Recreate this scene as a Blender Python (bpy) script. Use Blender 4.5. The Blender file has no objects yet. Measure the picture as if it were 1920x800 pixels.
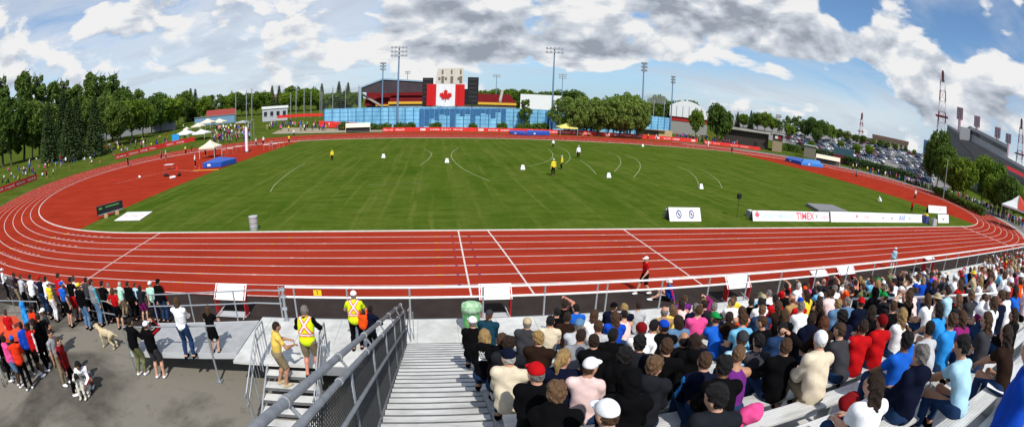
import bpy, math, random
import numpy as np
from mathutils import Vector, Matrix
random.seed(7); rng = np.random.default_rng(7)
sc = bpy.context.scene
COL = sc.collection
# ------------------------------------------------------------------ camera
F_PX, CX, CY = 887.3807, 960.0, 431.4626
CAM = np.array([-21.6662, -63.5191, 7.4851]); YAW, PITCH, ROLL = .1719888, .2662758, .0379961
cd = bpy.data.cameras.new('camera'); cam = bpy.data.objects.new('camera', cd); COL.objects.link(cam); sc.camera = cam
cd.type = 'PANO'; cd.panorama_type = 'FISHEYE_EQUISOLID'; cd.sensor_fit = 'HORIZONTAL'; cd.sensor_width = 36
cd.fisheye_lens = F_PX / 1920 * 36; cd.fisheye_fov = math.radians(180); cd.shift_y = (CY - 400) / 800
cd.clip_start = .05; cd.clip_end = 9000
_fw = Vector((math.sin(YAW)*math.cos(PITCH), math.cos(YAW)*math.cos(PITCH), -math.sin(PITCH)))
_r = Vector((math.cos(YAW), -math.sin(YAW), 0)); _u = _r.cross(_fw)
CR = _r*math.cos(ROLL) + _u*math.sin(ROLL); CU = -_r*math.sin(ROLL) + _u*math.cos(ROLL)
_M = Matrix((CR, CU, -_fw)).transposed().to_4x4(); _M.translation = Vector(CAM); cam.matrix_world = _M
# ------------------------------------------------------------------ light
SUN = Vector((.16, -1, math.tan(math.radians(50))*1.0)).normalized()
sd = bpy.data.lights.new('sun', 'SUN'); sd.energy = 4.3; sd.angle = math.radians(.53); sd.color = (1, .955, .88)
so = bpy.data.objects.new('sun', sd); COL.objects.link(so); so.rotation_euler = SUN.to_track_quat('Z', 'Y').to_euler()
sc.view_settings.view_transform = 'Standard'; sc.view_settings.look = 'None'
sc.view_settings.exposure = 0.0; sc.view_settings.gamma = 1; sc.view_settings.use_curve_mapping = False
sc.cycles.max_bounces = 5; sc.cycles.diffuse_bounces = 2; sc.cycles.glossy_bounces = 2; sc.cycles.transparent_max_bounces = 6
sc.cycles.use_denoising = True
W = bpy.data.worlds.new('World'); sc.world = W; W.use_nodes = True
SKY_STRENGTH = .12

def build_world():
    nt = W.node_tree; N = nt.nodes; L = nt.links; N.clear()
    out = N.new('ShaderNodeOutputWorld'); bg = N.new('ShaderNodeBackground'); bg.inputs[1].default_value = SKY_STRENGTH
    L.new(bg.outputs[0], out.inputs[0])
    sky = N.new('ShaderNodeTexSky'); sky.sky_type = 'NISHITA'; sky.sun_disc = False
    sky.sun_elevation = math.asin(SUN.z); sky.sun_rotation = math.atan2(SUN.x, SUN.y)
    sky.air_density = 1.0; sky.dust_density = 1.2; sky.ozone_density = 1.5; sky.altitude = 1000
    tc = N.new('ShaderNodeTexCoord')
    def math_(op, a, b=None, c=None, clamp=False):
        n = N.new('ShaderNodeMath'); n.operation = op; n.use_clamp = clamp
        for i, v in enumerate((a, b, c)):
            if v is None: continue
            if isinstance(v, (int, float)): n.inputs[i].default_value = v
            else: L.new(v, n.inputs[i])
        return n.outputs[0]
    def sstep(v, a, b):
        n = N.new('ShaderNodeMapRange'); n.interpolation_type = 'SMOOTHSTEP'; L.new(v, n.inputs[0])
        n.inputs[1].default_value = a; n.inputs[2].default_value = b; return n.outputs[0]
    sep = N.new('ShaderNodeSeparateXYZ'); L.new(tc.outputs['Generated'], sep.inputs[0])
    x, y, z = sep.outputs
    az = math_('ARCTAN2', x, y); el = math_('ARCSINE', z)
    # clouds lie on a layer: project the direction on it, softened near the horizon
    zz = math_('ADD', math_('MAXIMUM', z, 0.0), .13)
    px = math_('DIVIDE', x, zz); py = math_('DIVIDE', y, zz)
    cv = N.new('ShaderNodeCombineXYZ'); L.new(px, cv.inputs[0]); L.new(py, cv.inputs[1])
    def noise(vec, scale, detail, rough, loc=(0, 0, 0), dist=0.0, sc3=(1, 1, 1)):
        m = N.new('ShaderNodeMapping'); L.new(vec, m.inputs[0]); m.inputs['Location'].default_value = loc; m.inputs['Scale'].default_value = sc3
        n = N.new('ShaderNodeTexNoise'); L.new(m.outputs[0], n.inputs[0]); n.inputs['Scale'].default_value = scale
        n.inputs['Detail'].default_value = detail; n.inputs['Roughness'].default_value = rough; n.inputs['Distortion'].default_value = dist
        return n.outputs[0]
    av = N.new('ShaderNodeCombineXYZ'); L.new(az, av.inputs[0]); L.new(el, av.inputs[1])
    def blob(a0, e0, ra, re, rot=0.0):   # soft ellipse in azimuth / elevation
        da = math_('SUBTRACT', az, a0); de = math_('SUBTRACT', el, e0)
        c, s = math.cos(rot), math.sin(rot)
        u = math_('DIVIDE', math_('ADD', math_('MULTIPLY', da, c), math_('MULTIPLY', de, s)), ra)
        v = math_('DIVIDE', math_('SUBTRACT', math_('MULTIPLY', de, c), math_('MULTIPLY', da, s)), re)
        r = math_('SQRT', math_('ADD', math_('MULTIPLY', u, u), math_('MULTIPLY', v, v)))
        return sstep(r, 1.0, 0.0)
    def wsum(items):
        t = None
        for w_, b in items:
            q = math_('MULTIPLY', b, w_); t = q if t is None else math_('ADD', t, q)
        return t
    # one field for the cover, sampled again higher up to find sunlit tops and grey bases
    bw = noise(av.outputs[0], 5.5, 2, .5, (2.3, 4.1, 0), 0, (1, 1.3, 1))
    wn_ = N.new('ShaderNodeTexNoise'); wn_.inputs['Scale'].default_value = 9; wn_.inputs['Detail'].default_value = 5; L.new(av.outputs[0], wn_.inputs[0]); WARP = wn_.outputs['Color']
    def field(de):
        up = N.new('ShaderNodeVectorMath'); up.operation = 'ADD'; L.new(av.outputs[0], up.inputs[0]); up.inputs[1].default_value = (0, de, 0)
        a = noise(up.outputs[0], 5.2, 10, .56, (.6, .35, 0), .35, (1, 2.0, 1)); c = noise(up.outputs[0], 13., 6, .6, (4, 1, 0), .2, (1, 1.8, 1))
        wv = N.new('ShaderNodeVectorMath'); wv.operation = 'MULTIPLY_ADD'; L.new(WARP, wv.inputs[0]); wv.inputs[1].default_value = (.09, .05, 0); L.new(up.outputs[0], wv.inputs[2])
        def puff(scale):
            m = N.new('ShaderNodeMapping'); L.new(wv.outputs[0], m.inputs[0]); m.inputs['Scale'].default_value = (1, 1.55, 1)
            v = N.new('ShaderNodeTexVoronoi'); v.voronoi_dimensions = '2D'; v.feature = 'SMOOTH_F1'; v.inputs['Scale'].default_value = scale; v.inputs['Smoothness'].default_value = .35; L.new(m.outputs[0], v.inputs['Vector']); return v.outputs['Distance']
        p = math_('SUBTRACT', .62, math_('ADD', math_('MULTIPLY', puff(8.5), .62), math_('MULTIPLY', puff(21.), .38)))
        return math_('ADD', math_('ADD', math_('MULTIPLY', a, .80), math_('MULTIPLY', c, .16)), math_('MULTIPLY', p, .24))
    f0 = field(0.0); f1 = field(.022); f2 = field(.06)
    n1 = noise(cv.outputs[0], .8, 7, .55, (3.1, 1.7, 0), .25)
    thin = noise(cv.outputs[0], .95, 9, .62, (7, 2, 0), .9, (.55, 1.0, 1))
    D = CLOUDS
    add = wsum([(w_, blob(*b)) for w_, b in D['dense']])
    dens = math_('ADD', math_('ADD', f0, math_('MULTIPLY', n1, .25)), math_('SUBTRACT', math_('MULTIPLY', add, DW), .14))
    cov = sstep(dens, .53, .62)
    veil = math_('MULTIPLY', sstep(math_('ADD', thin, wsum([(w_, blob(*b)) for w_, b in D['veil']])), .34, .84), .80)
    cover = math_('MAXIMUM', cov, veil)
    relief = math_('ADD', math_('MULTIPLY', math_('SUBTRACT', f1, f0), 4.9), math_('MULTIPLY', math_('SUBTRACT', f2, f0), 2.4))
    body = math_('MULTIPLY', sstep(dens, .54, .80), .34)
    gb = math_('MULTIPLY', wsum([(w_, blob(*b)) for w_, b in D['grey']]), .26)
    gn = math_('MULTIPLY', math_('SUBTRACT', n1, .5), .9)
    grey = math_('ADD', math_('ADD', math_('ADD', body, .10), gn), math_('ADD', relief, gb))
    veilgrey = math_('MULTIPLY', sstep(thin, .35, .7), .50)
    g1 = N.new('ShaderNodeMix'); L.new(cov, g1.inputs[0]); L.new(veilgrey, g1.inputs[2]); L.new(grey, g1.inputs[3])
    grey = math_('MULTIPLY', math_('MAXIMUM', math_('MINIMUM', g1.outputs[0], 1.15), 0.0), .87)
    ramp = N.new('ShaderNodeValToRGB'); L.new(grey, ramp.inputs[0]); e = ramp.color_ramp.elements
    e[0].position = 0; e[0].color = (1.0, 1.0, 1.0, 1); e[1].position = 1; e[1].color = (.36, .405, .48, 1)
    m_ = ramp.color_ramp.elements.new(.3); m_.color = (.74, .79, .86, 1); m_ = ramp.color_ramp.elements.new(.6); m_.color = (.57, .62, .70, 1)
    cc = N.new('ShaderNodeMix'); cc.data_type = 'RGBA'; cc.blend_type = 'MULTIPLY'; cc.inputs[0].default_value = 1
    L.new(ramp.outputs[0], cc.inputs[6]); cc.inputs[7].default_value = (CLOUD_L,)*3 + (1,)
    # pale air near the horizon
    hz = N.new('ShaderNodeMix'); hz.data_type = 'RGBA'
    L.new(math_('MULTIPLY', sstep(el, .16, -.02), .75), hz.inputs[0])
    tint = N.new('ShaderNodeMix'); tint.data_type = 'RGBA'; tint.blend_type = 'MULTIPLY'; tint.inputs[0].default_value = 1
    L.new(sky.outputs[0], tint.inputs[6]); tint.inputs[7].default_value = (.78, .98, 1.12, 1)
    L.new(tint.outputs[2], hz.inputs[6]); hz.inputs[7].default_value = (.46*CLOUD_L, .63*CLOUD_L, .84*CLOUD_L, 1)
    mx = N.new('ShaderNodeMix'); mx.data_type = 'RGBA'; L.new(cover, mx.inputs[0]); L.new(hz.outputs[2], mx.inputs[6]); L.new(cc.outputs[2], mx.inputs[7])
    L.new(mx.outputs[2], bg.inputs[0])
    W.cycles.sampling_method = 'MANUAL'; W.cycles.sample_map_resolution = 512
CLOUD_L = 7.3; DW = .5
CLOUDS = {'dense': [], 'veil': [], 'grey': []}
# ------------------------------------------------------------------ where a direction of the camera meets the place
def ray(px, py):
    dx, dy = px-CX, CY-py; r = math.hypot(dx, dy) or 1e-6
    th = 2*math.asin(min(.999, r/(2*F_PX))); s = math.sin(th)/r
    d = CR*(s*dx) + CU*(s*dy) + _fw*math.cos(th)
    return np.array(d)
def G(px, py, z=0.0):                    # on the level z
    d = ray(px, py); t = (z-CAM[2])/d[2]; p = CAM + d*t; return Vector(p)
def A(px, py, dist):                     # at a horizontal distance
    d = ray(px, py); p = CAM + d*(dist/math.hypot(d[0], d[1])); return Vector(p)
def PY(px, py, y):                       # on the vertical plane of one y
    d = ray(px, py); t = (y-CAM[1])/d[1]; return Vector(CAM + d*t)
def project(p):
    d = np.array(p, float)-CAM; d /= np.linalg.norm(d); x = float(d@np.array(CR)); y = float(d@np.array(CU)); z = float(d@np.array(_fw))
    th = math.atan2(math.hypot(x, y), z); r = 2*F_PX*math.sin(th/2); h = math.hypot(x, y)+1e-9; return CX+r*x/h, CY-r*y/h
def azel(px, py):
    d = ray(px, py); return math.atan2(d[0], d[1]), math.asin(d[2])
for w_, px, py, ra, re, rot in [   # heavy cloud bank in the middle, heaps to the right, open blue between
        (.30, 1200, 40, .62, .17, 0), (.30, 1380, 20, .35, .16, 0), (.26, 870, 45, .35, .14, 0), (.22, 800, 30, .3, .2, 0), (.24, 1000, 110, .5, .06, 0), (.2, 700, 70, .3, .1, 0), (.16, 560, 20, .25, .08, 0), (.2, 1150, 95, .3, .06, 0),
        (.34, 1690, 110, .16, .17, .5), (.30, 1860, 180, .20, .22, .5), (.3, 1760, 160, .12, .12, .4), (.2, 1560, 80, .2, .1, .3), (.26, 1500, 95, .2, .08, .2),
        (.16, 610, 110, .1, .05, 0), (.14, 510, 115, .07, .045, 0), (.1, 400, 140, .2, .04, 0), (.10, 120, 60, .6, .25, 0), (.08, 330, 40, .4, .2, 0),
        (-.34, 1400, 145, .42, .075, .1), (-.28, 1100, 150, .45, .06, 0), (-.26, 1580, 185, .25, .09, .35), (-.4, 1590, 18, .10, .07, 0), (-.40, 1790, 62, .12, .07, .3),
        (-.22, 1180, 72, .05, .03, 0), (-.25, 1870, 25, .15, .05, 0), (-.12, 560, 40, .2, .12, 0), (-.2, 300, 165, .35, .04, 0)]:
    a_, e_ = azel(px, py); CLOUDS['dense'].append((w_, (a_, e_, ra, re, rot)))
for w_, px, py, ra, re, rot in [(.22, 200, 60, .9, .35, 0), (.16, 600, 60, .5, .3, 0), (.16, 1500, 200, .5, .06, .1), (.1, 1350, 170, .4, .05, .1), (.12, 1650, 230, .3, .08, .3),
                                (-.22, 1100, 160, .3, .06, 0), (-.25, 1590, 18, .12, .09, 0), (-.2, 1790, 62, .14, .08, .3), (-.1, 1300, 120, .4, .05, 0)]:
    a_, e_ = azel(px, py); CLOUDS['veil'].append((w_, (a_, e_, ra, re, rot)))
for w_, px, py, ra, re, rot in [(.75, 1330, 20, .5, .13, 0), (.5, 900, 60, .3, .1, 0), (.45, 1000, 80, .4, .07, 0), (-.55, 1670, 80, .14, .12, .4), (.4, 1720, 190, .2, .07, .5), (.45, 1860, 195, .2, .07, .4),
                                (-.4, 760, 25, .12, .08, 0), (-.5, 1870, 120, .12, .07, .4), (-.3, 1500, 80, .12, .05, .2)]:
    a_, e_ = azel(px, py); CLOUDS['grey'].append((w_, (a_, e_, ra, re, rot)))
build_world()
# ------------------------------------------------------------------ materials
_mats = {}
def lin(c):
    if isinstance(c, str):
        c = c.lstrip('#'); c = [int(c[i:i+2], 16)/255 for i in (0, 2, 4)]
        return tuple(v/12.92 if v <= .04045 else ((v+.055)/1.055)**2.4 for v in c)
    return tuple(c)
def mat(name, color, rough=.7, metal=0.0, var=.12, scale=6.0, bump=0.0, bscale=40.0, spec=.3, sheen=0.0, trans=0.0, obj_random=0.0, stretch=(1, 1, 1), col2=None, detail=5):
    if name in _mats: return _mats[name]
    m = bpy.data.materials.new(name); m.use_nodes = True; _mats[name] = m
    nt = m.node_tree; N = nt.nodes; L = nt.links; b = N['Principled BSDF']
    c = lin(color)
    b.inputs['Roughness'].default_value = rough; b.inputs['Metallic'].default_value = metal
    b.inputs['Specular IOR Level'].default_value = spec
    if sheen: b.inputs['Sheen Weight'].default_value = sheen
    tc = N.new('ShaderNodeTexCoord'); mp = N.new('ShaderNodeMapping'); mp.inputs['Scale'].default_value = stretch
    L.new(tc.outputs['Object'], mp.inputs[0])
    n = N.new('ShaderNodeTexNoise'); n.inputs['Scale'].default_value = scale; n.inputs['Detail'].default_value = detail; n.inputs['Roughness'].default_value = .6
    L.new(mp.outputs[0], n.inputs[0])
    r = N.new('ShaderNodeValToRGB'); L.new(n.outputs[0], r.inputs[0]); e = r.color_ramp.elements
    e[0].position = .3; e[1].position = .7
    c2 = lin(col2) if col2 else tuple(min(1, v*(1+var)+.0*var) for v in c)
    e[0].color = tuple(v*(1-var) for v in c) + (1,); e[1].color = c2 + (1,)
    src = r.outputs[0]
    if obj_random:
        oi = N.new('ShaderNodeObjectInfo'); h = N.new('ShaderNodeHueSaturation'); mr = N.new('ShaderNodeMapRange')
        L.new(oi.outputs['Random'], mr.inputs[0]); mr.inputs[3].default_value = 1-obj_random; mr.inputs[4].default_value = 1+obj_random
        L.new(mr.outputs[0], h.inputs['Value']); L.new(src, h.inputs['Color'])
        mr2 = N.new('ShaderNodeMapRange'); L.new(oi.outputs['Random'], mr2.inputs[0]); mr2.inputs[3].default_value = .5+obj_random*.06; mr2.inputs[4].default_value = .5-obj_random*.06
        L.new(mr2.outputs[0], h.inputs['Hue']); src = h.outputs[0]
    L.new(src, b.inputs['Base Color'])
    if bump:
        n2 = N.new('ShaderNodeTexNoise'); n2.inputs['Scale'].default_value = bscale; n2.inputs['Detail'].default_value = 4; L.new(mp.outputs[0], n2.inputs[0])
        bp = N.new('ShaderNodeBump'); bp.inputs['Strength'].default_value = bump; bp.inputs['Distance'].default_value = .02
        L.new(n2.outputs[0], bp.inputs['Height']); L.new(bp.outputs[0], b.inputs['Normal'])
    if trans:
        t = N.new('ShaderNodeBsdfTranslucent'); L.new(src, t.inputs[0]); mx = N.new('ShaderNodeMixShader'); mx.inputs[0].default_value = trans
        L.new(b.outputs[0], mx.inputs[1]); L.new(t.outputs[0], mx.inputs[2]); L.new(mx.outputs[0], N['Material Output'].inputs[0])
    return m
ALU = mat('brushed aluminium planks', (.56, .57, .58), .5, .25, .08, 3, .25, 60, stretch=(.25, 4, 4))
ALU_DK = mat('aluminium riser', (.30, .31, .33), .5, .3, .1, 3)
STEEL = mat('galvanised steel', (.42, .44, .46), .42, .6, .12, 12)
WHITEPIPE = mat('white rail coat', (.72, .73, .74), .4, .1, .06, 8)
DARKM = mat('dark metal', (.03, .03, .035), .5, .3, .1, 8)
BLACK = mat('matt black', (.012, .012, .014), .7, 0, .1, 8)
WHITE = mat('white panel', (.80, .80, .80), .5, 0, .04, 3)
CREAM = mat('cream canvas', (.72, .66, .50), .8, 0, .06, 2, .2, 6)
REDP = mat('red paint', (.45, .02, .02), .5, 0, .1, 4)
GLASS = mat('dark window glass', (.02, .025, .03), .1, 0, .1, 2, spec=.6)
# ------------------------------------------------------------------ mesh helpers
class MB:
    def __init__(s): s.v = []; s.f = []; s.m = []
    def add(s, vs, fs, mi=0):
        o = len(s.v); s.v += [tuple(v) for v in vs]; s.f += [tuple(o+i for i in f) for f in fs]; s.m += [mi]*len(fs); return s
    def box(s, c, d, rz=0.0, mi=0, R=None):
        c = Vector(c); h = Vector(d)/2; M = R or Matrix.Rotation(rz, 3, 'Z')
        vs = [c + M @ Vector((sx*h.x, sy*h.y, sz*h.z)) for sx in (-1, 1) for sy in (-1, 1) for sz in (-1, 1)]
        return s.add(vs, [(0, 1, 3, 2), (4, 6, 7, 5), (0, 4, 5, 1), (2, 3, 7, 6), (0, 2, 6, 4), (1, 5, 7, 3)], mi)
    def tube(s, p, q, r, n=8, mi=0, r2=None):
        p = Vector(p); q = Vector(q); d = (q-p).normalized(); a = d.orthogonal().normalized(); b = d.cross(a); r2 = r if r2 is None else r2
        vs = []
        for k in range(n):
            t = 2*math.pi*k/n; o = a*math.cos(t) + b*math.sin(t); vs += [p+o*r, q+o*r2]
        fs = [(2*k, (2*k+2) % (2*n), (2*k+3) % (2*n), 2*k+1) for k in range(n)] + [tuple(2*k+1 for k in range(n)), tuple(2*k for k in reversed(range(n)))]
        return s.add(vs, fs, mi)
    def path(s, pts, r, n=8, mi=0):
        for a, b in zip(pts, pts[1:]): s.tube(a, b, r, n, mi)
        return s
    def poly(s, pts, mi=0): return s.add(pts, [tuple(range(len(pts)))], mi)
    def prism(s, pts, d, mi=0):
        d = Vector(d); n = len(pts); P_ = [Vector(p) for p in pts]
        return s.add(P_ + [p+d for p in P_], [tuple(reversed(range(n))), tuple(range(n, 2*n))] + [(k, (k+1) % n, n+(k+1) % n, n+k) for k in range(n)], mi)
    def strip(s, L_, R_, mi=0):
        n = len(L_); return s.add(list(L_)+list(R_), [(k, n+k, n+k+1, k+1) for k in range(n-1)], mi)
    def ell(s, c, r, n=12, m=8, mi=0, R=None):
        R = R or Matrix.Identity(3); vs = []; c = Vector(c)
        for j in range(1, m):
            ph = math.pi*j/m
            for i in range(n):
                t = 2*math.pi*i/n; vs.append(c + R @ Vector((r[0]*math.sin(ph)*math.cos(t), r[1]*math.sin(ph)*math.sin(t), r[2]*math.cos(ph))))
        top = len(vs); vs += [c + R @ Vector((0, 0, r[2])), c - R @ Vector((0, 0, r[2]))]
        fs = [((j*n+i), (j*n+n+i), (j*n+n+(i+1) % n), (j*n+(i+1) % n)) for j in range(m-2) for i in range(n)]
        fs += [(top, i, (i+1) % n) for i in range(n)] + [(top+1, (m-2)*n+(i+1) % n, (m-2)*n+i) for i in range(n)]
        return s.add(vs, fs, mi)
    def build(s, name, mats, parent=None, smooth=False, origin=None):
        o_ = Vector(origin) if origin is not None else (Vector(parent.location) if parent is not None and parent.parent is None else (Vector(parent['org']) if parent is not None else Vector((0, 0, 0))))
        me = bpy.data.meshes.new(name); me.from_pydata([tuple(Vector(v)-o_) for v in s.v], [], s.f)
        mats = mats if isinstance(mats, (list, tuple)) else [mats]
        for m in mats: me.materials.append(m)
        if len(mats) > 1: me.polygons.foreach_set('material_index', s.m)
        if smooth: me.polygons.foreach_set('use_smooth', [True]*len(s.f))
        me.update(); ob = bpy.data.objects.new(name, me); COL.objects.link(ob); ob['org'] = tuple(o_)
        if parent is not None: ob.parent = parent
        elif origin is not None: ob.location = o_
        return ob
def npmesh(name, V, Fq, mats, mi=None, smooth=False):
    me = bpy.data.meshes.new(name); nv, nf = len(V), len(Fq); k = Fq.shape[1]
    me.vertices.add(nv); me.vertices.foreach_set('co', np.ascontiguousarray(V, dtype=np.float32).ravel())
    me.loops.add(nf*k); me.loops.foreach_set('vertex_index', np.ascontiguousarray(Fq, dtype=np.int32).ravel())
    me.polygons.add(nf); me.polygons.foreach_set('loop_start', np.arange(0, nf*k, k, dtype=np.int32))
    if mi is not None: me.polygons.foreach_set('material_index', np.asarray(mi, dtype=np.int32))
    me.polygons.foreach_set('use_smooth', np.full(nf, smooth))
    for m in mats: me.materials.append(m)
    me.update(calc_edges=True); me.validate(); return me
def tag(o, label=None, cat=None, group=None, kind=None):
    if label: o['label'] = label
    if cat: o['category'] = cat
    if group: o['group'] = group
    if kind: o['kind'] = kind
    return o
def thing(name, label, cat, loc=(0, 0, 0), rz=0.0, group=None):
    o = bpy.data.objects.new(name, None); o.empty_display_size = .2; COL.objects.link(o); o.location = loc; o.rotation_euler = (0, 0, rz)
    return tag(o, label, cat, group)
def obj(name, me, parent=None, loc=None):
    o = bpy.data.objects.new(name, me); COL.objects.link(o)
    if parent is not None: o.parent = parent
    if loc is not None: o.location = loc
    return o
def dup(o, loc=None, rz=None, label=None, parent=None):
    c = o.copy(); COL.objects.link(c)
    if parent is not None: c.parent = parent
    if loc is not None: c.location = loc
    if rz is not None: c.rotation_euler = (0, 0, rz)
    if label: c['label'] = label
    for ch in list(o.children): dup(ch, parent=c)
    return c
def text_mesh(name, s, size, M, m, parent, ext=.004, bold=False):
    cu = bpy.data.curves.new('t', 'FONT'); cu.body = s; cu.size = size; cu.align_x = 'CENTER'; cu.align_y = 'CENTER'; cu.extrude = ext; cu.resolution_u = 2
    if bold: cu.offset = size*.02
    t = bpy.data.objects.new('t', cu); COL.objects.link(t); dg = bpy.context.evaluated_depsgraph_get()
    me = bpy.data.meshes.new_from_object(t.evaluated_get(dg)); bpy.data.objects.remove(t)
    me.transform(M); me.materials.clear(); me.materials.append(m)
    o = obj(name, me, parent); return o
#==PART_SETTING==
# ------------------------------------------------------------------ terrain
def ss(a, b, v):
    t = np.clip((v-a)/(b-a), 0, 1); return t*t*(3-2*t)
def TH(x, y):
    x = np.asarray(x, float); y = np.asarray(y, float)
    d = np.hypot(np.maximum(np.abs(x)-42.2, 0), y) - 47.0
    wl = ss(-35, -70, x)*ss(-75, -45, y); wr = ss(62, 92, x)*ss(-60, -35, y)*1.0
    hl = 2.6*ss(4, 46, d) + .028*np.maximum(0, d-70)
    hr = .052*np.maximum(0, d-26); hr = np.where(hr > 7, 7+np.tanh((hr-7)/3)*3, hr); hr = hr*(.45+.55*ss(-30, 20, y))
    hn = .045*np.maximum(0, d-95); hn = np.where(hn > 6, 6+np.tanh((hn-6)/6)*6, hn)
    hn = hn*ss(60, 90, y)
    h = np.maximum(np.maximum(wl*np.minimum(hl, 14), wr*hr), hn*(1-.5*ss(-20, 40, x)*ss(140, 60, x)))
    return h
def Tz(x, y): return float(TH(x, y))
g_ = np.concatenate([np.arange(0, 300, 6.0), 300*1.16**np.arange(0, 22)]); ax_ = np.concatenate([-g_[:0:-1], g_])
X_, Y_ = np.meshgrid(ax_, ax_, indexing='ij'); Z_ = TH(X_, Y_) - .08
n_ = len(ax_); idx = np.arange(n_*n_).reshape(n_, n_)
GRASS = mat('meadow grass', (.062, .095, .012), 1, 0, .3, .35, .5, 3, spec=0, col2=(.100, .135, .022), detail=9)
ground = obj('ground', npmesh('ground', np.stack([X_, Y_, Z_], -1).reshape(-1, 3), np.stack([idx[:-1, :-1], idx[1:, :-1], idx[1:, 1:], idx[:-1, 1:]], -1).reshape(-1, 4), [GRASS], smooth=True))
tag(ground, kind='structure')
# ------------------------------------------------------------------ running track
R0, HL, LW = 36.5, 42.195, 1.22
def oval(r, n=64, north=0.0, s0=None):
    """closed outline of the oval; north = extra width on the far half of the bends"""
    P_ = []
    for k in range(n+1):
        t = math.pi/2 + math.pi*k/n; e = north*max(0, math.sin(t)*.7+.3) if north else 0; P_.append((-HL+(r+e)*math.cos(t), (r+e)*math.sin(t)))
    for k in range(n+1):
        t = -math.pi/2 + math.pi*k/n; e = north*max(0, math.sin(t)*.7+.3) if north else 0; P_.append((HL+(r+e)*math.cos(t), (r+e)*math.sin(t)))
    return P_
def track_mat():
    m = mat('red running track', (.30, .029, .014), 1, 0, .13, .6, .35, 120, spec=.0, col2=(.36, .039, .020), detail=10, stretch=(.35, 1, 1)); return m
TRACK = track_mat()
def flat(name, pts, z, m, kind='structure'):
    b = MB(); b.poly([(x, y, z) for x, y in pts]); o = b.build(name, m); tag(o, kind=kind); return o
def ringmesh(b, ra, rb, z, n=64, mi=0):
    a = oval(ra, n); c = oval(rb, n); a.append(a[0]); c.append(c[0])
    b.strip([(x, y, z) for x, y in c], [(x, y, z) for x, y in a], mi)
flat('running_track', oval(R0+8*LW+.08, 80, 2.6), 0.0, TRACK)
flat('far_runway', [(-66, 44), (62, 44), (62, 55.4), (-66, 55.4)], -.012, mat('red runway', (.33, .045, .028), 1, 0, .10, .5, spec=0))
# mown infield: rectangle between the D areas plus the strip to the kerb
def infield_mat():
    m = bpy.data.materials.new('mown infield grass'); m.use_nodes = True; nt = m.node_tree; N = nt.nodes; L = nt.links; b = N['Principled BSDF']
    b.inputs['Roughness'].default_value = 1; b.inputs['Specular IOR Level'].default_value = 0
    tc = N.new('ShaderNodeTexCoord')
    def nz(scale, st, detail=5, rough=.6, rot=0):
        mp = N.new('ShaderNodeMapping'); mp.inputs['Scale'].default_value = st; mp.inputs['Rotation'].default_value = (0, 0, rot); L.new(tc.outputs['Object'], mp.inputs[0])
        n = N.new('ShaderNodeTexNoise'); n.inputs['Scale'].default_value = scale; n.inputs['Detail'].default_value = detail; n.inputs['Roughness'].default_value = rough; L.new(mp.outputs[0], n.inputs[0]); return n.outputs[0]
    def mixc(f, a, c):
        x = N.new('ShaderNodeMix'); x.data_type = 'RGBA'
        if isinstance(f, float): x.inputs[0].default_value = f
        else: L.new(f, x.inputs[0])
        for i, v in ((6, a), (7, c)):
            if isinstance(v, tuple): x.inputs[i].default_value = v + (1,)
            else: L.new(v, x.inputs[i])
        return x.outputs[2]
    def mr(v, a, c, lo=0., hi=1.):
        r = N.new('ShaderNodeMapRange'); L.new(v, r.inputs[0]); r.inputs[1].default_value = a; r.inputs[2].default_value = c; r.inputs[3].default_value = lo; r.inputs[4].default_value = hi; return r.outputs[0]
    base = mixc(mr(nz(.10, (1, 1, 1), 8), .38, .62), (.054, .100, .009), (.098, .140, .018))
    base = mixc(mr(nz(.5, (1, .25, 1), 7, .65), .40, .62, 0, .8), base, (.115, .152, .024))
    base = mixc(mr(nz(1.0, (.18, 1, 1), 6, .6, .15), .48, .66, 0, .7), base, (.042, .084, .006))      # mower passes crossing each other
    sx = N.new('ShaderNodeSeparateXYZ'); L.new(tc.outputs['Object'], sx.inputs[0])
    wob = N.new('ShaderNodeMath'); wob.operation = 'MULTIPLY_ADD'; L.new(nz(.05, (1, 1, 1), 3), wob.inputs[0]); wob.inputs[1].default_value = 1.5; L.new(sx.outputs[0], wob.inputs[2])
    def lines(per, lo, amt, c, brk):
        q = N.new('ShaderNodeMath'); q.operation = 'MULTIPLY'; q.inputs[1].default_value = 2*math.pi/per; L.new(wob.outputs[0], q.inputs[0])
        s = N.new('ShaderNodeMath'); s.operation = 'SINE'; L.new(q.outputs[0], s.inputs[0]); k = N.new('ShaderNodeMath'); k.operation = 'MULTIPLY'; L.new(mr(s.outputs[0], lo, 1., 0, amt), k.inputs[0]); L.new(mr(brk, .42, .60), k.inputs[1])
        return mixc(k.outputs[0], base, c)
    base = lines(6.6, .2, .45, (.13, .155, .03), nz(.06, (1, 1, 1), 2))
    base = lines(1.65, .70, .66, (.155, .178, .038), nz(.22, (1.6, .25, 1), 5, .6))
    base = lines(3.3, .90, .62, (.17, .185, .045), nz(.35, (1, .3, 1), 5, .6))
    base = mixc(mr(nz(.8, (1, 1, 1), 9, .72), .44, .62, 0, .45), base, (.034, .070, .005))
    base = mixc(mr(nz(9, (1, 1, 1), 3), .3, .7, 0, .45), base, (.040, .072, .006))
    L.new(base, b.inputs['Base Color'])
    n2 = nz(25, (1, 1, 1), 4); bp = N.new('ShaderNodeBump'); bp.inputs['Strength'].default_value = .6; bp.inputs['Distance'].default_value = .04; L.new(n2, bp.inputs['Height']); L.new(bp.outputs[0], b.inputs['Normal'])
    return m
INF = infield_mat()
XC = 50.7
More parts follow.
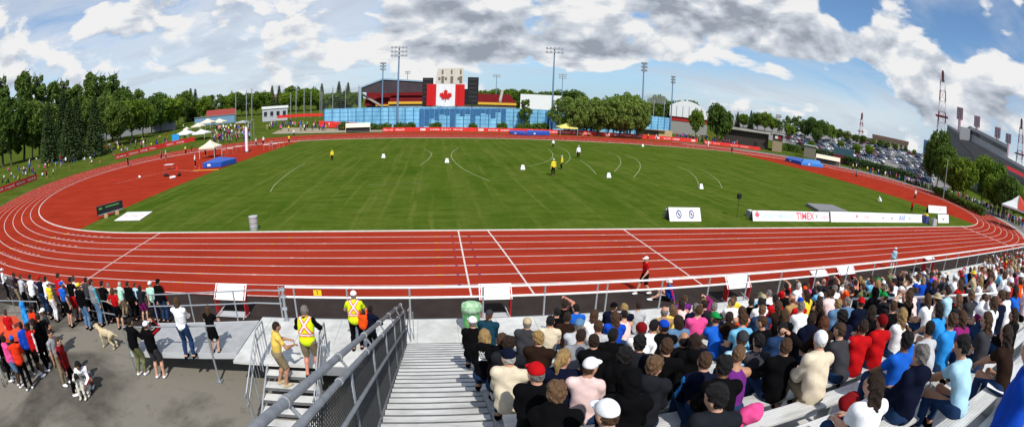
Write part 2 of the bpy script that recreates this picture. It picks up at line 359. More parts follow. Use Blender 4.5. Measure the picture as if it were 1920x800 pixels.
def infield_pts(r):
    P_ = []
    a0 = math.acos((XC-HL)/r)
    for k in range(25): t = math.pi+a0-math.pi*0 if False else None
    lo = math.asin((XC-HL)/r)
    for k in range(13): t = -math.pi/2 - lo*(1-k/12); P_.append((-HL+r*math.cos(t), r*math.sin(t)))
    for k in range(13): t = -math.pi/2 + lo*k/12; P_.append((HL+r*math.cos(t), r*math.sin(t)))
    for k in range(13): t = math.pi/2 - lo*(1-k/12); P_.append((HL+r*math.cos(t), r*math.sin(t)))
    for k in range(13): t = math.pi/2 + lo*k/12; P_.append((-HL+r*math.cos(t), r*math.sin(t)))
    return P_
fld = flat('grass_field', infield_pts(R0-.06), .02, INF)
LINE = mat('white line paint', (.66, .58, .55), .8, 0, .18, 3); YEL = mat('yellow mark paint', (.75, .5, .08), .7); BLUEP = mat('blue mark paint', (.05, .10, .35), .7)
b = MB(); ringmesh(b, R0-.06, R0+.06, .05, mi=0)
a_ = oval(R0-.06, 64); a_.append(a_[0]); b.strip([(x, y, .05) for x, y in a_], [(x, y, 0) for x, y in a_]); a_ = oval(R0+.06, 64); a_.append(a_[0]); b.strip([(x, y, 0) for x, y in a_], [(x, y, .05) for x, y in a_])
tag(b.build('inner_kerb', mat('white kerb', (.70, .67, .62), .6, 0, .12, 3)), kind='structure')
b = MB()
for k in range(1, 9): ringmesh(b, R0+k*LW-.035, R0+k*LW+.035, .005)
def gl(b, p, q, w, z=.008, mi=0):
    p = Vector(p); q = Vector(q); d = (q-p).normalized(); n = Vector((-d.y, d.x))*w/2
    b.add([(p.x-n.x, p.y-n.y, z), (q.x-n.x, q.y-n.y, z), (q.x+n.x, q.y+n.y, z), (p.x+n.x, p.y+n.y, z)], [(0, 1, 2, 3)], mi)
YI, YO = -R0-.08, -R0-8*LW
for x0, x1 in [(-20.2, -20.2), (G(300, 437).x, G(180, 513).x), (G(1170, 431).x, G(1270, 500).x)]: gl(b, (x0, YI), (x1, YO), .08)
p0 = G(915, 433); p1 = G(1000, 548)
prev = None
for t in np.linspace(0, 1, 9):                    # curved start line
    q = Vector((p0.x+(p1.x-p0.x)*(t+.22*t*(1-t)), YI+(YO-YI)*t)); 
    if prev is not None: gl(b, prev, q, .08)
    prev = q
for k in range(8):                                # finish line, dashed by lane
    gl(b, (HL, -R0-k*LW-.1), (HL, -R0-(k+1)*LW+.15), .3, .008)
def mark(x, k, mi, s=.16): b.box((x, -R0-k*LW, .007), (s, .09, .006), mi=mi)
xy = G(817.5, 444).x
for k in range(0, 9):
    mark(xy+.02*k, k, 1); mark(G(560, 446).x-.62*k, k, 1); mark(G(607, 458).x-.62*(k-2), k, 0, .2) if k > 1 else None
    mark(G(848, 444).x, k, 2, .12); mark(G(880, 444).x, k, 2, .12); mark(G(1120, 440).x+.35*k, k, 0, .2); mark(G(1106, 452).x+.4*k, k, 1, .15); mark(G(1330, 438).x+.5*k, k, 1); mark(G(1345, 438).x+.5*k, k, 0, .2)
# staggered hurdle ticks and broken cut-in arcs at the left bend
for k in range(8):
    r1 = R0+(k+1)*LW-.22; xlim = G(212, 446).x
    for j in range(26):
        x = -HL-9+j*.85-k*.9
        if x > xlim-k*1.25: break
        if x > -HL: y = -r1
        else: y = -math.sqrt(max(0, r1*r1-(x+HL)**2))
        b.box((x, y, .007), (.36, .045, .006), mi=0)
    a = math.radians(-103-k*1.0); b.box((-HL+(R0+k*LW)*math.cos(a), (R0+k*LW)*math.sin(a), .007), (.55, .13, .006), mi=1)
for k in range(8):                                # relay marks across the right bend
    a = math.radians(-62-k*1.1); r1 = R0+k*LW+.6; b.tube((HL+(r1-.45)*math.cos(a), (r1-.45)*math.sin(a), .004), (HL+(r1+.45)*math.cos(a), (r1+.45)*math.sin(a), .004), .05, 4)
tag(b.build('lane_lines', [LINE, YEL, BLUEP]), kind='structure')
# lanes across the D areas (high jump apron) and throwing-sector arcs on the grass
CHALK = mat('chalk on grass', (.24, .29, .13), .9, 0, .3, 3)
b = MB()
def arc(px, r=None):
    P_ = [G(*p) for p in px]; Q = []
    n = len(P_)
    for i in range(n-1):
        p0_, p1_, p2_, p3_ = P_[max(i-1, 0)], P_[i], P_[i+1], P_[min(i+2, n-1)]
        for t in np.linspace(0, 1, 7)[(0 if i == 0 else 1):]:
            Q.append(.5*((2*p1_)+(p2_-p0_)*t+(2*p0_-5*p1_+4*p2_-p3_)*t*t+(3*p1_-p0_-3*p2_+p3_)*t**3))
    for p, q in zip(Q, Q[1:]): gl(b, p.xy, q.xy, .10, .03)
for c in [[(507, 360), (515, 347), (530, 334), (548, 320), (572, 306)], [(788, 310), (805, 297), (808, 287), (795, 280)], [(918, 340), (870, 318), (848, 298), (848, 286), (860, 277)],
          [(978, 314), (1010, 308), (1033, 299), (1036, 288), (1028, 280)], [(1060, 307), (1069, 296), (1062, 283), (1045, 275)], [(1118, 327), (1103, 311), (1088, 301)],
          [(1152, 322), (1164, 306), (1158, 293), (1140, 285)], [(1188, 333), (1200, 316), (1196, 302), (1172, 290)], [(1310, 346), (1304, 333), (1291, 321), (1270, 312)], [(1354, 353), (1346, 339), (1328, 325), (1312, 318)]]: arc(c)
for p, q in [((690, 347), (795, 343))]:
    gl(b, G(*p).xy, G(*q).xy, .07, .03)
tag(b.build('chalk_arcs', CHALK), kind='structure')
b = MB()
gl(b, G(215, 345).xy, G(330, 318).xy, .05, .006); gl(b, G(330, 318).xy, G(372, 322).xy, .05, .006)
tag(b.build('apron_lines', LINE), kind='structure')
# ------------------------------------------------------------------ paved ground on this side
APRON = mat('dark asphalt', (.040, .031, .028), 1, 0, .15, 1.2, .5, 150, spec=0, col2=(.050, .040, .036), detail=9)
def asphalt_mat():
    m = mat('worn grey asphalt', (.095, .087, .072), 1, 0, .2, 1.3, .7, 140, spec=0, col2=(.150, .137, .115), detail=11)
    nt = m.node_tree; N = nt.nodes; L = nt.links; b_ = N['Principled BSDF']; src = b_.inputs['Base Color'].links[0].from_socket
    tc = N.new('ShaderNodeTexCoord')
    n = N.new('ShaderNodeTexNoise'); n.inputs['Scale'].default_value = .22; n.inputs['Detail'].default_value = 9; n.inputs['Distortion'].default_value = .5; L.new(tc.outputs['Object'], n.inputs[0])
    r = N.new('ShaderNodeMapRange'); r.inputs[1].default_value = .46; r.inputs[2].default_value = .54; L.new(n.outputs[0], r.inputs[0])
    x = N.new('ShaderNodeMix'); x.data_type = 'RGBA'; x.inputs[7].default_value = (.225, .205, .17, 1); L.new(r.outputs[0], x.inputs[0]); L.new(src, x.inputs[6])
    n = N.new('ShaderNodeTexNoise'); n.inputs['Scale'].default_value = 1.9; n.inputs['Detail'].default_value = 8; n.inputs['Roughness'].default_value = .7; L.new(tc.outputs['Object'], n.inputs[0])
    r = N.new('ShaderNodeMapRange'); r.inputs[1].default_value = .55; r.inputs[2].default_value = .75; r.inputs[4].default_value = .55; L.new(n.outputs[0], r.inputs[0])
    y = N.new('ShaderNodeMix'); y.data_type = 'RGBA'; y.inputs[7].default_value = (.05, .047, .043, 1); L.new(r.outputs[0], y.inputs[0]); L.new(x.outputs[2], y.inputs[6])
    L.new(y.outputs[2], b_.inputs['Base Color']); return m
flat('trackside_apron', [(-110, -60), (110, -60), (110, -36), (-110, -36)], -.03, APRON)
flat('pavement', [(-70, -80), (-20, -80), (-20, -50.1), (-70, -48.6)], -.018, asphalt_mat())
GRV_ = 0
CONC = mat('pale concrete', (.36, .34, .30), .9, 0, .12, 1.0, .2, 60)
b = MB()
i0 = oval(R0+8*LW+.08, 80, 2.6)
ring = [p for p in i0 if p[0] > HL and p[1] > -46]; out = [(HL+(x-HL)*(1+1.6/47), y*(1+1.6/47)) for x, y in ring]
b.strip([(x, y, .01) for x, y in ring], [(x, y, .01) for x, y in out]); b.strip([(x, y, .01) for x, y in out], [(x, y, -.1) for x, y in out])
tag(b.build('concrete_path', CONC), kind='structure')
b = MB(); out2 = [(HL+(x-HL)*(1+9/47), y*(1+9/47)) for x, y in ring]
b.strip([(x, y, -.02) for x, y in out], [(x, y, -.02) for x, y in out2]); tag(b.build('spectator_walk', mat('grey walk', (.16, .15, .14), .9, 0, .15, 1)), kind='structure')
def drape(name, x0, x1, y0, y1, m, step=6.0, up=.05, mask=None):
    xs = np.arange(x0, x1+.1, step); ys = np.arange(y0, y1+.1, step); X, Y = np.meshgrid(xs, ys, indexing='ij'); Z = TH(X, Y)+up
    i = np.arange(X.size).reshape(X.shape); Fq = np.stack([i[:-1, :-1], i[1:, :-1], i[1:, 1:], i[:-1, 1:]], -1).reshape(-1, 4)
    if mask is not None:
        V = np.stack([X, Y], -1).reshape(-1, 2); c = V[Fq].mean(1); Fq = Fq[mask(c[:, 0], c[:, 1])]
    o = obj(name, npmesh(name, np.stack([X, Y, Z], -1).reshape(-1, 3), Fq, [m], smooth=True)); tag(o, kind='structure'); return o
ASPH = mat('car park asphalt', (.21, .20, .19), .9, 0, .12, .2)
drape('car_park', 114, 402, 6, 330, ASPH)
# low mown banks and the dirt around the ball diamond
drape('gravel_yard', -66, -20, 58.5, 72, mat('pale gravel', (.30, .26, .18), .95, 0, .2, 1), 2)
# ------------------------------------------------------------------ bleacher, deck, ramp, railings
Y0, RD, RR = -52.0, .61, .22
def tread_z(k): return 1.0 + RR*(k+.5)
XA, XE, NROW = -20.92, 56.0, 18
def plank_mat():
    m = bpy.data.materials.new('ribbed aluminium'); m.use_nodes = True; nt = m.node_tree; N = nt.nodes; L = nt.links; b = N['Principled BSDF']
    b.inputs['Metallic'].default_value = .15; b.inputs['Roughness'].default_value = .5
    tc = N.new('ShaderNodeTexCoord'); w = N.new('ShaderNodeTexWave'); w.wave_type = 'BANDS'; w.bands_direction = 'Y'; w.inputs['Scale'].default_value = 9; w.inputs['Distortion'].default_value = 0
    L.new(tc.outputs['Object'], w.inputs[0]); bp = N.new('ShaderNodeBump'); bp.inputs['Strength'].default_value = .35; bp.inputs['Distance'].default_value = .01
    L.new(w.outputs['Fac'], bp.inputs['Height']); L.new(bp.outputs[0], b.inputs['Normal'])
    n = N.new('ShaderNodeTexNoise'); n.inputs['Scale'].default_value = 2.3; n.inputs['Detail'].default_value = 8; n.inputs['Roughness'].default_value = .65; mp = N.new('ShaderNodeMapping'); mp.inputs['Scale'].default_value = (.5, 2, 2); L.new(tc.outputs['Object'], mp.inputs[0]); L.new(mp.outputs[0], n.inputs[0])
    r = N.new('ShaderNodeValToRGB'); e = r.color_ramp.elements; e[0].position = .32; e[0].color = (.42, .415, .39, 1); e[1].position = .60; e[1].color = (.70, .70, .68, 1); L.new(n.outputs[0], r.inputs[0]); L.new(r.outputs[0], b.inputs['Base Color'])
    return m
PLK = plank_mat(); NOSE = mat('nosing shade and seam grey', (.15, .15, .155), .6, .3, .2, 8)
stand = thing('bleacher_stand', 'silver aluminium bleacher packed with seated spectators, benches facing the track', 'bleacher', (XA, Y0, 0))
for k in range(NROW):
    y0 = Y0-RD*k; z = tread_z(k)
    b = MB(); b.box(((XA+XE)/2, y0-RD/2, z-.02), (XE-XA, RD-.03, .04)); b.box(((XA+XE)/2, y0-.012, z-.06), (XE-XA, .018, .07), mi=1); b.build('footboard', [PLK, NOSE], stand)
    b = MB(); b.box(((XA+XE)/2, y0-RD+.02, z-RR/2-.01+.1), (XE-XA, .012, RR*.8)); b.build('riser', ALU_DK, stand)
    b = MB(); b.box(((XA+XE)/2, y0-RD+.15, z+.43), (XE-XA, .25, .035))
    b.build('bench_plank', PLK, stand)
b = MB()
for x in np.arange(XA+.3, XE, 1.8):
    for k in range(NROW): b.box((x, Y0-RD*k-RD+.15, tread_z(k)+.21), (.05, .18, .41))
s_ = b.build('bench_bracket', STEEL, stand); s_['kind'] = 'stuff'
b = MB()
for x in np.arange(XA+.2, XE, 3.6):
    b.tube((x, Y0+.1, .9), (x, Y0-RD*NROW, tread_z(NROW)-.3), .05, 6)
    for k in (2, 6, 10, 14, 17): b.tube((x, Y0-RD*k-.3, 0), (x, Y0-RD*k-.3, tread_z(k)-.1), .04, 6)
b.build('understructure', STEEL, stand)['kind'] = 'stuff'
DKV = mat('dark void sheet', (.02, .02, .022), .9)
aisle = thing('aisle_steps', 'silver ribbed metal steps running down beside the chain-link guard', 'steps', (-21.7, Y0, 0))
for k in range(34):
    z = 1.0+.11*(k+1)-.02; y = Y0-.305*k
    b = MB(); b.box((-21.71, y-.155, z-.02), (1.52, .262, .04)); b.box((-21.71, y-.020, z-.0205), (1.52, .036, .044), mi=1); b.build('step', [PLK, NOSE], aisle)  # dark front strip paints in the shade line under each step's nosing
deckT = thing('walkway_deck', 'flat silver metal walkway deck between the fence and the bleacher', 'deck', (-22, -51, 0))
def deck_mat():
    return mat('deck plate', (.50, .50, .48), .7, 0, .14, 1.6, .25, 45, spec=.1, col2=(.70, .70, .67), detail=9)
DK = deck_mat()
b = MB()
b.box((-24.95, -51.7, .96), (4.84, 2.8, .08)); b.box((16.75, -51.15, .96), (78.5, 1.69, .08)); b.build('deck_plate', DK, deckT)
b = MB(); b.box((-24.95, -50.29, .88), (4.84, .03, .26)); b.box((16.75, -50.29, .88), (78.5, .03, .26)); b.box((-24.1, -53.12, .86), (1.2, .03, .26)); b.build('deck_edge', ALU_DK, deckT)
b = MB()
for x in list(np.arange(-27.2, 56, 2.4)):
    MB().tube((x, -50.4, 0), (x, -50.4, .9), .04, 6).build('deck_leg', STEEL, deckT)
b = MB()
for x in np.arange(-27, 56, 1.2): MB().box((x, -51.2, 1.0025), (.006, 1.7, .004)).build('deck_seam', NOSE, deckT)
# flat-topped sheet in front of the rows
ramp = thing('access_ramp', 'grey metal wheelchair ramp sloping down left from the deck', 'ramp', (-30, -51.6, 0))
RX0, RX1, RZ1 = -27.4, -31.7, .66
def rz(x): return 1.0 + (x-RX0)/(RX1-RX0)*(RZ1-1.0)
b = MB(); b.prism([(RX0, -52.65, rz(RX0)), (RX0, -50.6, rz(RX0)), (RX1, -50.6, RZ1), (RX1, -52.65, RZ1)], (0, 0, -.06)); b.build('ramp_plate', mat('ramp tread', (.38, .385, .39), .7, .0, .12, 3, .5, 90), ramp)
b = MB(); 
for y in (-52.68, -50.57): b.prism([(RX0, y, 1.02), (RX1, y, RZ1+.02), (RX1, y, RZ1-.16), (RX0, y, .84)], (0, -.03, 0))
b.build('ramp_kerb', ALU, ramp)
b = MB()
for x in (-28, -29.8, -31.4): MB().tube((x, -51, 0), (x, -51, rz(x)-.06), .04, 6).build('ramp_leg', STEEL, ramp)
rr = thing('ramp_railing', 'galvanised pipe railing along the track side of the ramp', 'railing', (-30, -50.6, 0))
for h in (1.05, .62):
    b = MB(); b.tube((-26.5, -50.55, 1+h), (RX0, -50.55, 1+h), .024); b.tube((RX0, -50.55, 1+h), (RX1-.3, -50.55, RZ1+h), .024); b.build('rail', STEEL, rr)
for x in (-28.2, -30.0, -31.7):
    b = MB(); b.tube((x, -50.55, rz(x)-.1), (x, -50.55, rz(x)+1.05), .026); b.build('post', STEEL, rr)
rr = thing('ramp_railing', 'low pipe rail with one long bolted post on the asphalt side of the ramp', 'railing', (-30, -52.7, 0))
zt = PY(388, 610, -52.72).z
b = MB(); b.tube((-27.9, -52.72, zt+.02), (-31.7, -52.72, zt-.31), .026); b.tube((-31.7, -52.72, zt-.31), (-31.7, -52.72, 0), .026); b.build('rail', STEEL, rr)
b = MB(); b.tube((-28.25, -52.72, 0), (-28.25, -52.72, zt), .034); b.box((-28.25, -52.72, .02), (.2, .2, .04)); b.build('post', STEEL, rr)
# track-side safety fence
fence = thing('safety_fence', 'long white two-rail pipe fence between the bleacher and the track', 'fence', (0, -50.3, 1))
zm = PY(820, 557, -50.3).z
for h in (2.07, zm):
    b = MB(); b.tube((-26.4, -50.3, h), (XE, -50.3, h), .037); b.build('rail', mat('white fence pipe', (.80, .79, .78), .45), fence)
pxs = [528, 556, 655, 770, 905, 1018, 1115, 1133, 1237, 1330, 1408, 1478]
xs = [G(p, 600-max(0, (p-800))*.045, 1.0).x for p in pxs]; x = xs[-1]+2.2
while x < XE: xs.append(x); x += 2.35
for x in xs:
    b = MB(); b.tube((x, -50.3, .82), (x, -50.3, 2.07), .032); b.box((x, -50.3, .9), (.09, .05, .14)); b.build('post', STEEL, fence)
s_ = thing('notice_card', 'small yellow card with a dark figure tied to the white fence rail', 'sign', (PY(596, 556, -50.26).x, -50.26, 1.88))
b = MB(); b.box((0, 0, 0), (.26, .008, .19)); b.build('card', mat('yellow card', (.85, .55, .02), .5), None, origin=(0, 0, 0)).parent = s_
tm = text_mesh('figure', '2', .15, Matrix.Translation((0, -.008, 0)) @ Matrix.Rotation(math.pi/2, 4, 'X'), BLACK, s_)
# corner post cluster where ramp rails meet the fence
c_ = thing('corner_post', 'thick galvanised post with clamps where the ramp rails meet the white fence', 'post', (-26.45, -50.45, 1))
b = MB(); b.tube((0, 0, -.1), (0, 0, 1.12), .05); b.box((0, 0, .02), (.18, .18, .03)); o = b.build('upright', STEEL, None, origin=(0, 0, 0)); o.parent = c_
for h in (.4, .8, 1.04):
    b = MB(); b.tube((-.08, 0, h), (.08, 0, h), .06); o = b.build('clamp', STEEL, None, origin=(0, 0, 0)); o.parent = c_
# stairs from the deck to the asphalt
st = thing('deck_stairs', 'short grey metal staircase from the deck down to the asphalt', 'stairs', (-25.5, -53.1, 0))
for k in range(5):
    b = MB(); b.box((-25.52, -53.1-.29*k-.15, .82-.2*k-.02), (1.5, .3, .04)); b.box((-25.52, -53.1-.29*k-.296, .82-.2*k-.05), (1.5, .012, .09), mi=1)
    b.build('step', [DK, NOSE], st)
for x in (-26.3, -24.74):
    b = MB(); b.prism([(x-.02, -53.1, .98), (x-.02, -54.6, -.02), (x-.02, -54.35, -.02), (x-.02, -53.1, .70)], (.04, 0, 0)); b.build('stringer', STEEL, st)
for x, sgn in ((-26.42, -1), (-24.62, 1)):
    r_ = thing('stair_railing', 'silver pipe handrail on the %s side of the deck stairs' % ('ramp' if sgn < 0 else 'bleacher'), 'railing', (x, -53.1, 0))
    for h in (1.02, .74):
        b = MB(); b.tube((x, -52.6, 1+h), (x, -53.15, 1+h), .022); b.tube((x, -53.15, 1+h), (x, -54.6, h), .022); b.tube((x, -54.6, h), (x, -54.75, h), .022); b.build('rail', STEEL, r_)
    for y, z0, z1 in ((-52.6, .9, 2.02), (-53.2, .8, 1.97), (-53.95, .3, 1.45), (-54.62, 0, 1.02)):
        b = MB(); b.tube((x, y, z0), (x, y, z1), .024); b.build('post', STEEL, r_)
    if sgn > 0:
        b = MB()
        for i in range(10): y = -52.6-i*.2; zz = 2.02-max(0, (-y-53.15))*.69; b.tube((x, y, zz-.95), (x, y, zz), .008, 5)
        b.build('baluster', STEEL, r_)
    else:
        b = MB()
        for i in range(11): y = -52.6-i*.19; zz = 2.02-max(0, (-y-53.15))*.69; b.tube((x, y, zz-.95), (x, y, zz), .008, 5)
        b.build('baluster', STEEL, r_)
# sloping guard beside the aisle: pipes with chain-link
GX = -22.5
gd = thing('aisle_guard', 'sloping chain-link guard with three thick grey pipes beside the metal steps', 'railing', (GX, -52, 0))
def line3(p, q, t): return Vector(p).lerp(Vector(q), t)
rails = [((GX-.09, -52.15, 2.33), (GX-.09, -62.6, 6.34), .034), ((GX, -51.85, 2.02), (GX, -62.4, 6.13), .03), ((GX+.045, -51.9, 1.60), (GX+.045, -61.9, 5.58), .022), ((GX, -51.85, 1.08), (GX, -62.4, 4.80), .024)]
PIPE = mat('weathered grey pipe', (.20, .215, .235), .5, .35, .2, 9, .2, 60)
for p, q, r_ in rails: MB().tube(p, q, r_, 12).build('rail', PIPE, gd, smooth=True)
mdark = mat('chain-link wire', (.045, .047, .05), .6, .3, .1, 8)
b = MB(); 
def top_(y): return 2.02+(-51.85-y)*.3896
def bot_(y): return 1.08+(-51.85-y)*.3526
pitch = .055; ya, yb = -51.85, -62.4
nn = int((ya-yb)/pitch)
for i in range(-24, nn+24):
    for s in (1, -1):
        y = ya-i*pitch; y2 = y-s*1.02      # wire from the bottom pipe at y to the top pipe at y2
        a_y, b_y, t0, t1 = y, y2, 0.0, 1.0
        for lim, lo in ((ya, False), (yb, True)):
            pass
        def clip(v, o):
            return (lim_a(v) if False else v)
        # clip to the panel
        dy = y2-y
        ta, tb = 0.0, 1.0
        t_hi = (ya-y)/dy; t_lo = (yb-y)/dy; tmin, tmax = min(t_hi, t_lo), max(t_hi, t_lo)
        ta = max(ta, tmin); tb = min(tb, tmax)
        if tb-ta < .02: continue
        def pt(t):
            yy = y+dy*t; return (GX, yy, bot_(yy)*(1-t)+top_(yy)*t)
        b.tube(pt(ta), pt(tb), .0052, 3)
b.build('chain_link', mdark, gd)
for y in np.arange(-52.0, -62.4, -1.55):
    b = MB(); b.tube((GX, y, bot_(y)-.25), (GX, y, top_(y)), .026, 10); po_ = b.build('post', PIPE, gd, smooth=True)
    b = MB(); b.tube((GX, y, top_(y)), (GX-.09, y, 2.33+(-52.15-y)*.3837), .014, 8); b.build('bracket', STEEL, po_); b = MB(); b.tube((GX-.09, y-.035, 2.33+(-52.15-y+.035)*.3837), (GX-.09, y+.035, 2.33+(-52.15-y-.035)*.3837), .043, 12); b.build('clamp', STEEL, po_)
    b = MB(); b.tube((GX, y-.5, top_(y-.5)), (GX, y-.44, top_(y-.44)), .038, 10); b.build('coupling', STEEL, po_)
b = MB(); b.ell((GX-.09, -62.6, 6.34), (.045, .045, .045)); b.build('end_cap', STEEL, gd)
e_ = thing('end_post', 'thin grey post with a loop at the foot of the metal steps', 'post', (GX+.12, -51.75, 1))
b = MB(); b.path([(0, 0, 0), (0, 0, 1.0), (0, -.12, 1.1), (0, -.5, 1.22)], .018); o = b.build('upright', STEEL, None, origin=(0, 0, 0)); o.parent = e_
b = MB(); b.tube((.09, .1, 0), (.09, .1, .9), .012); o = b.build('rod', STEEL, None, origin=(0, 0, 0)); o.parent = e_
# slanted white boards on red legs beyond the fence
GRID = mat('faint grid', (.55, .50, .53), .6)
def board(pc, pyb, pyt, wpx, label, gl_=True):
    yb_ = -48.35; a = PY(pc-wpx/2, pyb, yb_); c = PY(pc+wpx/2, pyb, yb_); zt_ = PY(pc, pyt, yb_+.42).z
    w = c.x-a.x; x = (a.x+c.x)/2; zb = (a.z+c.z)/2
    t = thing('slanted_board', label, 'board', (x, yb_, 0), 0, 'slanted white boards on red legs beyond the fence')
    n = Vector((0, -(zt_-zb), .42)).normalized()
    b = MB(); b.prism([(x-w/2, yb_, zb), (x+w/2, yb_, zb), (x+w/2, yb_+.42, zt_), (x-w/2, yb_+.42, zt_)], -n*.03); pn_ = b.build('panel', WHITE, t)
    b = MB()
    def on(u, v, o=.003): return Vector((x-w/2+u*w, yb_+.42*v, zb+(zt_-zb)*v))+n*o
    for u in (.42,): b.prism([on(u-.006, .05), on(u+.006, .05), on(u+.006, .95), on(u-.006, .95)], n*.002)
    for v in (.16, .32, .48): b.prism([on(.12, v-.01), on(.9, v-.01), on(.9, v+.01), on(.12, v+.01)], n*.001)
    b.build('ruling', GRID, pn_)
    for v in (.18, .55, .9): b = MB(); b.prism([on(.035, v-.05, .004), on(.075, v-.05, .004), on(.075, v+.05, .004), on(.035, v+.05, .004)], n*.002); b.build('mark', mat('grey print', (.12, .12, .13)), pn_)
    for v in (.15, .5, .85): b = MB(); b.prism([on(.93, v-.06, .004), on(.97, v-.06, .004), on(.97, v+.06, .004), on(.93, v+.06, .004)], n*.002); b.build('red_mark', REDP, pn_)
    for s in (-1, 1):
        b = MB(); b.prism([(x+s*w*.47, yb_-.02, 0), (x+s*w*.47, yb_-.02, zb+.02), (x+s*w*.47, yb_+.40, zt_-.03), (x+s*w*.47, yb_+.30, 0)], (-s*.035, 0, 0)); b.build('leg', REDP, t)
    b = MB(); b.box((x, yb_+.15, .05), (w*.95, .45, .04)); b.tube((x-w*.45, yb_-.3, .06), (x-w*.35, yb_+.5, .25), .02); b.tube((x+w*.45, yb_-.3, .06), (x+w*.35, yb_+.5, .25), .02); b.build('base', ALU, t)
board(430, 562, 531, 58, 'slanted white board on red legs behind the ramp railing, leftmost of the boards')
board(930, 561, 531, 62, 'slanted white board with grey marks beside the green rubbish bin')
board(1387, 540, 514, 44, 'slanted white board on dark red legs near the crouching athlete')
board(1541, 518, 505, 28, 'small slanted white board with red sides, just left of a similar bigger one')
board(1590, 514, 496, 30, 'white slanted board on red legs, right of the smallest board')
board(1746, 486, 479, 16, 'far white slanted board at the right end of the fence')
# rubbish bin
gp = G(884, 622, 1.0)
bn = thing('rubbish_bin', 'green bag-lined wire rubbish bin standing on the deck by the fence', 'bin', (gp.x, gp.y+.02, 1.0))
gm = mat('green plastic liner', (.08, .50, .10), .35, 0, .25, 5, .9, 9, spec=.3, trans=.3, col2=(.26, .72, .26)); gm2 = mat('clear bag', (.30, .68, .30), .3, 0, .25, 9, 1, 12, trans=.25, col2=(.66, .84, .66))
b = MB(); n = 28; prof = [(.20, .0), (.235, .15), (.25, .4), (.27, .7), (.285, .88)]; vs = []
for r_, z in prof:
    for k in range(n): t = 2*math.pi*k/n; rr_ = r_*(1+.03*math.sin(5*t+z*7)+.02*math.sin(11*t)); vs.append((rr_*math.cos(t), rr_*math.sin(t), z))
b.add(vs, [(j*n+k, j*n+(k+1) % n, (j+1)*n+(k+1) % n, (j+1)*n+k) for j in range(len(prof)-1) for k in range(n)] + [tuple(reversed(range(n)))])
o = b.build('liner', gm, None, smooth=True, origin=(0, 0, 0)); o.parent = bn
b = MB(); vs = []; prof = [(.285, .70), (.30, .69), (.305, .80), (.295, .87), (.27, .885), (.24, .72), (.05, .60)]
for j, (r_, z) in enumerate(prof):
    for k in range(n): t = 2*math.pi*k/n; rr_ = r_*(1+.025*math.sin(7*t+j)+.02*math.sin(13*t)); vs.append((rr_*math.cos(t), rr_*math.sin(t), z+.010*math.sin(9*t+j)))
b.add(vs, [(j*n+k, j*n+(k+1) % n, (j+1)*n+(k+1) % n, (j+1)*n+k) for j in range(len(prof)-1) for k in range(n)])
o = b.build('bag_rim', gm2, None, smooth=True, origin=(0, 0, 0)); o.parent = bn
for h in (.25, .55, .86):
    b = MB(); r_ = .24+.06*h; b.path([(r_*math.cos(2*math.pi*k/20), r_*math.sin(2*math.pi*k/20), h) for k in range(21)], .007, 5); o = b.build('hoop', STEEL, None, origin=(0, 0, 0)); o.parent = bn
# pipe barrier and wall at the far left of the asphalt
lb = thing('pipe_barrier', 'low grey pipe barrier with a rounded end at the left edge', 'barrier', (-42, -51, 0))
q = [G(-60, 566, .9), G(10, 563, .9), G(68, 565, .9)]; e0 = G(78, 598, 0)
b = MB(); b.path([q[0], q[1], q[2], Vector((e0.x, e0.y, .75)), e0], .028); b.build('rail', STEEL, lb)
for p in (G(28, 580, .3), G(-10, 580, .3)):
    b = MB(); b.tube((p.x, p.y, 0), (p.x, p.y, .9), .026); b.build('post', STEEL, lb)
# left part of the low spectator rail, mostly hidden by the standing people
lf = thing('spectator_rail', 'grey pipe rail the standing row of people leans on', 'fence', (-36, -49.4, 0))
pts = [(-33.8, -50.4), (-37, -50.15), (-41, -49.6), (-46, -48.6), (-52, -47.9)]
for h in (1.05, .55): 
    b = MB(); b.path([(x, y+.35, h) for x, y in pts], .025); b.build('rail', STEEL, lf)
for x in np.arange(-52, -33, 2.4):
    y = np.interp(x, [-52, -46, -41, -37, -33.8], [-47.9, -48.6, -49.6, -50.15, -50.4])+.35
    b = MB(); b.tube((x, y, 0), (x, y, 1.05), .028); b.build('post', STEEL, lf)
# guard rail with rounded end among the upper rows on the right
def UP(px, py, h):     # on the sloping plane h above the footboards
    d = ray(px, py); S = RR/RD; t = (1+h+(Y0-CAM[1])*S-CAM[2])/(d[2]+d[1]*S); return Vector(CAM+d*t)
for label, (xa, ya_, xb, yb2) in {'grey pipe guard rail with a rounded end inside the crowded rows': (1598, 560, 1888, 548), 'bent silver pipe rail beside the empty lower rows': (1800, 506, 1876, 492)}.items():
    a, c = UP(xa, ya_, 1.0), UP(xb, yb2, 1.0); u = (c-a); L_ = u.length; u.normalize(); g2 = thing('guard_rail', label, 'railing', (a.x, a.y, a.z-1))
    dn = Vector((0, 0, -1)); ft = c-u*0+Vector((0, 0, -1.0))
    b = MB(); b.path([a, c-u*.25, c-u*.06+dn*.08, c+dn*.26, ft], .032, 10); b.build('top_rail', WHITEPIPE, g2, smooth=True)
    b = MB(); b.tube(a+dn*.55, c+dn*.55, .024, 8); b.build('mid_rail', WHITEPIPE, g2, smooth=True)
    n_ = max(2, int(L_/2.2))
    for i in range(n_):
        q = a.lerp(c, i/n_); b = MB(); b.tube(q, q+dn*1.0, .028, 8); b.build('post', WHITEPIPE, g2)
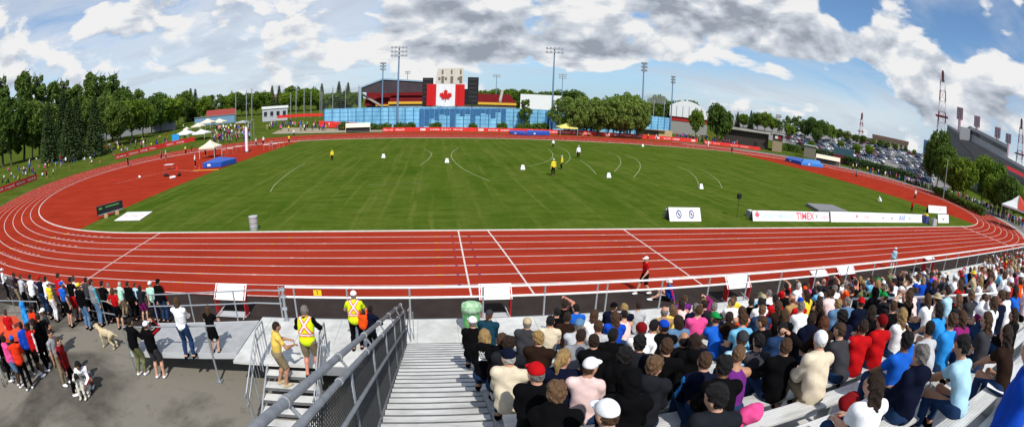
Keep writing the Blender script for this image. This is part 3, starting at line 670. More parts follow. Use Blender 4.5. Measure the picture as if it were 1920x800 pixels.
# ------------------------------------------------------------------ people: one implicit surface per body, garments as surfaces of their own
def smin(a, b, k):
    h = np.clip(.5+.5*(b-a)/k, 0, 1); return b*(1-h)+a*h - k*h*(1-h)
def d_cap(p, a, b, ra, rb):
    a = np.array(a, np.float32); b = np.array(b, np.float32); ba = b-a; pa = p-a
    t = np.clip((pa@ba)/max(float(ba@ba), 1e-9), 0, 1); return np.sqrt(((pa-t[..., None]*ba)**2).sum(-1)) - (ra+(rb-ra)*t)
def d_ell(p, c, r, M=None):
    q = p-np.array(c, np.float32)
    if M is not None: q = q@np.array(M, np.float32)          # M: columns = axes
    r = np.array(r, np.float32); k0 = np.sqrt(((q/r)**2).sum(-1)); k1 = np.sqrt(((q/(r*r))**2).sum(-1)); return k0*(k0-1)/np.maximum(k1, 1e-6)
def prim_eval(pr, p, infl=0.0):
    if pr[0] == 'c':
        _, a, b, ra, rb = pr[:5]; d = d_cap(p, a, b, ra+infl, rb+infl)
        if len(pr) > 5:                       # flat cut at b
            a_ = np.array(a); b_ = np.array(b); n = (b_-a_)/np.linalg.norm(b_-a_); d = np.maximum(d, (p-b_)@n.astype(np.float32))
        return d
    _, c, r, M = pr[:4]; return d_ell(p, c, tuple(v+infl for v in r), M)
def prim_box(pr, infl):
    if pr[0] == 'c':
        _, a, b, ra, rb = pr[:5]; r = max(ra, rb)+infl; a = np.array(a); b = np.array(b); return np.minimum(a, b)-r, np.maximum(a, b)+r
    r = max(pr[2])+infl; c = np.array(pr[1]); return c-r, c+r
def nets(prims, h, k=.03, infl=0.0, wr=0.0, wf=9.0, cuts=(), seed=0):
    """surface nets of the smooth union of prims (list or list of (prim, infl))"""
    prims = [q if isinstance(q, list) else [q, 0.0] for q in prims]
    los, his = zip(*[prim_box(q[0], infl+q[1]) for q in prims]); lo = np.min(los, 0)-3*h-wr; hi = np.max(his, 0)+3*h+wr
    n = np.ceil((hi-lo)/h).astype(int)+1
    gx = [lo[i]+h*np.arange(n[i]) for i in range(3)]
    Pn = np.stack(np.meshgrid(*gx, indexing='ij'), -1).astype(np.float32)
    D = np.full(Pn.shape[:3], 1.0, np.float32); mrg = k+3*h+wr
    for q, inf in prims:
        l, u = prim_box(q, infl+inf); i0 = np.clip(np.floor((l-mrg-lo)/h).astype(int), 0, n); i1 = np.clip(np.ceil((u+mrg-lo)/h).astype(int)+1, 0, n)
        s = tuple(slice(i0[i], i1[i]) for i in range(3)); D[s] = smin(D[s], prim_eval(q, Pn[s], infl+inf), k)
    if wr:
        x, y, z = Pn[..., 0]+seed, Pn[..., 1]+seed*.7, Pn[..., 2]
        D = D + wr*(np.sin(wf*1.9*z+2.5*np.sin(wf*.8*x+1)+1.5*np.sin(wf*y))*.6+np.sin(wf*2.3*x+wf*1.4*z+2*np.sin(wf*.9*z))*.3+np.sin(wf*4.1*z+wf*2.2*y+1.7*np.sin(wf*2*x))*.3)
    for c in cuts: D = np.maximum(D, prim_eval_cut(c, Pn))
    ins = D < 0
    c8 = [(a, b, c) for a in (0, 1) for b in (0, 1) for c in (0, 1)]
    m = tuple(n-1); cnt = np.zeros(m, np.int32)
    for a, b, c in c8: cnt += ins[a:a+m[0], b:b+m[1], c:c+m[2]]
    act = (cnt > 0) & (cnt < 8); vid = np.full(m, -1, np.int64); vid[act] = np.arange(act.sum()); ci = np.argwhere(act)
    acc = np.zeros((len(ci), 3)); wn = np.zeros(len(ci))
    val = {o: D[ci[:, 0]+o[0], ci[:, 1]+o[1], ci[:, 2]+o[2]] for o in c8}
    for o in c8:
        for ax in range(3):
            if o[ax]: continue
            o2 = tuple(1 if i == ax else o[i] for i in range(3)); a = val[o]; b = val[o2]; cr = (a < 0) != (b < 0)
            t = np.where(cr, a/np.where(cr, a-b, 1), 0)
            pos = np.tile(np.array(o, float), (len(ci), 1)); pos[:, ax] += t; acc += np.where(cr[:, None], pos, 0); wn += cr
    V = lo + (ci+acc/wn[:, None])*h
    F = []
    for ax in range(3):
        e = [1, 1, 1]; e[ax] = 0
        sl0 = tuple(slice(1, -1) if i != ax else slice(0, -1) for i in range(3)); sl1 = tuple(slice(1, -1) if i != ax else slice(1, None) for i in range(3))
        a = ins[sl0]; b = ins[sl1]; cr = np.argwhere(a != b); sg = a[tuple(cr.T)]
        base = cr+np.array([1 if i != ax else 0 for i in range(3)]); u, v = [(1, 2), (2, 0), (0, 1)][ax]
        du = np.zeros(3, int); du[u] = 1; dv = np.zeros(3, int); dv[v] = 1
        q = np.stack([vid[tuple((base-du-dv).T)], vid[tuple((base-dv).T)], vid[tuple(base.T)], vid[tuple((base-du).T)]], 1)
        q[~sg] = q[~sg][:, ::-1]; F.append(q)
    F = np.concatenate(F); F = F[(F >= 0).all(1)]
    return V, F
def prim_eval_cut(c, p):
    if c[0] == 'plane': return (p-np.array(c[1], np.float32))@np.array(c[2], np.float32)
    if c[0] == 'not': return -prim_eval(c[1], p)
    return prim_eval(c, p)
def unit(v): v = np.array(v, float); return v/(np.linalg.norm(v)+1e-9)
def ik(a, c, l1, l2, pole):
    a = np.array(a, float); c = np.array(c, float); d = c-a; L_ = np.linalg.norm(d); L2 = min(L_, (l1+l2)*.999); u = d/L_; c = a+u*L2
    x = (l1*l1-l2*l2+L2*L2)/(2*L2); hh = math.sqrt(max(l1*l1-x*x, 0)); p = np.array(pole, float); p = p-u*(p@u); p = unit(p); return a+u*x+p*hh, c
def Rx(a): c, s = math.cos(a), math.sin(a); return np.array([[1, 0, 0], [0, c, -s], [0, s, c]])
def Rz(a): c, s = math.cos(a), math.sin(a); return np.array([[c, -s, 0], [s, c, 0], [0, 0, 1]])
def Ry(a): c, s = math.cos(a), math.sin(a); return np.array([[c, 0, s], [0, 1, 0], [-s, 0, c]])
D2 = math.pi/180
# name: pelvis height, lean of belly, lean of chest (deg), head (pitch down, yaw), hands L/R (x,y,z), feet L/R (x,y,z), poles
POSES = {
 'sit':      dict(pz=.53, l1=3, l2=8, hp=12, hy=0, hands=[(-.13, .38, .62), (.13, .38, .62)], feet=[(-.13, .42, 0), (.13, .42, 0)]),
 'lean':     dict(pz=.53, l1=22, l2=38, hp=18, hy=-10, hands=[(-.06, .62, .56), (.06, .62, .58)], feet=[(-.16, .38, 0), (.16, .40, 0)]),
 'sitl':     dict(pz=.53, l1=6, l2=13, hp=16, hy=-34, hands=[(-.10, .40, .62), (.06, .42, .64)], feet=[(-.16, .36, 0), (.10, .46, 0)]),
 'sitr':     dict(pz=.53, l1=4, l2=10, hp=9, hy=38, hands=[(-.05, .40, .64), (.14, .36, .62)], feet=[(-.10, .46, 0), (.15, .38, 0)]),
 'leanr':    dict(pz=.53, l1=18, l2=34, hp=10, hy=30, hands=[(-.10, .56, .56), (.10, .58, .56)], feet=[(-.17, .40, 0), (.15, .36, 0)]),
 'slump':    dict(pz=.52, l1=10, l2=26, hp=25, hy=14, hands=[(-.09, .46, .60), (.07, .47, .62)], feet=[(-.14, .44, 0), (.15, .42, 0)]),
 'shade':    dict(pz=.53, l1=4, l2=6, hp=8, hy=28, hands=[(-.13, .38, .62), (.10, .20, 1.30)], feet=[(-.13, .42, 0), (.13, .42, 0)], ep=[(-1, -.3, -.4), (1, .2, -.6)]),
 'photo':    dict(pz=.53, l1=5, l2=10, hp=5, hy=-6, hands=[(-.05, .30, 1.16), (.05, .30, 1.16)], feet=[(-.13, .42, 0), (.13, .42, 0)], ep=[(-.8, .1, -1), (.8, .1, -1)]),
 'cross':    dict(pz=.53, l1=2, l2=16, hp=14, hy=-30, hands=[(.07, .24, .80), (-.07, .26, .84)], feet=[(-.13, .42, 0), (.13, .42, 0)], ep=[(-1, 0, -.5), (1, 0, -.5)]),
 'stand':    dict(pz=.95, l1=0, l2=2, hp=6, hy=0, hands=[(-.27, .04, .80), (.27, .06, .82)], feet=[(-.11, .02, 0), (.12, -.02, 0)]),
 'rail':     dict(pz=.93, l1=6, l2=14, hp=10, hy=0, hands=[(-.16, .42, 1.09), (.16, .42, 1.09)], feet=[(-.12, -.05, 0), (.10, .05, 0)], ep=[(-1, -.6, -.6), (1, -.6, -.6)]),
 'hips':     dict(pz=.95, l1=0, l2=0, hp=5, hy=20, hands=[(-.19, .03, 1.02), (.19, .05, 1.02)], feet=[(-.13, 0, 0), (.13, .04, 0)], ep=[(-1, -.4, 0), (1, -.4, 0)]),
 'film':     dict(pz=.94, l1=-2, l2=3, hp=2, hy=0, hands=[(-.07, .26, 1.60), (.07, .26, 1.60)], feet=[(-.12, 0, 0), (.12, .05, 0)], ep=[(-.9, .1, -.8), (.9, .1, -.8)]),
 'arms':     dict(pz=.95, l1=0, l2=2, hp=12, hy=-18, hands=[(.08, .20, 1.18), (-.08, .22, 1.22)], feet=[(-.12, 0, 0), (.11, .06, 0)], ep=[(-1, 0, -.5), (1, 0, -.5)]),
 'walk':     dict(pz=.93, l1=3, l2=5, hp=8, hy=0, hands=[(-.25, .24, .90), (.25, -.16, .86)], feet=[(-.09, -.30, .05), (.09, .30, 0)]),
 'squat':    dict(pz=.34, l1=35, l2=52, hp=30, hy=0, hands=[(-.10, .62, .35), (.14, .60, .42)], feet=[(-.16, .12, 0), (.16, .12, 0)], kp=[(-.5, 1, .5), (.5, 1, .5)]),
 'floor':    dict(pz=.13, l1=-8, l2=6, hp=8, hy=15, hands=[(-.22, -.22, .05), (.16, .34, .36)], feet=[(-.12, .78, 0), (.12, .52, 0)], kp=[(-.1, .2, 1), (.1, .2, 1)]),
 'lie':      dict(pz=.12, l1=-48, l2=-40, hp=10, hy=0, hands=[(-.3, -.38, .06), (.3, -.38, .06)], feet=[(-.1, .85, 0), (.12, .84, 0)], kp=[(0, 0, 1), (0, 0, 1)], ep=[(-.5, -1, .2), (.5, -1, .2)]),
}
def skeleton(nm):
    q = POSES[nm]; s = {}
    pz = q['pz']; P0 = np.array([0, 0, pz]); R1 = Rx(-q['l1']*D2); R2 = Rx(-q['l2']*D2)
    s['pel'] = P0; s['R1'] = R1; s['R2'] = R2
    s['belly'] = P0+R1@np.array([0, .005, .14]); base = P0+R1@np.array([0, 0, .22])
    s['chest'] = base+R2@np.array([0, .0, .12]); s['neck0'] = base+R2@np.array([0, -.015, .27])
    s['sh'] = [base+R2@np.array([sx*.168, -.01, .215]) for sx in (-1, 1)]
    hr = Rz(-q['hy']*D2)@Rx(-(q['hp']*.6)*D2); s['hR'] = hr; s['neck1'] = s['neck0']+hr@np.array([0, .012, .07]); s['head'] = s['neck0']+hr@np.array([0, .03, .165])
    ep = q.get('ep', [(-.42, -.7, -1), (.42, -.7, -1)] if pz < .6 else [(-.5, -1, -.3), (.5, -1, -.3)]); s['arm'] = []
    for i in (0, 1):
        e, w = ik(s['sh'][i], q['hands'][i], .29, .255, ep[i]); s['arm'].append((s['sh'][i], e, w))
    kp = q.get('kp', [(-.05, 1, .6), (.05, 1, .6)]); s['leg'] = []
    for i, sx in enumerate((-1, 1)):
        hip = P0+R1@np.array([sx*.088, 0, -.03]) if pz > .6 else P0+np.array([sx*.09, .01, -.02])
        an = np.array(q['feet'][i], float)+np.array([0, 0, .085]); k_, a_ = ik(hip, an, .44, .42, kp[i]); s['leg'].append((hip, k_, a_))
    return s
def V_(a, b, t): return np.array(a)+(np.array(b)-np.array(a))*t
def torso(s):
    return [('e', s['pel'], (.160, .112, .115), s['R1']), ('e', s['belly'], (.148, .106, .17), s['R1']), ('e', s['chest'], (.160, .105, .185), s['R2']),
            ('c', s['sh'][0], s['sh'][1], .055, .055), ('c', s['neck0']-s['R2']@np.array([0, 0, .035]), s['sh'][0], .056, .040), ('c', s['neck0']-s['R2']@np.array([0, 0, .035]), s['sh'][1], .056, .040), ('e', s['chest']-s['R2']@np.array([0, 0, .1]), (.150, .104, .15), s['R2']), ('c', s['neck0']-s['R2']@np.array([0, 0, .05]), s['neck0']+s['R2']@np.array([0, 0, .01]), .075, .055)]
def arms(s, t0=0, t1=2.0):
    o = []
    for sh, e, w in s['arm']:
        if t1 <= 1: o.append(('c', sh, V_(sh, e, t1), .052, .045, 1))
        else:
            o.append(('c', sh, e, .052, .040)); o.append(('c', e, V_(e, w, t1-1), .041, .031, 1) if t1 < 2 else ('c', e, w, .040, .028))
            o.append(('c', V_(e, w, .1), V_(e, w, min(.5, t1-1)), .042, .036))
    return o
def legs(s, t1=2.0):
    o = []
    for h, k_, a in s['leg']:
        if t1 <= 1: o.append(('c', h, V_(h, k_, t1), .092, .062, 1))
        else:
            o.append(('c', h, k_, .090, .056)); m = V_(k_, a, .3)+np.array([0, -.012, 0]); o.append(('c', k_, m, .054, .054)); e = V_(k_, a, min(1, t1-1)); o.append(('c', m, e, .054, .036) if t1 >= 2 else ('c', m, e, .054, .042, 1))
    return o
def foot(s, i):
    h, k_, a = s['leg'][i]; f = unit(a-k_); fw = np.array([0, 1, 0]) if abs(f[2]) > .35 else np.array([0, .3, 1.0])
    if POSES_cur in ('lie',): fw = np.array([0, .25, 1.0])
    fw = unit(fw); up = unit(np.cross(np.array([1.0, 0, 0]), fw)); M = np.stack([np.cross(fw, up), fw, up], 1)
    dn = -np.abs(up[2]) if up[2] > .5 else -.3
    return [('c', a, a+fw*.03-up*.03, .036, .040), ('e', a+fw*.055-up*.045, (.044, .125, .040), M), ('c', a-fw*.03-up*.045, a+fw*.02-up*.05, .034, .036)]
POSES_cur = ''
def head(s, hair=False):
    c = s['head']; R = s['hR']; T = lambda v: c+R@np.array(v)
    return [('e', T((0, -.008, .02)), (.074, .092, .095), R), ('e', T((0, .018, -.035)), (.058, .072, .078), R), ('c', s['neck0']-R@np.array([0, 0, .02]), T((0, -.015, -.05)), .055, .052),
            ('e', T((0, .094, -.012)), (.013, .018, .026), R), ('e', T((.075, -.005, -.005)), (.011, .020, .032), R), ('e', T((-.075, -.005, -.005)), (.011, .020, .032), R),
            ('e', T((0, .078, -.052)), (.026, .014, .010), R), ('e', T((0, .070, .022)), (.055, .018, .012), R)]
# a relaxed hand with five unequal, bent fingers; wrist at the origin, fingers along +y, palm facing -z, thumb on +x
def make_hand(curl):
    pr = [('e', (0, .045, 0), (.040, .052, .015), None), ('c', (0, -.02, 0), (0, .02, 0), .024, .026)]
    for x, l, a in ((-.030, .058, -6), (-.011, .072, -2), (.010, .076, 2), (.030, .066, 7)):
        b0 = np.array([x, .082, 0.]); d = Rz(-a*D2)@np.array([0, 1, 0]); p = b0; seg = l/2.4
        for j in range(3):
            an = curl*(.5+j)*D2; dd = np.array([d[0], d[1]*math.cos(an), -math.sin(an)]); q = p+dd*seg; pr.append(('c', p, q, .0090-.0008*j, .0084-.0008*j)); p = q
    pr.append(('c', (.030, .025, -.002), (.056, .055, -.012), .013, .011)); pr.append(('c', (.056, .055, -.012), (.058, .085, -.020), .0105, .009))
    return nets(pr, .0062, .006)
HAND = make_hand(38)
def hand_at(e, w, side):
    y = unit(w-e); up = np.array([0, 0, 1.0]) if abs(y[2]) < .8 else np.array([0, 1.0, .0]); z = unit(up-y*(up@y)); x = np.cross(y, z)
    V, F = HAND; Wp = np.array(w)+(-side)*V[:, :1]*x+V[:, 1:2]*y+V[:, 2:]*z
    return Wp, (F[:, ::-1] if side > 0 else F)
_pm = {}
def body_mesh(nm, h=.0165):
    global POSES_cur
    key = ('body', nm)
    if key in _pm: return _pm[key]
    s = skeleton(nm); POSES_cur = nm
    V, F = nets(torso(s)+arms(s)+legs(s)+foot(s, 0)+foot(s, 1)+head(s), h, .035)
    # smooth once, sharpen nothing
    n0 = len(V); c = V[F].mean(1); c = (c-s['head'])@s['hR']; mi = np.zeros(len(F), int)
    eye = (np.abs(np.abs(c[:, 0])-.031) < .013) & (np.abs(c[:, 2]-.002) < .010) & (c[:, 1] > .055); lip = (np.abs(c[:, 0]) < .024) & (np.abs(c[:, 2]+.052) < .010) & (c[:, 1] > .06)
    mi[eye] = 1; mi[lip] = 2
    Vs, Fs, Ms = [V], [F], [mi]; o = n0
    for i, sd in ((0, -1), (1, 1)):
        sh, e, w = s['arm'][i]; Wv, Wf = hand_at(e, w, sd); Vs.append(Wv); Fs.append(Wf+o); Ms.append(np.zeros(len(Wf), int)); o += len(Wv)
    me = npmesh('person_'+nm, np.concatenate(Vs), np.concatenate(Fs), [SKIN['light'], EYE, LIP], np.concatenate(Ms), True); _pm[key] = me; return me
def garment(nm, kind, h=.017):
    global POSES_cur
    key = (kind, nm)
    if key in _pm: return _pm[key]
    if kind.endswith('+p'):            # the same garment with a printed patch on its back
        s = skeleton(nm); me = garment(nm, kind[:-2]).copy(); me.materials.append(BLACK); nf = len(me.polygons); c = np.zeros(nf*3, np.float32); me.polygons.foreach_get('center', c); q = (c.reshape(-1, 3)-s['chest'])@s['R2']
        m = (q[:, 1] < -.04) & (np.abs(q[:, 0]) < .085) & (np.abs(q[:, 2]-.03) < .075) & (np.sin(q[:, 0]*130+q[:, 2]*60)+np.sin(q[:, 2]*170+1) > -.3); me.polygons.foreach_set('material_index', m.astype(np.int32)); _pm[key] = me; return me
    s = skeleton(nm); POSES_cur = nm; T = torso(s); R2 = s['R2']; low = ('c', s['pel']+s['R1']@np.array([0, 0, -.02]), s['pel']+s['R1']@np.array([0, 0, .08]), .12, .12)
    slots = 1; mi = None; neck = ('not', ('e', s['neck0']+R2@np.array([0, .01, .075]), (.062, .062, .07), None))
    if kind == 'tee': V, F = nets(T+arms(s, 0, .62), h, .03, .014, .0075, 10, [neck])
    elif kind == 'polo': V, F = nets(T+arms(s, 0, .62)+[('c', s['neck0']-R2@np.array([0, 0, .0]), s['neck0']+R2@np.array([0, .01, .035]), .058, .054, 1)], h, .03, .014, .004, 12)
    elif kind == 'tank': V, F = nets([T[i] for i in (0, 1, 2, 6)]+[('c', s['sh'][0]*.72+s['sh'][1]*.28, s['sh'][0]*.28+s['sh'][1]*.72, .045, .045)], h, .03, .011, .003, 12, [('not', ('e', s['neck0']+R2@np.array([0, .01, .06]), (.075, .075, .09), None))])
    elif kind == 'long': V, F = nets(T+arms(s, 0, 1.9), h, .03, .016, .009, 9.5, [neck])
    elif kind in ('jacket', 'stripe', 'trim'):
        V, F = nets([[q_, .012 if i_ in (0, 1) else 0] for i_, q_ in enumerate(T)]+arms(s, 0, 1.93)+[('c', s['neck0']-R2@np.array([0, 0, .02]), s['neck0']+R2@np.array([0, .01, .045]), .062, .056, 1)], h, .04, .022, .012, 8.5)
        if kind != 'jacket':
            c = V[F].mean(1); mi = np.zeros(len(F), int)
            for sh, e, w in s['arm']:
                for a, b in ((sh, e), (e, w)):
                    t = ((c-a)@(b-a))/((b-a)@(b-a)); q = c-(a+np.clip(t, 0, 1)[:, None]*(b-a)); out = np.array([np.sign(sh[0]), 0, .35]); n_ = q/(np.linalg.norm(q, axis=1)[:, None]+1e-9)
                    mi[(t > -.3) & (t < 1) & (n_@unit(out) > (.93 if kind == 'stripe' else .86)) & (np.linalg.norm(q, axis=1) < .12)] = 1
            slots = 2
    elif kind == 'hoodie':
        V, F = nets(T+arms(s, 0, 1.93)+[('e', s['neck0']+R2@np.array([0, -.065, .0]), (.10, .06, .085), R2), ('c', s['neck0']-R2@np.array([0, 0, .02]), s['neck0']+R2@np.array([0, .0, .04]), .066, .060, 1)], h, .04, .023, .012, 8)
    elif kind == 'vest':
        V, F = nets([T[i] for i in (0, 1, 2, 6)]+[('c', s['sh'][0]*.8+s['sh'][1]*.2, s['sh'][0]*.2+s['sh'][1]*.8, .06, .06)], .012, .03, .034, .004, 9, [neck])
        c = V[F].mean(1); q = (c-s['chest'])@R2; mi = np.zeros(len(F), int); x, z = q[:, 0], q[:, 2]-.02; bk = q[:, 1] < .02
        for m_, w in ((1, .044), (2, .022)):
            a = np.minimum(np.abs(x*.82-z*.57), np.abs(x*.82+z*.57)); mi[bk & (a < w) & (np.abs(z) < .18)] = m_
            mi[(~bk) & (np.abs(np.abs(x)-.08) < w)] = m_; mi[np.abs(q[:, 2]+.20) < w*.9] = m_
        slots = 3
    elif kind == 'dress': V, F = nets(T+arms(s, 0, .5)+[('c', s['pel'], s['pel']+np.array([0, .02, -.30]), .15, .17, 1)], h, .035, .014, .005, 9, [neck])
    elif kind in ('trousers', 'jeans'): V, F = nets([T[0]]+legs(s, 1.92), h, .025, .014, .005, 10, [('plane', s['pel']+s['R1']@np.array([0, 0, .10]), s['R1']@np.array([0, 0, 1.]))])
    elif kind == 'shorts': V, F = nets([T[0]]+legs(s, .92), h, .03, .020, .006, 9, [('plane', s['pel']+s['R1']@np.array([0, 0, .10]), s['R1']@np.array([0, 0, 1.]))])
    elif kind in ('shoe0', 'shoe1'): V, F = nets(foot(s, int(kind[-1])), .012, .02, .009)
    me = npmesh(kind+'_'+nm, V, F, [BLACK]*slots, mi, True); _pm[key] = me; return me
def hair_mesh(kind):
    key = ('hair', kind)
    if key in _pm: return _pm[key]
    sk = ('e', (0, -.016, .034), (.079, .094, .094), None); face = ('plane', (0, .052, .0), unit((0, 1, -.55))); low = ('plane', (0, 0, -.055), (0, 0, -1.)); mi = None; slots = 1
    side = ('not', ('e', (0, .085, -.03), (.10, .075, .085), None))
    back = ('e', (0, -.045, -.005), (.070, .062, .085), None)
    if kind == 'short': V, F = nets([sk, back], .0100, .02, .003, .006, 52, [face, side, low])
    elif kind == 'thick': V, F = nets([sk, back, ('e', (0, -.01, .06), (.088, .09, .075), None)], .0105, .02, .006, .010, 44, [face, side, low])
    elif kind == 'balding': V, F = nets([back, ('e', (0, -.02, .0), (.080, .085, .05), None)], .0115, .02, .002, .002, 40, [side, ('plane', (0, 0, .055), unit((0, .3, 1)))])
    elif kind == 'long': V, F = nets([sk, back, ('c', (0, -.05, 0), (0, -.075, -.20), .074, .055), ('c', (.062, -.02, 0), (.07, -.03, -.17), .03, .022), ('c', (-.062, -.02, 0), (-.07, -.03, -.17), .03, .022)], .0115, .025, .006, .009, 36, [('not', ('e', (0, .095, -.05), (.072, .085, .14), None)), ('plane', (0, .06, .03), unit((0, 1, -.3)))])
    elif kind == 'bob': V, F = nets([sk, back, ('c', (0, -.04, 0), (0, -.05, -.09), .082, .076), ('c', (.068, -.0, 0), (.07, 0, -.08), .026, .024), ('c', (-.068, -.0, 0), (-.07, 0, -.08), .026, .024)], .0125, .02, .006, .006, 28, [('not', ('e', (0, .095, -.05), (.066, .085, .14), None)), ('plane', (0, .06, .03), unit((0, 1, -.3)))])
    elif kind == 'pony': V, F = nets([sk, back, ('c', (0, -.105, .03), (0, -.135, -.02), .028, .036), ('c', (0, -.135, -.02), (.01, -.115, -.17), .036, .018)], .0115, .015, .003, .004, 34, [('not', ('e', (0, .095, -.045), (.088, .080, .11), None)), face])
    elif kind == 'curly': V, F = nets([('e', (0, -.02, .035), (.10, .11, .10), None), ('e', (0, -.04, -.02), (.095, .08, .08), None)], .0125, .02, .006, .012, 42, [side, ('plane', (0, .06, .03), unit((0, 1, -.4)))])
    elif kind == 'cap':
        V, F = nets([('e', (0, -.012, .040), (.086, .103, .088), None), ('e', (0, .105, .042), (.066, .075, .012), None), ('e', (0, 0, .130), (.009, .009, .006), None)], .0115, .012, .003, .0, 30, [('plane', (0, 0, .028), unit((0, .1, -1)))])
    elif kind == 'beanie': V, F = nets([('e', (0, -.018, .040), (.088, .103, .098), None)], .0115, .012, .004, .002, 40, [('plane', (0, 0, .002), unit((0, .35, -1)))])
    elif kind == 'hat':
        V, F = nets([('e', (0, -.01, .055), (.088, .102, .085), None), ('e', (0, -.005, .035), (.155, .168, .014), None)], .0125, .012, .003, .0, 30, [('plane', (0, 0, .02), (0, 0, -1.))])
    elif kind == 'hood': V, F = nets([('e', (0, -.03, .02), (.105, .12, .135), None), ('c', (0, -.06, -.06), (0, -.06, -.15), .09, .10)], .0135, .02, .006, .006, 20, [('not', ('e', (0, .12, -.01), (.078, .11, .11), None))])
    me = npmesh('hair_'+kind, V, F, [BLACK]*slots, mi, True); _pm[key] = me; return me
SKIN = {k: mat('skin '+k, c, .55, 0, .06, 12, spec=.35) for k, c in {'light': (.55, .30, .20), 'pale': (.64, .38, .27), 'tan': (.42, .21, .12), 'ruddy': (.58, .24, .16), 'brown': (.16, .072, .036), 'dark': (.055, .026, .015)}.items()}
EYE = mat('eye', (.02, .015, .012), .2); LIP = mat('lip', (.36, .11, .08), .5)
HAIRC = {k: mat(k+' hair', c, .6, 0, .6, 22, 1.0, 60, spec=.25, stretch=(3, 3, .5)) for k, c in {'black': (.010, .008, .008), 'dark brown': (.028, .015, .009), 'brown': (.075, .037, .018), 'reddish brown': (.12, .04, .018), 'light brown': (.16, .09, .045), 'blond': (.36, .23, .09), 'grey': (.20, .18, .165), 'white': (.5, .48, .45)}.items()}
CC = {'black': '#0b0b0d', 'white': '#ececee', 'navy': '#0f1428', 'dark grey': '#202227', 'charcoal': '#3a3a3f', 'grey': '#85878b', 'light grey': '#b9bbbf', 'red': '#b8151a', 'dark red': '#7a1418', 'brown': '#3d2a20',
      'dark brown': '#2a1c16', 'cream': '#d9cbb2', 'beige': '#b9a988', 'blue': '#1d5fc4', 'royal blue': '#1748b8', 'light blue': '#6fb4d8', 'pale blue': '#a8cfe2', 'sky blue': '#2f8fdc', 'denim': '#243a5c', 'steel blue': '#5d7fa3',
      'teal': '#173a4a', 'green': '#1c8a45', 'mint': '#b5e6cf', 'olive': '#6b6f4c', 'yellow': '#e8cf3a', 'pale yellow': '#e6c35f', 'hi-vis yellow': '#d9f024', 'orange': '#e8501a', 'tomato': '#e03a1c', 'purple': '#6b2a7a', 'magenta': '#8a2468',
      'pink': '#e2508f', 'pale pink': '#e6c9c6', 'khaki': '#8a7a60', 'tan': '#a8895a', 'silver': '#e0d8d8', 'cyan': '#2bb5c9', 'dark purple': '#33202e', 'checked grey': '#9a9a9c'}
def cloth(c): return mat(c+' cloth', CC[c], .88, 0, .16, 7, .35, 160, spec=.06)
SEATED = []; ALLP = []
PCOUNT = 0
def person(loc, rz, pose='sit', top=('tee', 'white'), bot=('jeans', 'denim'), hair=('short', 'brown'), hat=None, skin='light', sc_=1.0, label='person', group=None, shoes='white', extra=None, full=True, trim='white', hs=1.0):
    r = obj('person', body_mesh(pose)); r.location = loc; r.rotation_euler = (0, 0, rz); r.scale = (sc_,)*3
    tag(r, label, 'person', group)
    sl = r.material_slots[0]; sl.link = 'OBJECT'; sl.material = SKIN[skin]
    s = _sk(pose)
    def part(nm, me, mats, M=None):
        o = obj(nm, me, r)
        for i, m in enumerate(mats): o.material_slots[i].link = 'OBJECT'; o.material_slots[i].material = m
        if M is not None: o.matrix_local = M
        return o
    g = garment(pose, top[0]); ms = [cloth(top[1])]
    if top[0] in ('stripe', 'trim') or top[0].endswith('+p'): ms.append(cloth(trim))
    nmap = {'tee': 'shirt', 'polo': 'shirt', 'tank': 'tank_top', 'long': 'shirt', 'dress': 'dress', 'hoodie': 'hooded_jacket'}
    part(nmap.get(top[0].replace('+p', ''), 'jacket'), g, ms)
    if bot: part(bot[0], garment(pose, bot[0]), [cloth(bot[1])])
    M = Matrix.Translation(Vector(s['head'])) @ Matrix([list(row)+[0] for row in s['hR']]+[[0, 0, 0, 1]])
    Mh = M @ Matrix.Diagonal((hs, hs, hs, 1))
    if hair and hat: Mh = M @ Matrix.Translation((0, 0, -.012)) @ Matrix.Diagonal((.97, .97, .78, 1))
    if hair: part('hair', hair_mesh(hair[0]), [HAIRC[hair[1]]], Mh)
    if hat: part({'cap': 'cap', 'beanie': 'beanie', 'hat': 'sun_hat', 'hood': 'hood'}[hat[0]], hair_mesh(hat[0]), [cloth(hat[1])], M @ (Matrix.Rotation(math.pi, 4, 'Z') if len(hat) > 2 else Matrix.Identity(4)))
    if shoes:
        for i in (0, 1): part('shoe', garment(pose, 'shoe%d' % i), [cloth(shoes)])
    if extra == 'vest': part('safety_vest', garment(pose, 'vest'), [cloth('hi-vis yellow'), cloth('orange'), cloth('silver')])
    ALLP.append(r); return r
_skc = {}
def _sk(p):
    if p not in _skc: _skc[p] = skeleton(p)
    return _skc[p]
ORD = ['front', 'second', 'third', 'fourth', 'fifth', 'sixth', 'seventh', 'eighth', 'ninth', 'tenth', 'eleventh', 'twelfth', 'thirteenth', 'fourteenth', 'fifteenth', 'sixteenth', 'seventeenth', 'eighteenth']
GS = 'spectators seated on the bleacher'
def hipy(k): return Y0-RD*k-.47
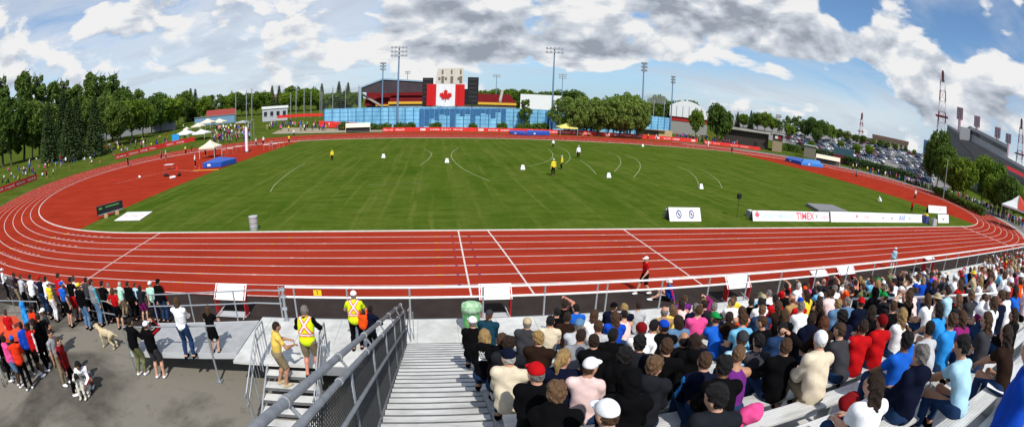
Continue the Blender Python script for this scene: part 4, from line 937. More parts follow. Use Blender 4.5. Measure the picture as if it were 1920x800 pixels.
def seat(px, py, top, hair, hat=None, skin='light', pose='sit', bot=('jeans', 'denim'), trim='white', shoes=None, krow=None, sz=1.0):
    if pose == 'sit': pose = ['sit', 'sitl', 'slump', 'sitr', 'sit', 'leanr', 'sitl', 'lean'][(px*7+py*3) % 8]
    hd = _sk(pose)['head']; best = None
    d = ray(px, py)
    for k in range(NROW):
        z = tread_z(k)+hd[2]; t = (z-CAM[2])/d[2]; p = CAM+d*t; e = abs(p[1]-(hipy(k)+hd[1]))
        if t > 0 and (best is None or e < best[0]) and (krow is None or k == krow): best = (e, k, p)
    if best is None: return None
    _, k, p = best; hy = hipy(k)+float(np.clip(p[1]-hd[1]-hipy(k), -.10, .10)); t = (hy+hd[1]-CAM[1])/d[1]; q = CAM+d*t
    s = float(np.clip((q[2]-tread_z(k))/hd[2], .92, 1.09)); x = q[0]
    rz_ = math.atan2(-( -12-x)*.12, 1)*0.0
    rz_ = -math.radians(np.clip((-6-x)*1.0, -6, 14))+rng.normal(0, .07)
    SEATED.append(dict(k=k, x=x, y=hy, s=s, top=top, hair=hair, hat=hat, skin=skin, pose=pose, bot=bot, trim=trim, rz=rz_, px=px, py=py)); return SEATED[-1]
J = 'jacket'; T_ = 'tee'; H = 'hoodie'; B_ = ('trousers', 'black'); K_ = ('trousers', 'khaki')
for a in [
 (886, 604, (J, 'black'), ('short', 'grey'), ('cap', 'white')), (912, 590, (J, 'teal'), ('pony', 'brown'), ('cap', 'charcoal')), (908, 630, (H+'+p', 'black'), ('bob', 'blond')), (931, 638, (H, 'black'), ('short', 'brown')), (951, 645, (J, 'dark grey'), ('thick', 'dark brown')),
 (986, 606, (J, 'charcoal'), ('short', 'grey'), ('cap', 'beige')), (1030, 602, (T_, 'cream'), ('short', 'black')), (1043, 585, (T_, 'black'), ('short', 'black')), (1008, 635, (J, 'dark brown'), ('thick', 'blond')), (1062, 594, (T_, 'dark brown'), ('short', 'dark brown'), None, 'brown'), (1080, 578, (T_, 'blue'), ('short', 'black')),
 (1109, 590, (T_, 'white'), ('long', 'brown')), (1078, 609, (T_, 'light grey'), ('short', 'grey'), ('cap', 'steel blue')), (1080, 630, (T_, 'grey'), ('short', 'dark brown'), None, 'tan'), (953, 670, (J, 'cream'), ('short', 'white'), ('cap', 'navy')), (1050, 671, (J, 'navy'), ('pony', 'blond')),
 (1003, 700, (J, 'black'), ('short', 'grey'), ('cap', 'red')), (1028, 737, (H, 'black'), ('thick', 'light brown')), (1098, 687, (T_, 'pale pink'), ('short', 'brown'), ('cap', 'white')),
 (1144, 575, (J, 'navy'), ('short', 'brown'), ('cap', 'black')), (1152, 594, (T_, 'royal blue'), ('long', 'brown')), (1170, 577, ('trim', 'navy'), ('long', 'blond'), None, 'pale', 'sit', ('jeans', 'denim'), 'red'), (1195, 573, (T_, 'light grey'), ('short', 'dark brown')),
 (1145, 628, (J, 'black'), ('short', 'black'), None, 'dark'), (1222, 611, (T_, 'white'), ('short', 'black')), (1244, 612, (J, 'black'), ('short', 'black'), ('cap', 'royal blue'), 'brown', 'cross'), (1200, 618, (T_, 'white'), ('short', 'brown'), ('beanie', 'dark red')),
 (1244, 584, ('polo', 'tan'), ('balding', 'grey'), None, 'ruddy'), (1262, 580, (T_, 'pale yellow'), ('bob', 'light brown')), (1272, 602, (T_, 'steel blue'), ('bob', 'dark brown')), (1272, 637, (J, 'black'), ('balding', 'black'), None, 'tan'), (1303, 577, (J, 'navy'), ('short', 'grey')),
 (1320, 571, (T_, 'dark purple'), ('short', 'dark brown')), (1334, 576, (J, 'dark grey'), ('short', 'grey')), (1339, 597, (T_, 'blue'), ('short', 'brown'), ('cap', 'green', 1), 'tan', 'lean'), (1372, 567, (T_, 'white'), ('short', 'light brown')), (1362, 596, (H, 'dark brown'), ('short', 'dark brown')),
 (1389, 600, (T_, 'light blue'), ('thick', 'brown'), None, 'light', 'slump'), (1383, 637, (T_+'+p', 'pale blue'), ('short', 'brown'), ('beanie', 'charcoal'), 'light', 'slump', ('jeans', 'denim'), 'steel blue'), (1196, 644, (J, 'dark grey'), ('thick', 'black')), (1162, 668, (H, 'black'), ('curly', 'black')), (1176, 716, (H, 'black'), ('short', 'black'), ('hood', 'black')),
 (1218, 687, (H, 'dark grey'), ('thick', 'light brown')), (1312, 678, ('trim', 'navy'), ('short', 'brown'), None, 'light', 'sit', ('jeans', 'denim'), 'sky blue'), (1350, 688, (J, 'black'), ('thick', 'black'), None, 'brown'), (1371, 664, ('tank', 'purple'), ('short', 'light brown'), None, 'tan'), (1344, 746, (J, 'dark grey'), ('thick', 'black')),
 (1138, 776, (J, 'navy'), ('short', 'brown'), ('cap', 'white')), (1425, 555, (T_, 'light blue'), ('short', 'grey'), ('cap', 'olive')), (1442, 550, (T_, 'white'), ('short', 'grey'), None, 'light', 'lean'), (1407, 566, (T_, 'black'), ('short', 'dark brown')), (1424, 582, (J, 'denim'), ('short', 'light brown')), (1456, 573, (T_, 'dark brown'), ('long', 'brown')),
 (1468, 592, (H, 'black'), ('bob', 'brown')), (1475, 549, (T_, 'black'), ('short', 'black'), ('cap', 'black')), (1464, 617, (J, 'denim'), ('short', 'black')), (1469, 650, (J, 'black'), ('short', 'brown'), None, 'light', 'shade'), (1532, 640, (J, 'cream'), ('short', 'white'), ('beanie', 'white'), 'light', 'slump', K_),
 (1573, 620, (T_, 'charcoal'), ('short', 'brown')), (1615, 614, ('stripe', 'red'), ('short', 'dark brown'), None, 'tan'), (1652, 604, (J, 'red'), ('short', 'dark brown'), ('beanie', 'dark red')), (1696, 640, (T_, 'blue'), ('thick', 'black'), None, 'brown', 'shade'), (1724, 668, (H, 'navy'), ('thick', 'grey')), (1637, 722, (T_, 'white'), ('long', 'dark brown')),
 (1737, 618, (T_, 'light grey'), ('short', 'black')), (1782, 603, (T_, 'sky blue'), ('thick', 'brown')), (1802, 650, (T_, 'pale blue'), ('thick', 'black'), None, 'tan', 'lean'), (1613, 568, (J, 'navy'), ('short', 'brown'), ('cap', 'red', 1)), (1656, 557, (J, 'dark grey'), ('short', 'brown'), ('cap', 'green', 1)), (1498, 576, ('long', 'white'), ('short', 'grey'), None, 'light', 'slump'),
 (1484, 561, (T_, 'tan'), ('balding', 'light brown'), None, 'ruddy'), (1570, 570, (J, 'steel blue'), ('short', 'blond')), (1588, 566, (J, 'steel blue'), ('short', 'grey')), (1575, 594, (J, 'navy'), ('curly', 'black')), (1541, 606, (J, 'dark brown'), ('long', 'reddish brown')), (1534, 570, (T_, 'dark brown'), ('long', 'dark brown')), (1507, 543, (T_, 'white'), ('short', 'grey'), ('cap', 'orange')),
 (1534, 543, (T_, 'light blue'), ('thick', 'black')), (1566, 541, (T_, 'white'), ('short', 'grey')), (1618, 538, (T_, 'olive'), ('short', 'brown')), (1640, 548, (H, 'black'), ('short', 'black'), ('hood', 'black')), (1737, 561, (T_, 'white'), ('long', 'brown')), (1755, 560, (T_, 'pale pink'), ('short', 'brown'), ('hat', 'beige')), (1775, 547, ('long', 'pale blue'), ('short', 'dark brown')),
 (1797, 562, (T_, 'dark grey'), ('long', 'light brown')), (1820, 556, (J, 'charcoal'), ('thick', 'light brown')), (1845, 562, (T_, 'magenta'), ('long', 'dark brown')), (1757, 580, (T_, 'sky blue'), ('long', 'black')), (1861, 522, (T_, 'white'), ('short', 'brown'), None, 'light', 'lean'), (1894, 530, (J, 'red'), ('short', 'brown'), ('cap', 'white')), (1838, 526, (T_, 'white'), ('long', 'blond')),
 (1825, 514, (T_, 'beige'), ('short', 'grey'), ('hat', 'yellow')), (1803, 521, (T_, 'blue'), ('short', 'brown'), ('cap', 'red')), (1790, 521, (T_, 'white'), ('short', 'grey'), ('cap', 'white')), (1770, 520, (T_, 'charcoal'), ('short', 'grey'), ('cap', 'white')), (1751, 532, (T_, 'navy'), ('bob', 'brown')), (1670, 506, ('long', 'olive'), ('short', 'grey'), ('cap', 'olive'), 'light', 'slump'),
 (1690, 545, (T_, 'white'), ('short', 'grey'), ('cap', 'white')), (1705, 528, (T_, 'white'), ('short', 'dark brown'), None, 'tan'), (1882, 628, (T_, 'dark brown'), ('long', 'dark brown'), None, 'tan', 'lean'), (1850, 600, (T_, 'charcoal'), ('long', 'brown')), (1900, 590, (J, 'black'), ('long', 'dark brown')),
 (1660, 770, ('long', 'white'), ('long', 'brown')) if False else (1596, 545, (T_, 'black'), ('short', 'dark brown')), (1430, 604, (T_, 'black'), ('short', 'brown')), (1515, 600, (H, 'navy'), ('short', 'dark brown')), (1632, 585, (T_, 'black'), ('bob', 'dark brown')), (1690, 590, (T_, 'white'), ('long', 'blond')), (1672, 575, (T_, 'black'), ('short', 'brown')),
 (1420, 640, (T_, 'charcoal'), ('short', 'black')), (1105, 640, (J, 'black'), ('short', 'dark brown')), (1120, 612, (T_, 'light grey'), ('short', 'brown')), (1300, 640, (H, 'black'), ('bob', 'dark brown')), (1246, 650, (J, 'black'), ('short', 'brown')),
 ]:
    seat(*a)
# ------------------------------------------------------------------ trees
def leaf_cloud(n, shape, size, seed, up=.3):
    """n leaf-sized quads spread in clumps; shape(rng) -> point and outward normal"""
    r = np.random.default_rng(seed); C_, N_ = shape(r, n)
    a = r.normal(size=(n, 3)); a += N_*.9; a[:, 2] += up; a /= np.linalg.norm(a, axis=1)[:, None]
    t = np.cross(a, r.normal(size=(n, 3))); t /= np.linalg.norm(t, axis=1)[:, None]; b_ = np.cross(a, t); s = size*r.uniform(.6, 1.3, (n, 1))
    V = np.stack([C_-t*s-b_*s*.6, C_+t*s-b_*s*.7, C_+t*s*.8+b_*s*.7, C_-t*s*.9+b_*s*.6], 1).reshape(-1, 3)
    return V, np.arange(4*n).reshape(-1, 4)
def clumpy(centers, radii, flat=1.0):
    centers = np.array(centers); radii = np.array(radii)
    def f(r, n):
        w = radii**2/np.sum(radii**2); i = r.choice(len(centers), n, p=w); d = r.normal(size=(n, 3)); d /= np.linalg.norm(d, axis=1)[:, None]
        rad = radii[i][:, None]*(r.uniform(.25, 1.0, (n, 1))**.45); o = d*rad; o[:, 2] *= flat; return centers[i]+o, d
    return f
def crown_centers(kind, seed):
    r = np.random.default_rng(seed); C_, R_ = [], []
    if kind == 'poplar':
        for i in range(64):
            h = r.uniform(.16, 1.0); w = .150*math.sin(math.pi*min(1, (h-.10)/.98)**.75)**.65*(.75+.5*r.random()); a = r.uniform(0, 6.3); C_.append((w*math.cos(a), w*math.sin(a), h*.96)); R_.append(.035+.045*r.random())
    elif kind == 'round':
        for i in range(60):
            d = r.normal(size=3); d /= np.linalg.norm(d); q = r.uniform(.4, 1)**.5; C_.append((.36*q*d[0], .36*q*d[1], .60+.33*q*d[2])); R_.append(.07+.07*r.random())
    elif kind == 'spread':
        for i in range(70):
            d = r.normal(size=3); d /= np.linalg.norm(d); q = r.uniform(.5, 1)**.5; C_.append((.50*q*d[0], .50*q*d[1], .56+.36*q*d[2])); R_.append(.07+.06*r.random())
    elif kind == 'loose':
        for i in range(46):
            h = r.uniform(.25, 1); w = .34*(1-abs(h-.6)*1.3); a = r.uniform(0, 6.3); q = r.uniform(.2, 1); C_.append((w*q*math.cos(a), w*q*math.sin(a), h*.95)); R_.append(.05+.05*r.random())
    elif kind == 'bush':
        for i in range(30):
            d = r.normal(size=3); d /= np.linalg.norm(d); C_.append((.4*d[0], .4*d[1], .5+.36*d[2])); R_.append(.14+.1*r.random())
    return C_, R_
LEAF = {k: mat(k, c, .8, 0, .35, s_, spec=.2, trans=.38, obj_random=.16, col2=c2, detail=3) for k, c, c2, s_ in [
    ('poplar leaves', (.095, .165, .028), (.20, .30, .06), 9), ('dark leaves', (.075, .14, .022), (.15, .235, .04), 8), ('fresh leaves', (.12, .21, .018), (.22, .33, .035), 8), ('willow leaves', (.15, .235, .04), (.28, .38, .08), 8), ('spruce needles', (.07, .13, .045), (.14, .21, .075), 9), ('yellow-green leaves', (.16, .21, .03), (.24, .29, .05), 6)]}
BARK = mat('bark', (.10, .085, .07), .9, 0, .3, 9, .6, 30)
def spruce_mesh(seed, n=6500):
    r = np.random.default_rng(seed); h = r.uniform(.06, 1.0, n)**1.15; tier = (np.floor(h*26)+.5)/26; hh = tier+(h-tier)*.55
    a = r.uniform(0, 2*math.pi, n); w = .235*(1-hh)**.82*(.72+.28*np.sin(a*7+tier*91)**2)+.008; q = r.uniform(0, 1, n)**.5; rad = w*q; C_ = np.stack([rad*np.cos(a), rad*np.sin(a), hh-.10*q*w/.235], 1)
    N_ = np.stack([np.cos(a), np.sin(a), -.25+0*a], 1); s = .013+.010*(1-hh)[:, None]; t = N_+r.normal(size=(n, 3))*.25; t /= np.linalg.norm(t, axis=1)[:, None]; b_ = np.cross(t, np.array([0, 0, 1.0])+r.normal(size=(n, 3))*.3); b_ /= np.linalg.norm(b_, axis=1)[:, None]
    V = np.stack([C_-b_*s*.6, C_+b_*s*.6, C_+t*s*1.9+b_*s*.25, C_+t*s*1.9-b_*s*.25], 1).reshape(-1, 3); return V, np.arange(4*n).reshape(-1, 4)
def trunk_mesh(kind, seed):
    r = np.random.default_rng(seed); b = MB(); top = {'poplar': .9, 'round': .6, 'spread': .55, 'loose': .8, 'spruce': .95, 'bush': .3}[kind]; p = Vector((0, 0, -.03)); rad = .022 if kind != 'spread' else .028
    n = 6
    for i in range(n):
        q = Vector((p.x+r.normal()*.008, p.y+r.normal()*.008, -.03+(top+.03)*(i+1)/n)); b.tube(p, q, rad*(1-.13*i), 7, 0, rad*(1-.13*(i+1))); p = q
        if kind != 'spruce' and i >= 1:
            for j in range(3):
                a = r.uniform(0, 6.3); l = {'poplar': .12, 'round': .3, 'spread': .42, 'loose': .24, 'bush': .3}[kind]; e = p+Vector((l*math.cos(a), l*math.sin(a), l*(1.2 if kind == 'poplar' else .6))); b.tube(p, e, rad*.45, 5, 0, .003)
    o = b.build('trunk_src', BARK); me = o.data; bpy.data.objects.remove(o); return me
TREE = {}
for kind, leaf, n, ls, seeds in [('poplar', 'poplar leaves', 5200, .0155, (1, 2, 3, 4)), ('round', 'fresh leaves', 4200, .024, (5, 6, 7)), ('rounddark', 'dark leaves', 4200, .024, (8, 9, 10)), ('spread', 'willow leaves', 6500, .021, (11, 12, 13)), ('loose', 'poplar leaves', 2600, .022, (14, 15)), ('bush', 'dark leaves', 1400, .055, (16, 17)), ('yellow', 'yellow-green leaves', 2600, .026, (18,))]:
    bk = {'rounddark': 'round', 'yellow': 'round'}.get(kind, kind)
    for s in seeds:
        C_, R_ = crown_centers(bk, s); V, F = leaf_cloud(n, clumpy(C_, R_), ls, s+50); TREE.setdefault(kind, []).append((npmesh('crown_'+kind, V, F, [LEAF[leaf]]), trunk_mesh(bk, s)))
for s in (20, 21, 22):
    V, F = spruce_mesh(s); TREE.setdefault('spruce', []).append((npmesh('crown_spruce', V, F, [LEAF['spruce needles']]), trunk_mesh('spruce', s)))
TN = {'poplar': 'poplar_tree', 'round': 'leafy_tree', 'rounddark': 'leafy_tree', 'spread': 'willow_tree', 'loose': 'young_tree', 'bush': 'bush', 'yellow': 'leafy_tree', 'spruce': 'spruce_tree'}
TW = {'poplar': 'tall poplar', 'round': 'bright green round tree', 'rounddark': 'dark green round tree', 'spread': 'grey-green spreading tree', 'loose': 'loose young tree', 'bush': 'dark bush', 'yellow': 'yellow-green tree', 'spruce': 'dark pointed spruce'}
_tc = {}
def tree(kind, px, pyb, pyt, dist, place, group, wide=1.0, label=None, base=None, trunk=True):
    q = A(px, pyb, dist); z = Tz(q.x, q.y) if base is None else base; top = A(px, pyt, dist).z; h = max(1.2, top-z)
    i = _tc.get(place, 0); _tc[place] = i+1; crown, tr = TREE[kind][int(rng.integers(len(TREE[kind])))]
    l = label or '%s, %s %s' % (TW[kind], ordn_(i), place)
    t = thing(TN[kind], l, 'bush' if kind == 'bush' else 'tree', (q.x, q.y, z-.1), float(rng.uniform(0, 6.28)), group); t.scale = (h*wide, h*wide, h)
    obj('crown', crown, t)
    if trunk: obj('trunk', tr, t)
    return t
def ordn_(n):
    w = ['first', 'second', 'third', 'fourth', 'fifth', 'sixth', 'seventh', 'eighth', 'ninth', 'tenth', 'eleventh', 'twelfth', 'thirteenth', 'fourteenth', 'fifteenth', 'sixteenth', 'seventeenth', 'eighteenth', 'nineteenth', 'twentieth']
    return w[n] if n < 20 else '%dth' % (n+1)
g1 = 'poplars in the row above the grass bank'
for px, pyt, d in [(-32, 150, 150), (4, 143, 150), (44, 138, 152), (74, 141, 156), (103, 152, 160), (124, 150, 164), (146, 158, 168), (172, 138, 166), (188, 141, 170), (212, 139, 168)]: tree('poplar', px, 285, pyt, d, 'from the left in the poplar row', g1, .92)
for px, pyt, d in [(20, 175, 142), (60, 180, 146), (92, 185, 150), (150, 178, 156), (228, 160, 160), (200, 172, 158)]: tree('rounddark', px, 285, pyt, d, 'in the dark trees filling the poplar row', 'dark trees between the poplars', .8)
g1 = 'spruces in front of the poplars'
for px, pyt, d, w in [(93, 192, 128, 1.1), (133, 186, 124, 1.25), (120, 166, 142, 1.0), (180, 180, 126, 1.15), (146, 176, 138, 1.0)]: tree('spruce', px, 285, pyt, d, 'from the left in front of the poplars', g1, w)
g1 = 'leafy trees between the spruces and the white tents'
for px, pyt, d, k in [(222, 186, 138, 'rounddark'), (247, 178, 150, 'round'), (268, 184, 156, 'round'), (285, 176, 175, 'rounddark'), (302, 178, 185, 'round'), (322, 176, 190, 'round'), (262, 168, 190, 'poplar'), (300, 170, 200, 'rounddark'), (335, 180, 215, 'rounddark')]: tree(k, px, 262, pyt, d, 'from the left beyond the grass bank', g1, .95)
g1 = 'trees on the low hill behind the tents'
for px, pyt, d, k in [(345, 168, 240, 'rounddark'), (357, 165, 250, 'spruce'), (366, 166, 255, 'spruce'), (382, 178, 240, 'round'), (397, 178, 260, 'loose'), (412, 176, 250, 'loose'), (430, 176, 250, 'round'), (440, 168, 260, 'round'), (452, 172, 250, 'rounddark'), (466, 174, 260, 'loose'), (480, 170, 250, 'round'), (493, 168, 255, 'round'), (510, 160, 270, 'spruce'), (523, 160, 275, 'spruce'),
    (537, 170, 262, 'round'), (548, 158, 270, 'rounddark'), (560, 168, 262, 'round'), (572, 164, 260, 'round'), (584, 160, 268, 'round'), (594, 168, 262, 'round'), (603, 156, 275, 'spruce'), (614, 172, 255, 'round'), (624, 170, 258, 'round'), (635, 152, 275, 'spruce'), (645, 168, 270, 'rounddark'), (652, 154, 280, 'spruce'), (660, 172, 262, 'round'), (670, 170, 270, 'rounddark')]: tree(k, px, 200, pyt, d, 'from the left on the hill behind the tents', g1, .95)
g1 = 'distant trees above the ball ground seats'
for px in range(906, 1100, 13):
    tree(rnd_k := ('rounddark' if px % 2 else 'round'), px, 198, int(171+6*math.sin(px*.7)), 300, 'from the left above the red seats', g1, 1.1)
tree('loose', 985, 205, 186, 138, '', None, .7, 'thin young tree standing before the white building')
g1 = 'grey-green trees before the blue wall'
for px, pyt, d, w in [(1060, 176, 132, .62), (1082, 182, 128, .5), (1100, 174, 134, .6), (1122, 180, 130, .55), (1140, 178, 134, .6), (1162, 176, 132, .62), (1182, 174, 136, .62), (1194, 182, 134, .5), (1120, 186, 138, .6), (1150, 186, 138, .6)]: tree('spread', px, 240, pyt, d, 'from the left before the blue wall', g1, w*1.35)
tree('round', 1172, 235, 170, 150, '', None, .9, 'tall bright tree rising behind the grey-green clump')
for px, pyt, d, k in [(1212, 188, 210, 'rounddark'), (1226, 192, 215, 'rounddark'), (1242, 184, 220, 'rounddark'), (1262, 186, 225, 'rounddark'), (1278, 184, 260, 'round'), (1296, 186, 262, 'rounddark'), (1232, 176, 250, 'round')]: tree(k, px, 225, pyt, d, 'from the left behind the right end of the blue wall', 'dark trees behind the right end of the wall', 1.0)
tree('rounddark', 1342, 258, 190, 158, '', None, .68, 'big dark tree left of the brown building')
tree('rounddark', 1352, 258, 198, 160, '', None, .7, 'dark tree crowded against the big dark tree')
tree('round', 1305, 238, 202, 176, '', None, .68, 'leafy tree in front of the white domed hall')
g1 = 'trees behind the brown building and car park'
for px, pyt, d, k in [(1366, 212, 260, 'loose'), (1380, 208, 265, 'spruce'), (1392, 212, 262, 'round'), (1405, 206, 270, 'spruce'), (1418, 208, 262, 'rounddark'), (1432, 208, 258, 'round'), (1446, 216, 262, 'round'), (1460, 226, 260, 'loose'), (1474, 216, 262, 'loose'), (1492, 216, 262, 'loose'), (1508, 222, 255, 'rounddark'), (1524, 218, 252, 'rounddark'), (1540, 222, 258, 'rounddark'), (1556, 232, 270, 'round'), (1572, 240, 290, 'rounddark'), (1588, 244, 290, 'yellow'), (1604, 250, 290, 'rounddark'), (1618, 252, 300, 'rounddark'), (1636, 258, 300, 'yellow'), (1650, 260, 300, 'rounddark'), (1664, 264, 300, 'rounddark'), (1680, 268, 305, 'rounddark'), (1700, 276, 305, 'rounddark'), (1716, 280, 300, 'round'), (1480, 230, 235, 'round'), (1530, 238, 232, 'rounddark')]: tree(k, px, 265, pyt, d, 'from the left behind the car park', g1, 1.0)
for px, pyb, pyt, d in [(1520, 290, 262, 196), (1605, 295, 268, 205), (1628, 300, 270, 215), (1575, 285, 262, 225)]: tree('round', px, pyb, pyt, d, 'among the parked cars', 'small trees among the parked cars', 1.1)
g1 = 'trees in front of the concrete grandstand'
for px, pyb, pyt, d, k, w in [(1760, 320, 236, 140, 'rounddark', .62), (1748, 320, 256, 142, 'rounddark', .6), (1774, 330, 262, 132, 'rounddark', .7), (1790, 335, 284, 118, 'round', 1.0), (1808, 335, 292, 116, 'round', .9), (1846, 335, 288, 135, 'round', 1.0), (1862, 340, 292, 134, 'round', .9), (1868, 360, 318, 112, 'round', 1.0), (1888, 365, 322, 108, 'rounddark', 1.0), (1905, 365, 335, 112, 'round', 1.0)]: tree(k, px, pyb, pyt, d, 'from the left before the concrete grandstand', g1, w)
g1 = 'small bushes along the foot of the blue wall'
for px in (645, 668, 700, 712, 726, 747, 757, 770, 812, 820, 887, 941, 976, 990, 1006, 1018): tree('bush', px, 240, int(229+2*math.sin(px)), 133, 'from the left along the blue wall', g1, 1.1, None, 0)
def hedge(name, pts, w, h, label, mt='dark leaves'):
    n = int(sum((Vector(a)-Vector(b)).length for a, b in zip(pts, pts[1:]))*110); r = np.random.default_rng(5); P_ = np.array(pts, float); L_ = np.r_[0, np.cumsum(np.linalg.norm(np.diff(P_, axis=0), axis=1))]
    u = r.uniform(0, L_[-1], n); x = np.interp(u, L_, P_[:, 0]); y = np.interp(u, L_, P_[:, 1]); C_ = np.stack([x+r.uniform(-w, w, n)/2, y+r.uniform(-w, w, n)/2, TH(x, y)+h*r.uniform(0, 1, n)**.6], 1)
    a = r.normal(size=(n, 3)); a /= np.linalg.norm(a, axis=1)[:, None]; t = np.cross(a, r.normal(size=(n, 3))); t /= np.linalg.norm(t, axis=1)[:, None]; b_ = np.cross(a, t); s = .26
    V = np.stack([C_-t*s, C_-b_*s, C_+t*s, C_+b_*s], 1).reshape(-1, 3)
    o = obj(name, npmesh(name, V, np.arange(4*n).reshape(-1, 4), [LEAF[mt]])); tag(o, label, 'hedge'); return o
hedge('hedge', [tuple(A(px, py, d))[:2] for px, py, d in [(1505, 288, 172), (1560, 305, 166), (1610, 318, 155), (1660, 332, 146), (1708, 346, 138)]], 2.2, 2.9, 'long clipped dark hedge between the right bend and the car park', 'spruce needles')
hedge('hedge', [tuple(A(px, py, d))[:2] for px, py, d in [(1472, 270, 175), (1500, 280, 172)]], 4, 2.4, 'short rounded hedge beside the brown building')
hedge('hedge', [tuple(A(px, py, d))[:2] for px, py, d in [(1752, 358, 124), (1800, 372, 108), (1845, 388, 98)]], 1.6, 1.5, 'dark hedge behind the people on the right bend')
# ------------------------------------------------------------------ blue wall with ribs
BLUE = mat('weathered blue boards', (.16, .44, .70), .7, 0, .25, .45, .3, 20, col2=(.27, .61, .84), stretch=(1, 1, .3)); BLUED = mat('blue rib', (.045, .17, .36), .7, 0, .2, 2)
def wall(name, x0, x1, y, z0, z1, label):
    t = thing(name, label, 'wall', (x0, y, z0)); b = MB(); b.box(((x0+x1)/2, y, (z0+z1)/2), (x1-x0, .25, z1-z0)); b.build('boards', BLUE, t)
    x = x0
    while x <= x1: MB().box((x, y-.2, (z0+z1)/2), (.24, .16, z1-z0)).build('rib', BLUED, t); x += 2.44
    for h in (.22, .42, .62, .82): MB().box(((x0+x1)/2, y-.14, z0+(z1-z0)*h), (x1-x0, .03, .09)).build('batten', BLUED, t)
    b = MB(); b.box(((x0+x1)/2, y, z1+.06), (x1-x0, .4, .12)); b.build('capping', BLUE, t); return t
bw_ = wall('boundary_wall', -54.6, 41.5, 75, 0, 6.15, 'long pale blue ribbed boundary wall of the ball ground behind the track')
wall('boundary_wall', 42.4, 54, 77, 2.2, 6.5, 'short raised pale blue wall end right of the grey-green trees')
t = thing('lean_to_shed', 'low brown and tan shed under the right end of the blue wall', 'shed', (46, 74, 0))
b = MB(); b.box((44.5, 74, 1.1), (6.5, 3, 2.2)); b.build('shed_wall', mat('brown boards', (.16, .10, .07)), t); b = MB(); b.box((50.3, 73.6, 1.2), (5, 3, 2.4)); b.build('bay', mat('tan boards', (.50, .34, .17)), t); b = MB(); b.box((45.6, 73.4, 2.3), (9, 4.4, .15)); b.build('roof', mat('grey roof', (.2, .2, .2)), t)
# ------------------------------------------------------------------ red banners around the track
RB = mat('red banner cloth', (.74, .035, .028), .6, 0, .12, .8); RB2 = mat('banner print', (.78, .62, .60), .6)
def banner(pts, z, h, label, pr=True, group='red advertising banners round the track'):
    t = thing('banner_fence', label, 'banner', (pts[0][0], pts[0][1], 0), 0, group); bm, bp_ = MB(), MB(); 
    for a, c in zip(pts, pts[1:]):
        a = Vector(a); c = Vector(c); n = max(1, int((c-a).length/3.0)); d = (c-a)/n; u = d.normalized(); nn = Vector((u.y, -u.x))
        if (Vector((CAM[0], CAM[1]))-a).dot(nn) < 0: nn = -nn
        for i in range(n):
            p = a+d*i; q = a+d*(i+1); zp, zq = Tz(*p)+z, Tz(*q)+z; bm.prism([(p.x, p.y, zp), (q.x, q.y, zq), (q.x, q.y, zq+h), (p.x, p.y, zp+h)], (nn.x*-.03, nn.y*-.03, 0))
            if pr and i % 5 in (0, 1, 3, 4):
                for s0, s1, v0, v1 in [(.1+.8*j/9, .1+.8*j/9+rng.uniform(.03, .075), rng.uniform(.3, .4), rng.uniform(.55, .72)) for j in range(9)] if i % 5 != 3 else [(.25, .7, .25, .75)]:
                    e = p+d*s0+nn*.012; f = p+d*s1+nn*.012; bp_.add([(e.x, e.y, zp+h*v0), (f.x, f.y, zp+h*v0), (f.x, f.y, zp+h*v1), (e.x, e.y, zp+h*v1)], [(0, 1, 2, 3)])
            
    bm.build('cloth', RB, t)
    if bp_.v: bp_.build('print', RB2, t)
    return t
banner([(-35, 58.2), (-8, 58.6), (15, 59), (30, 59.5)], 0, 1.15, 'long red banner fence with white print along the far straight')
banner([(30, 59.8), (43, 60), (56, 61)], 0, 1.15, 'red banner fence with pale print right of the yellow tent')
banner([(57, 59), (66, 58), (76, 54)], 0, 1.0, 'red banner fence near the scattered crowd at the far bend')
pl = [A(px, py, d) for px, py, d in [(216, 298, 112), (262, 285, 118), (310, 275, 124), (365, 266, 130)]]; banner([tuple(p)[:2] for p in pl], -.15, 1.2, 'red banner fence with pale print below the grass bank')
pl = [A(px, py, d) for px, py, d in [(-12, 372, 92), (30, 356, 96), (70, 340, 102)]]; banner([tuple(p)[:2] for p in pl], -.1, 1.1, 'red banner fence at the far left edge of the bend')
pl = [A(px, py, d) for px, py, d in [(598, 246, 142), (650, 243, 139), (668, 243, 138)]]; banner([tuple(p)[:2] for p in pl], 0, 1.8, 'taller orange-red banner left of the cream shelter', False)
pl = [A(px, py, d) for px, py, d in [(520, 236, 165), (560, 232, 168), (605, 222, 172)]]; banner([tuple(p)[:2] for p in pl], 1.2, 1.0, 'dark red fence running up to the blue wall', False)
# ------------------------------------------------------------------ flag, scoreboard and light masts
MAST = mat('blue-grey mast', (.16, .26, .38), .5, .2, .1, 3)
def mast(px, pyt, d, label, w=1.0, head=2.2, rows_=3, z0=None):
    q = A(px, 236, d); top = A(px, pyt, d).z; z = Tz(q.x, q.y) if z0 is None else z0
    t = thing('light_mast', label, 'light mast', (q.x, q.y, z), 0, 'floodlight masts beyond the track'); b = MB(); b.tube((q.x, q.y, z), (q.x, q.y, top), .32*w, 10, 0, .17*w); b.build('pole', MAST, t)
    u = Vector((q.y-CAM[1], -(q.x-CAM[0]), 0)).normalized()
    for k in range(rows_):
        zz = top-.3-k*1.1*w; b = MB(); b.tube(Vector((q.x, q.y, zz))-u*head*w, Vector((q.x, q.y, zz))+u*head*w, .07, 5); cb_ = b.build('crossbar', DARKM, t)
        for j in range(-2, 3): c = Vector((q.x, q.y-.3, zz+.1))+u*(head*w*.45*j); MB().box(c, (.62*w, .5, .62*w), math.atan2(u.y, u.x)).build('lamp', STEEL, cb_)
    return t
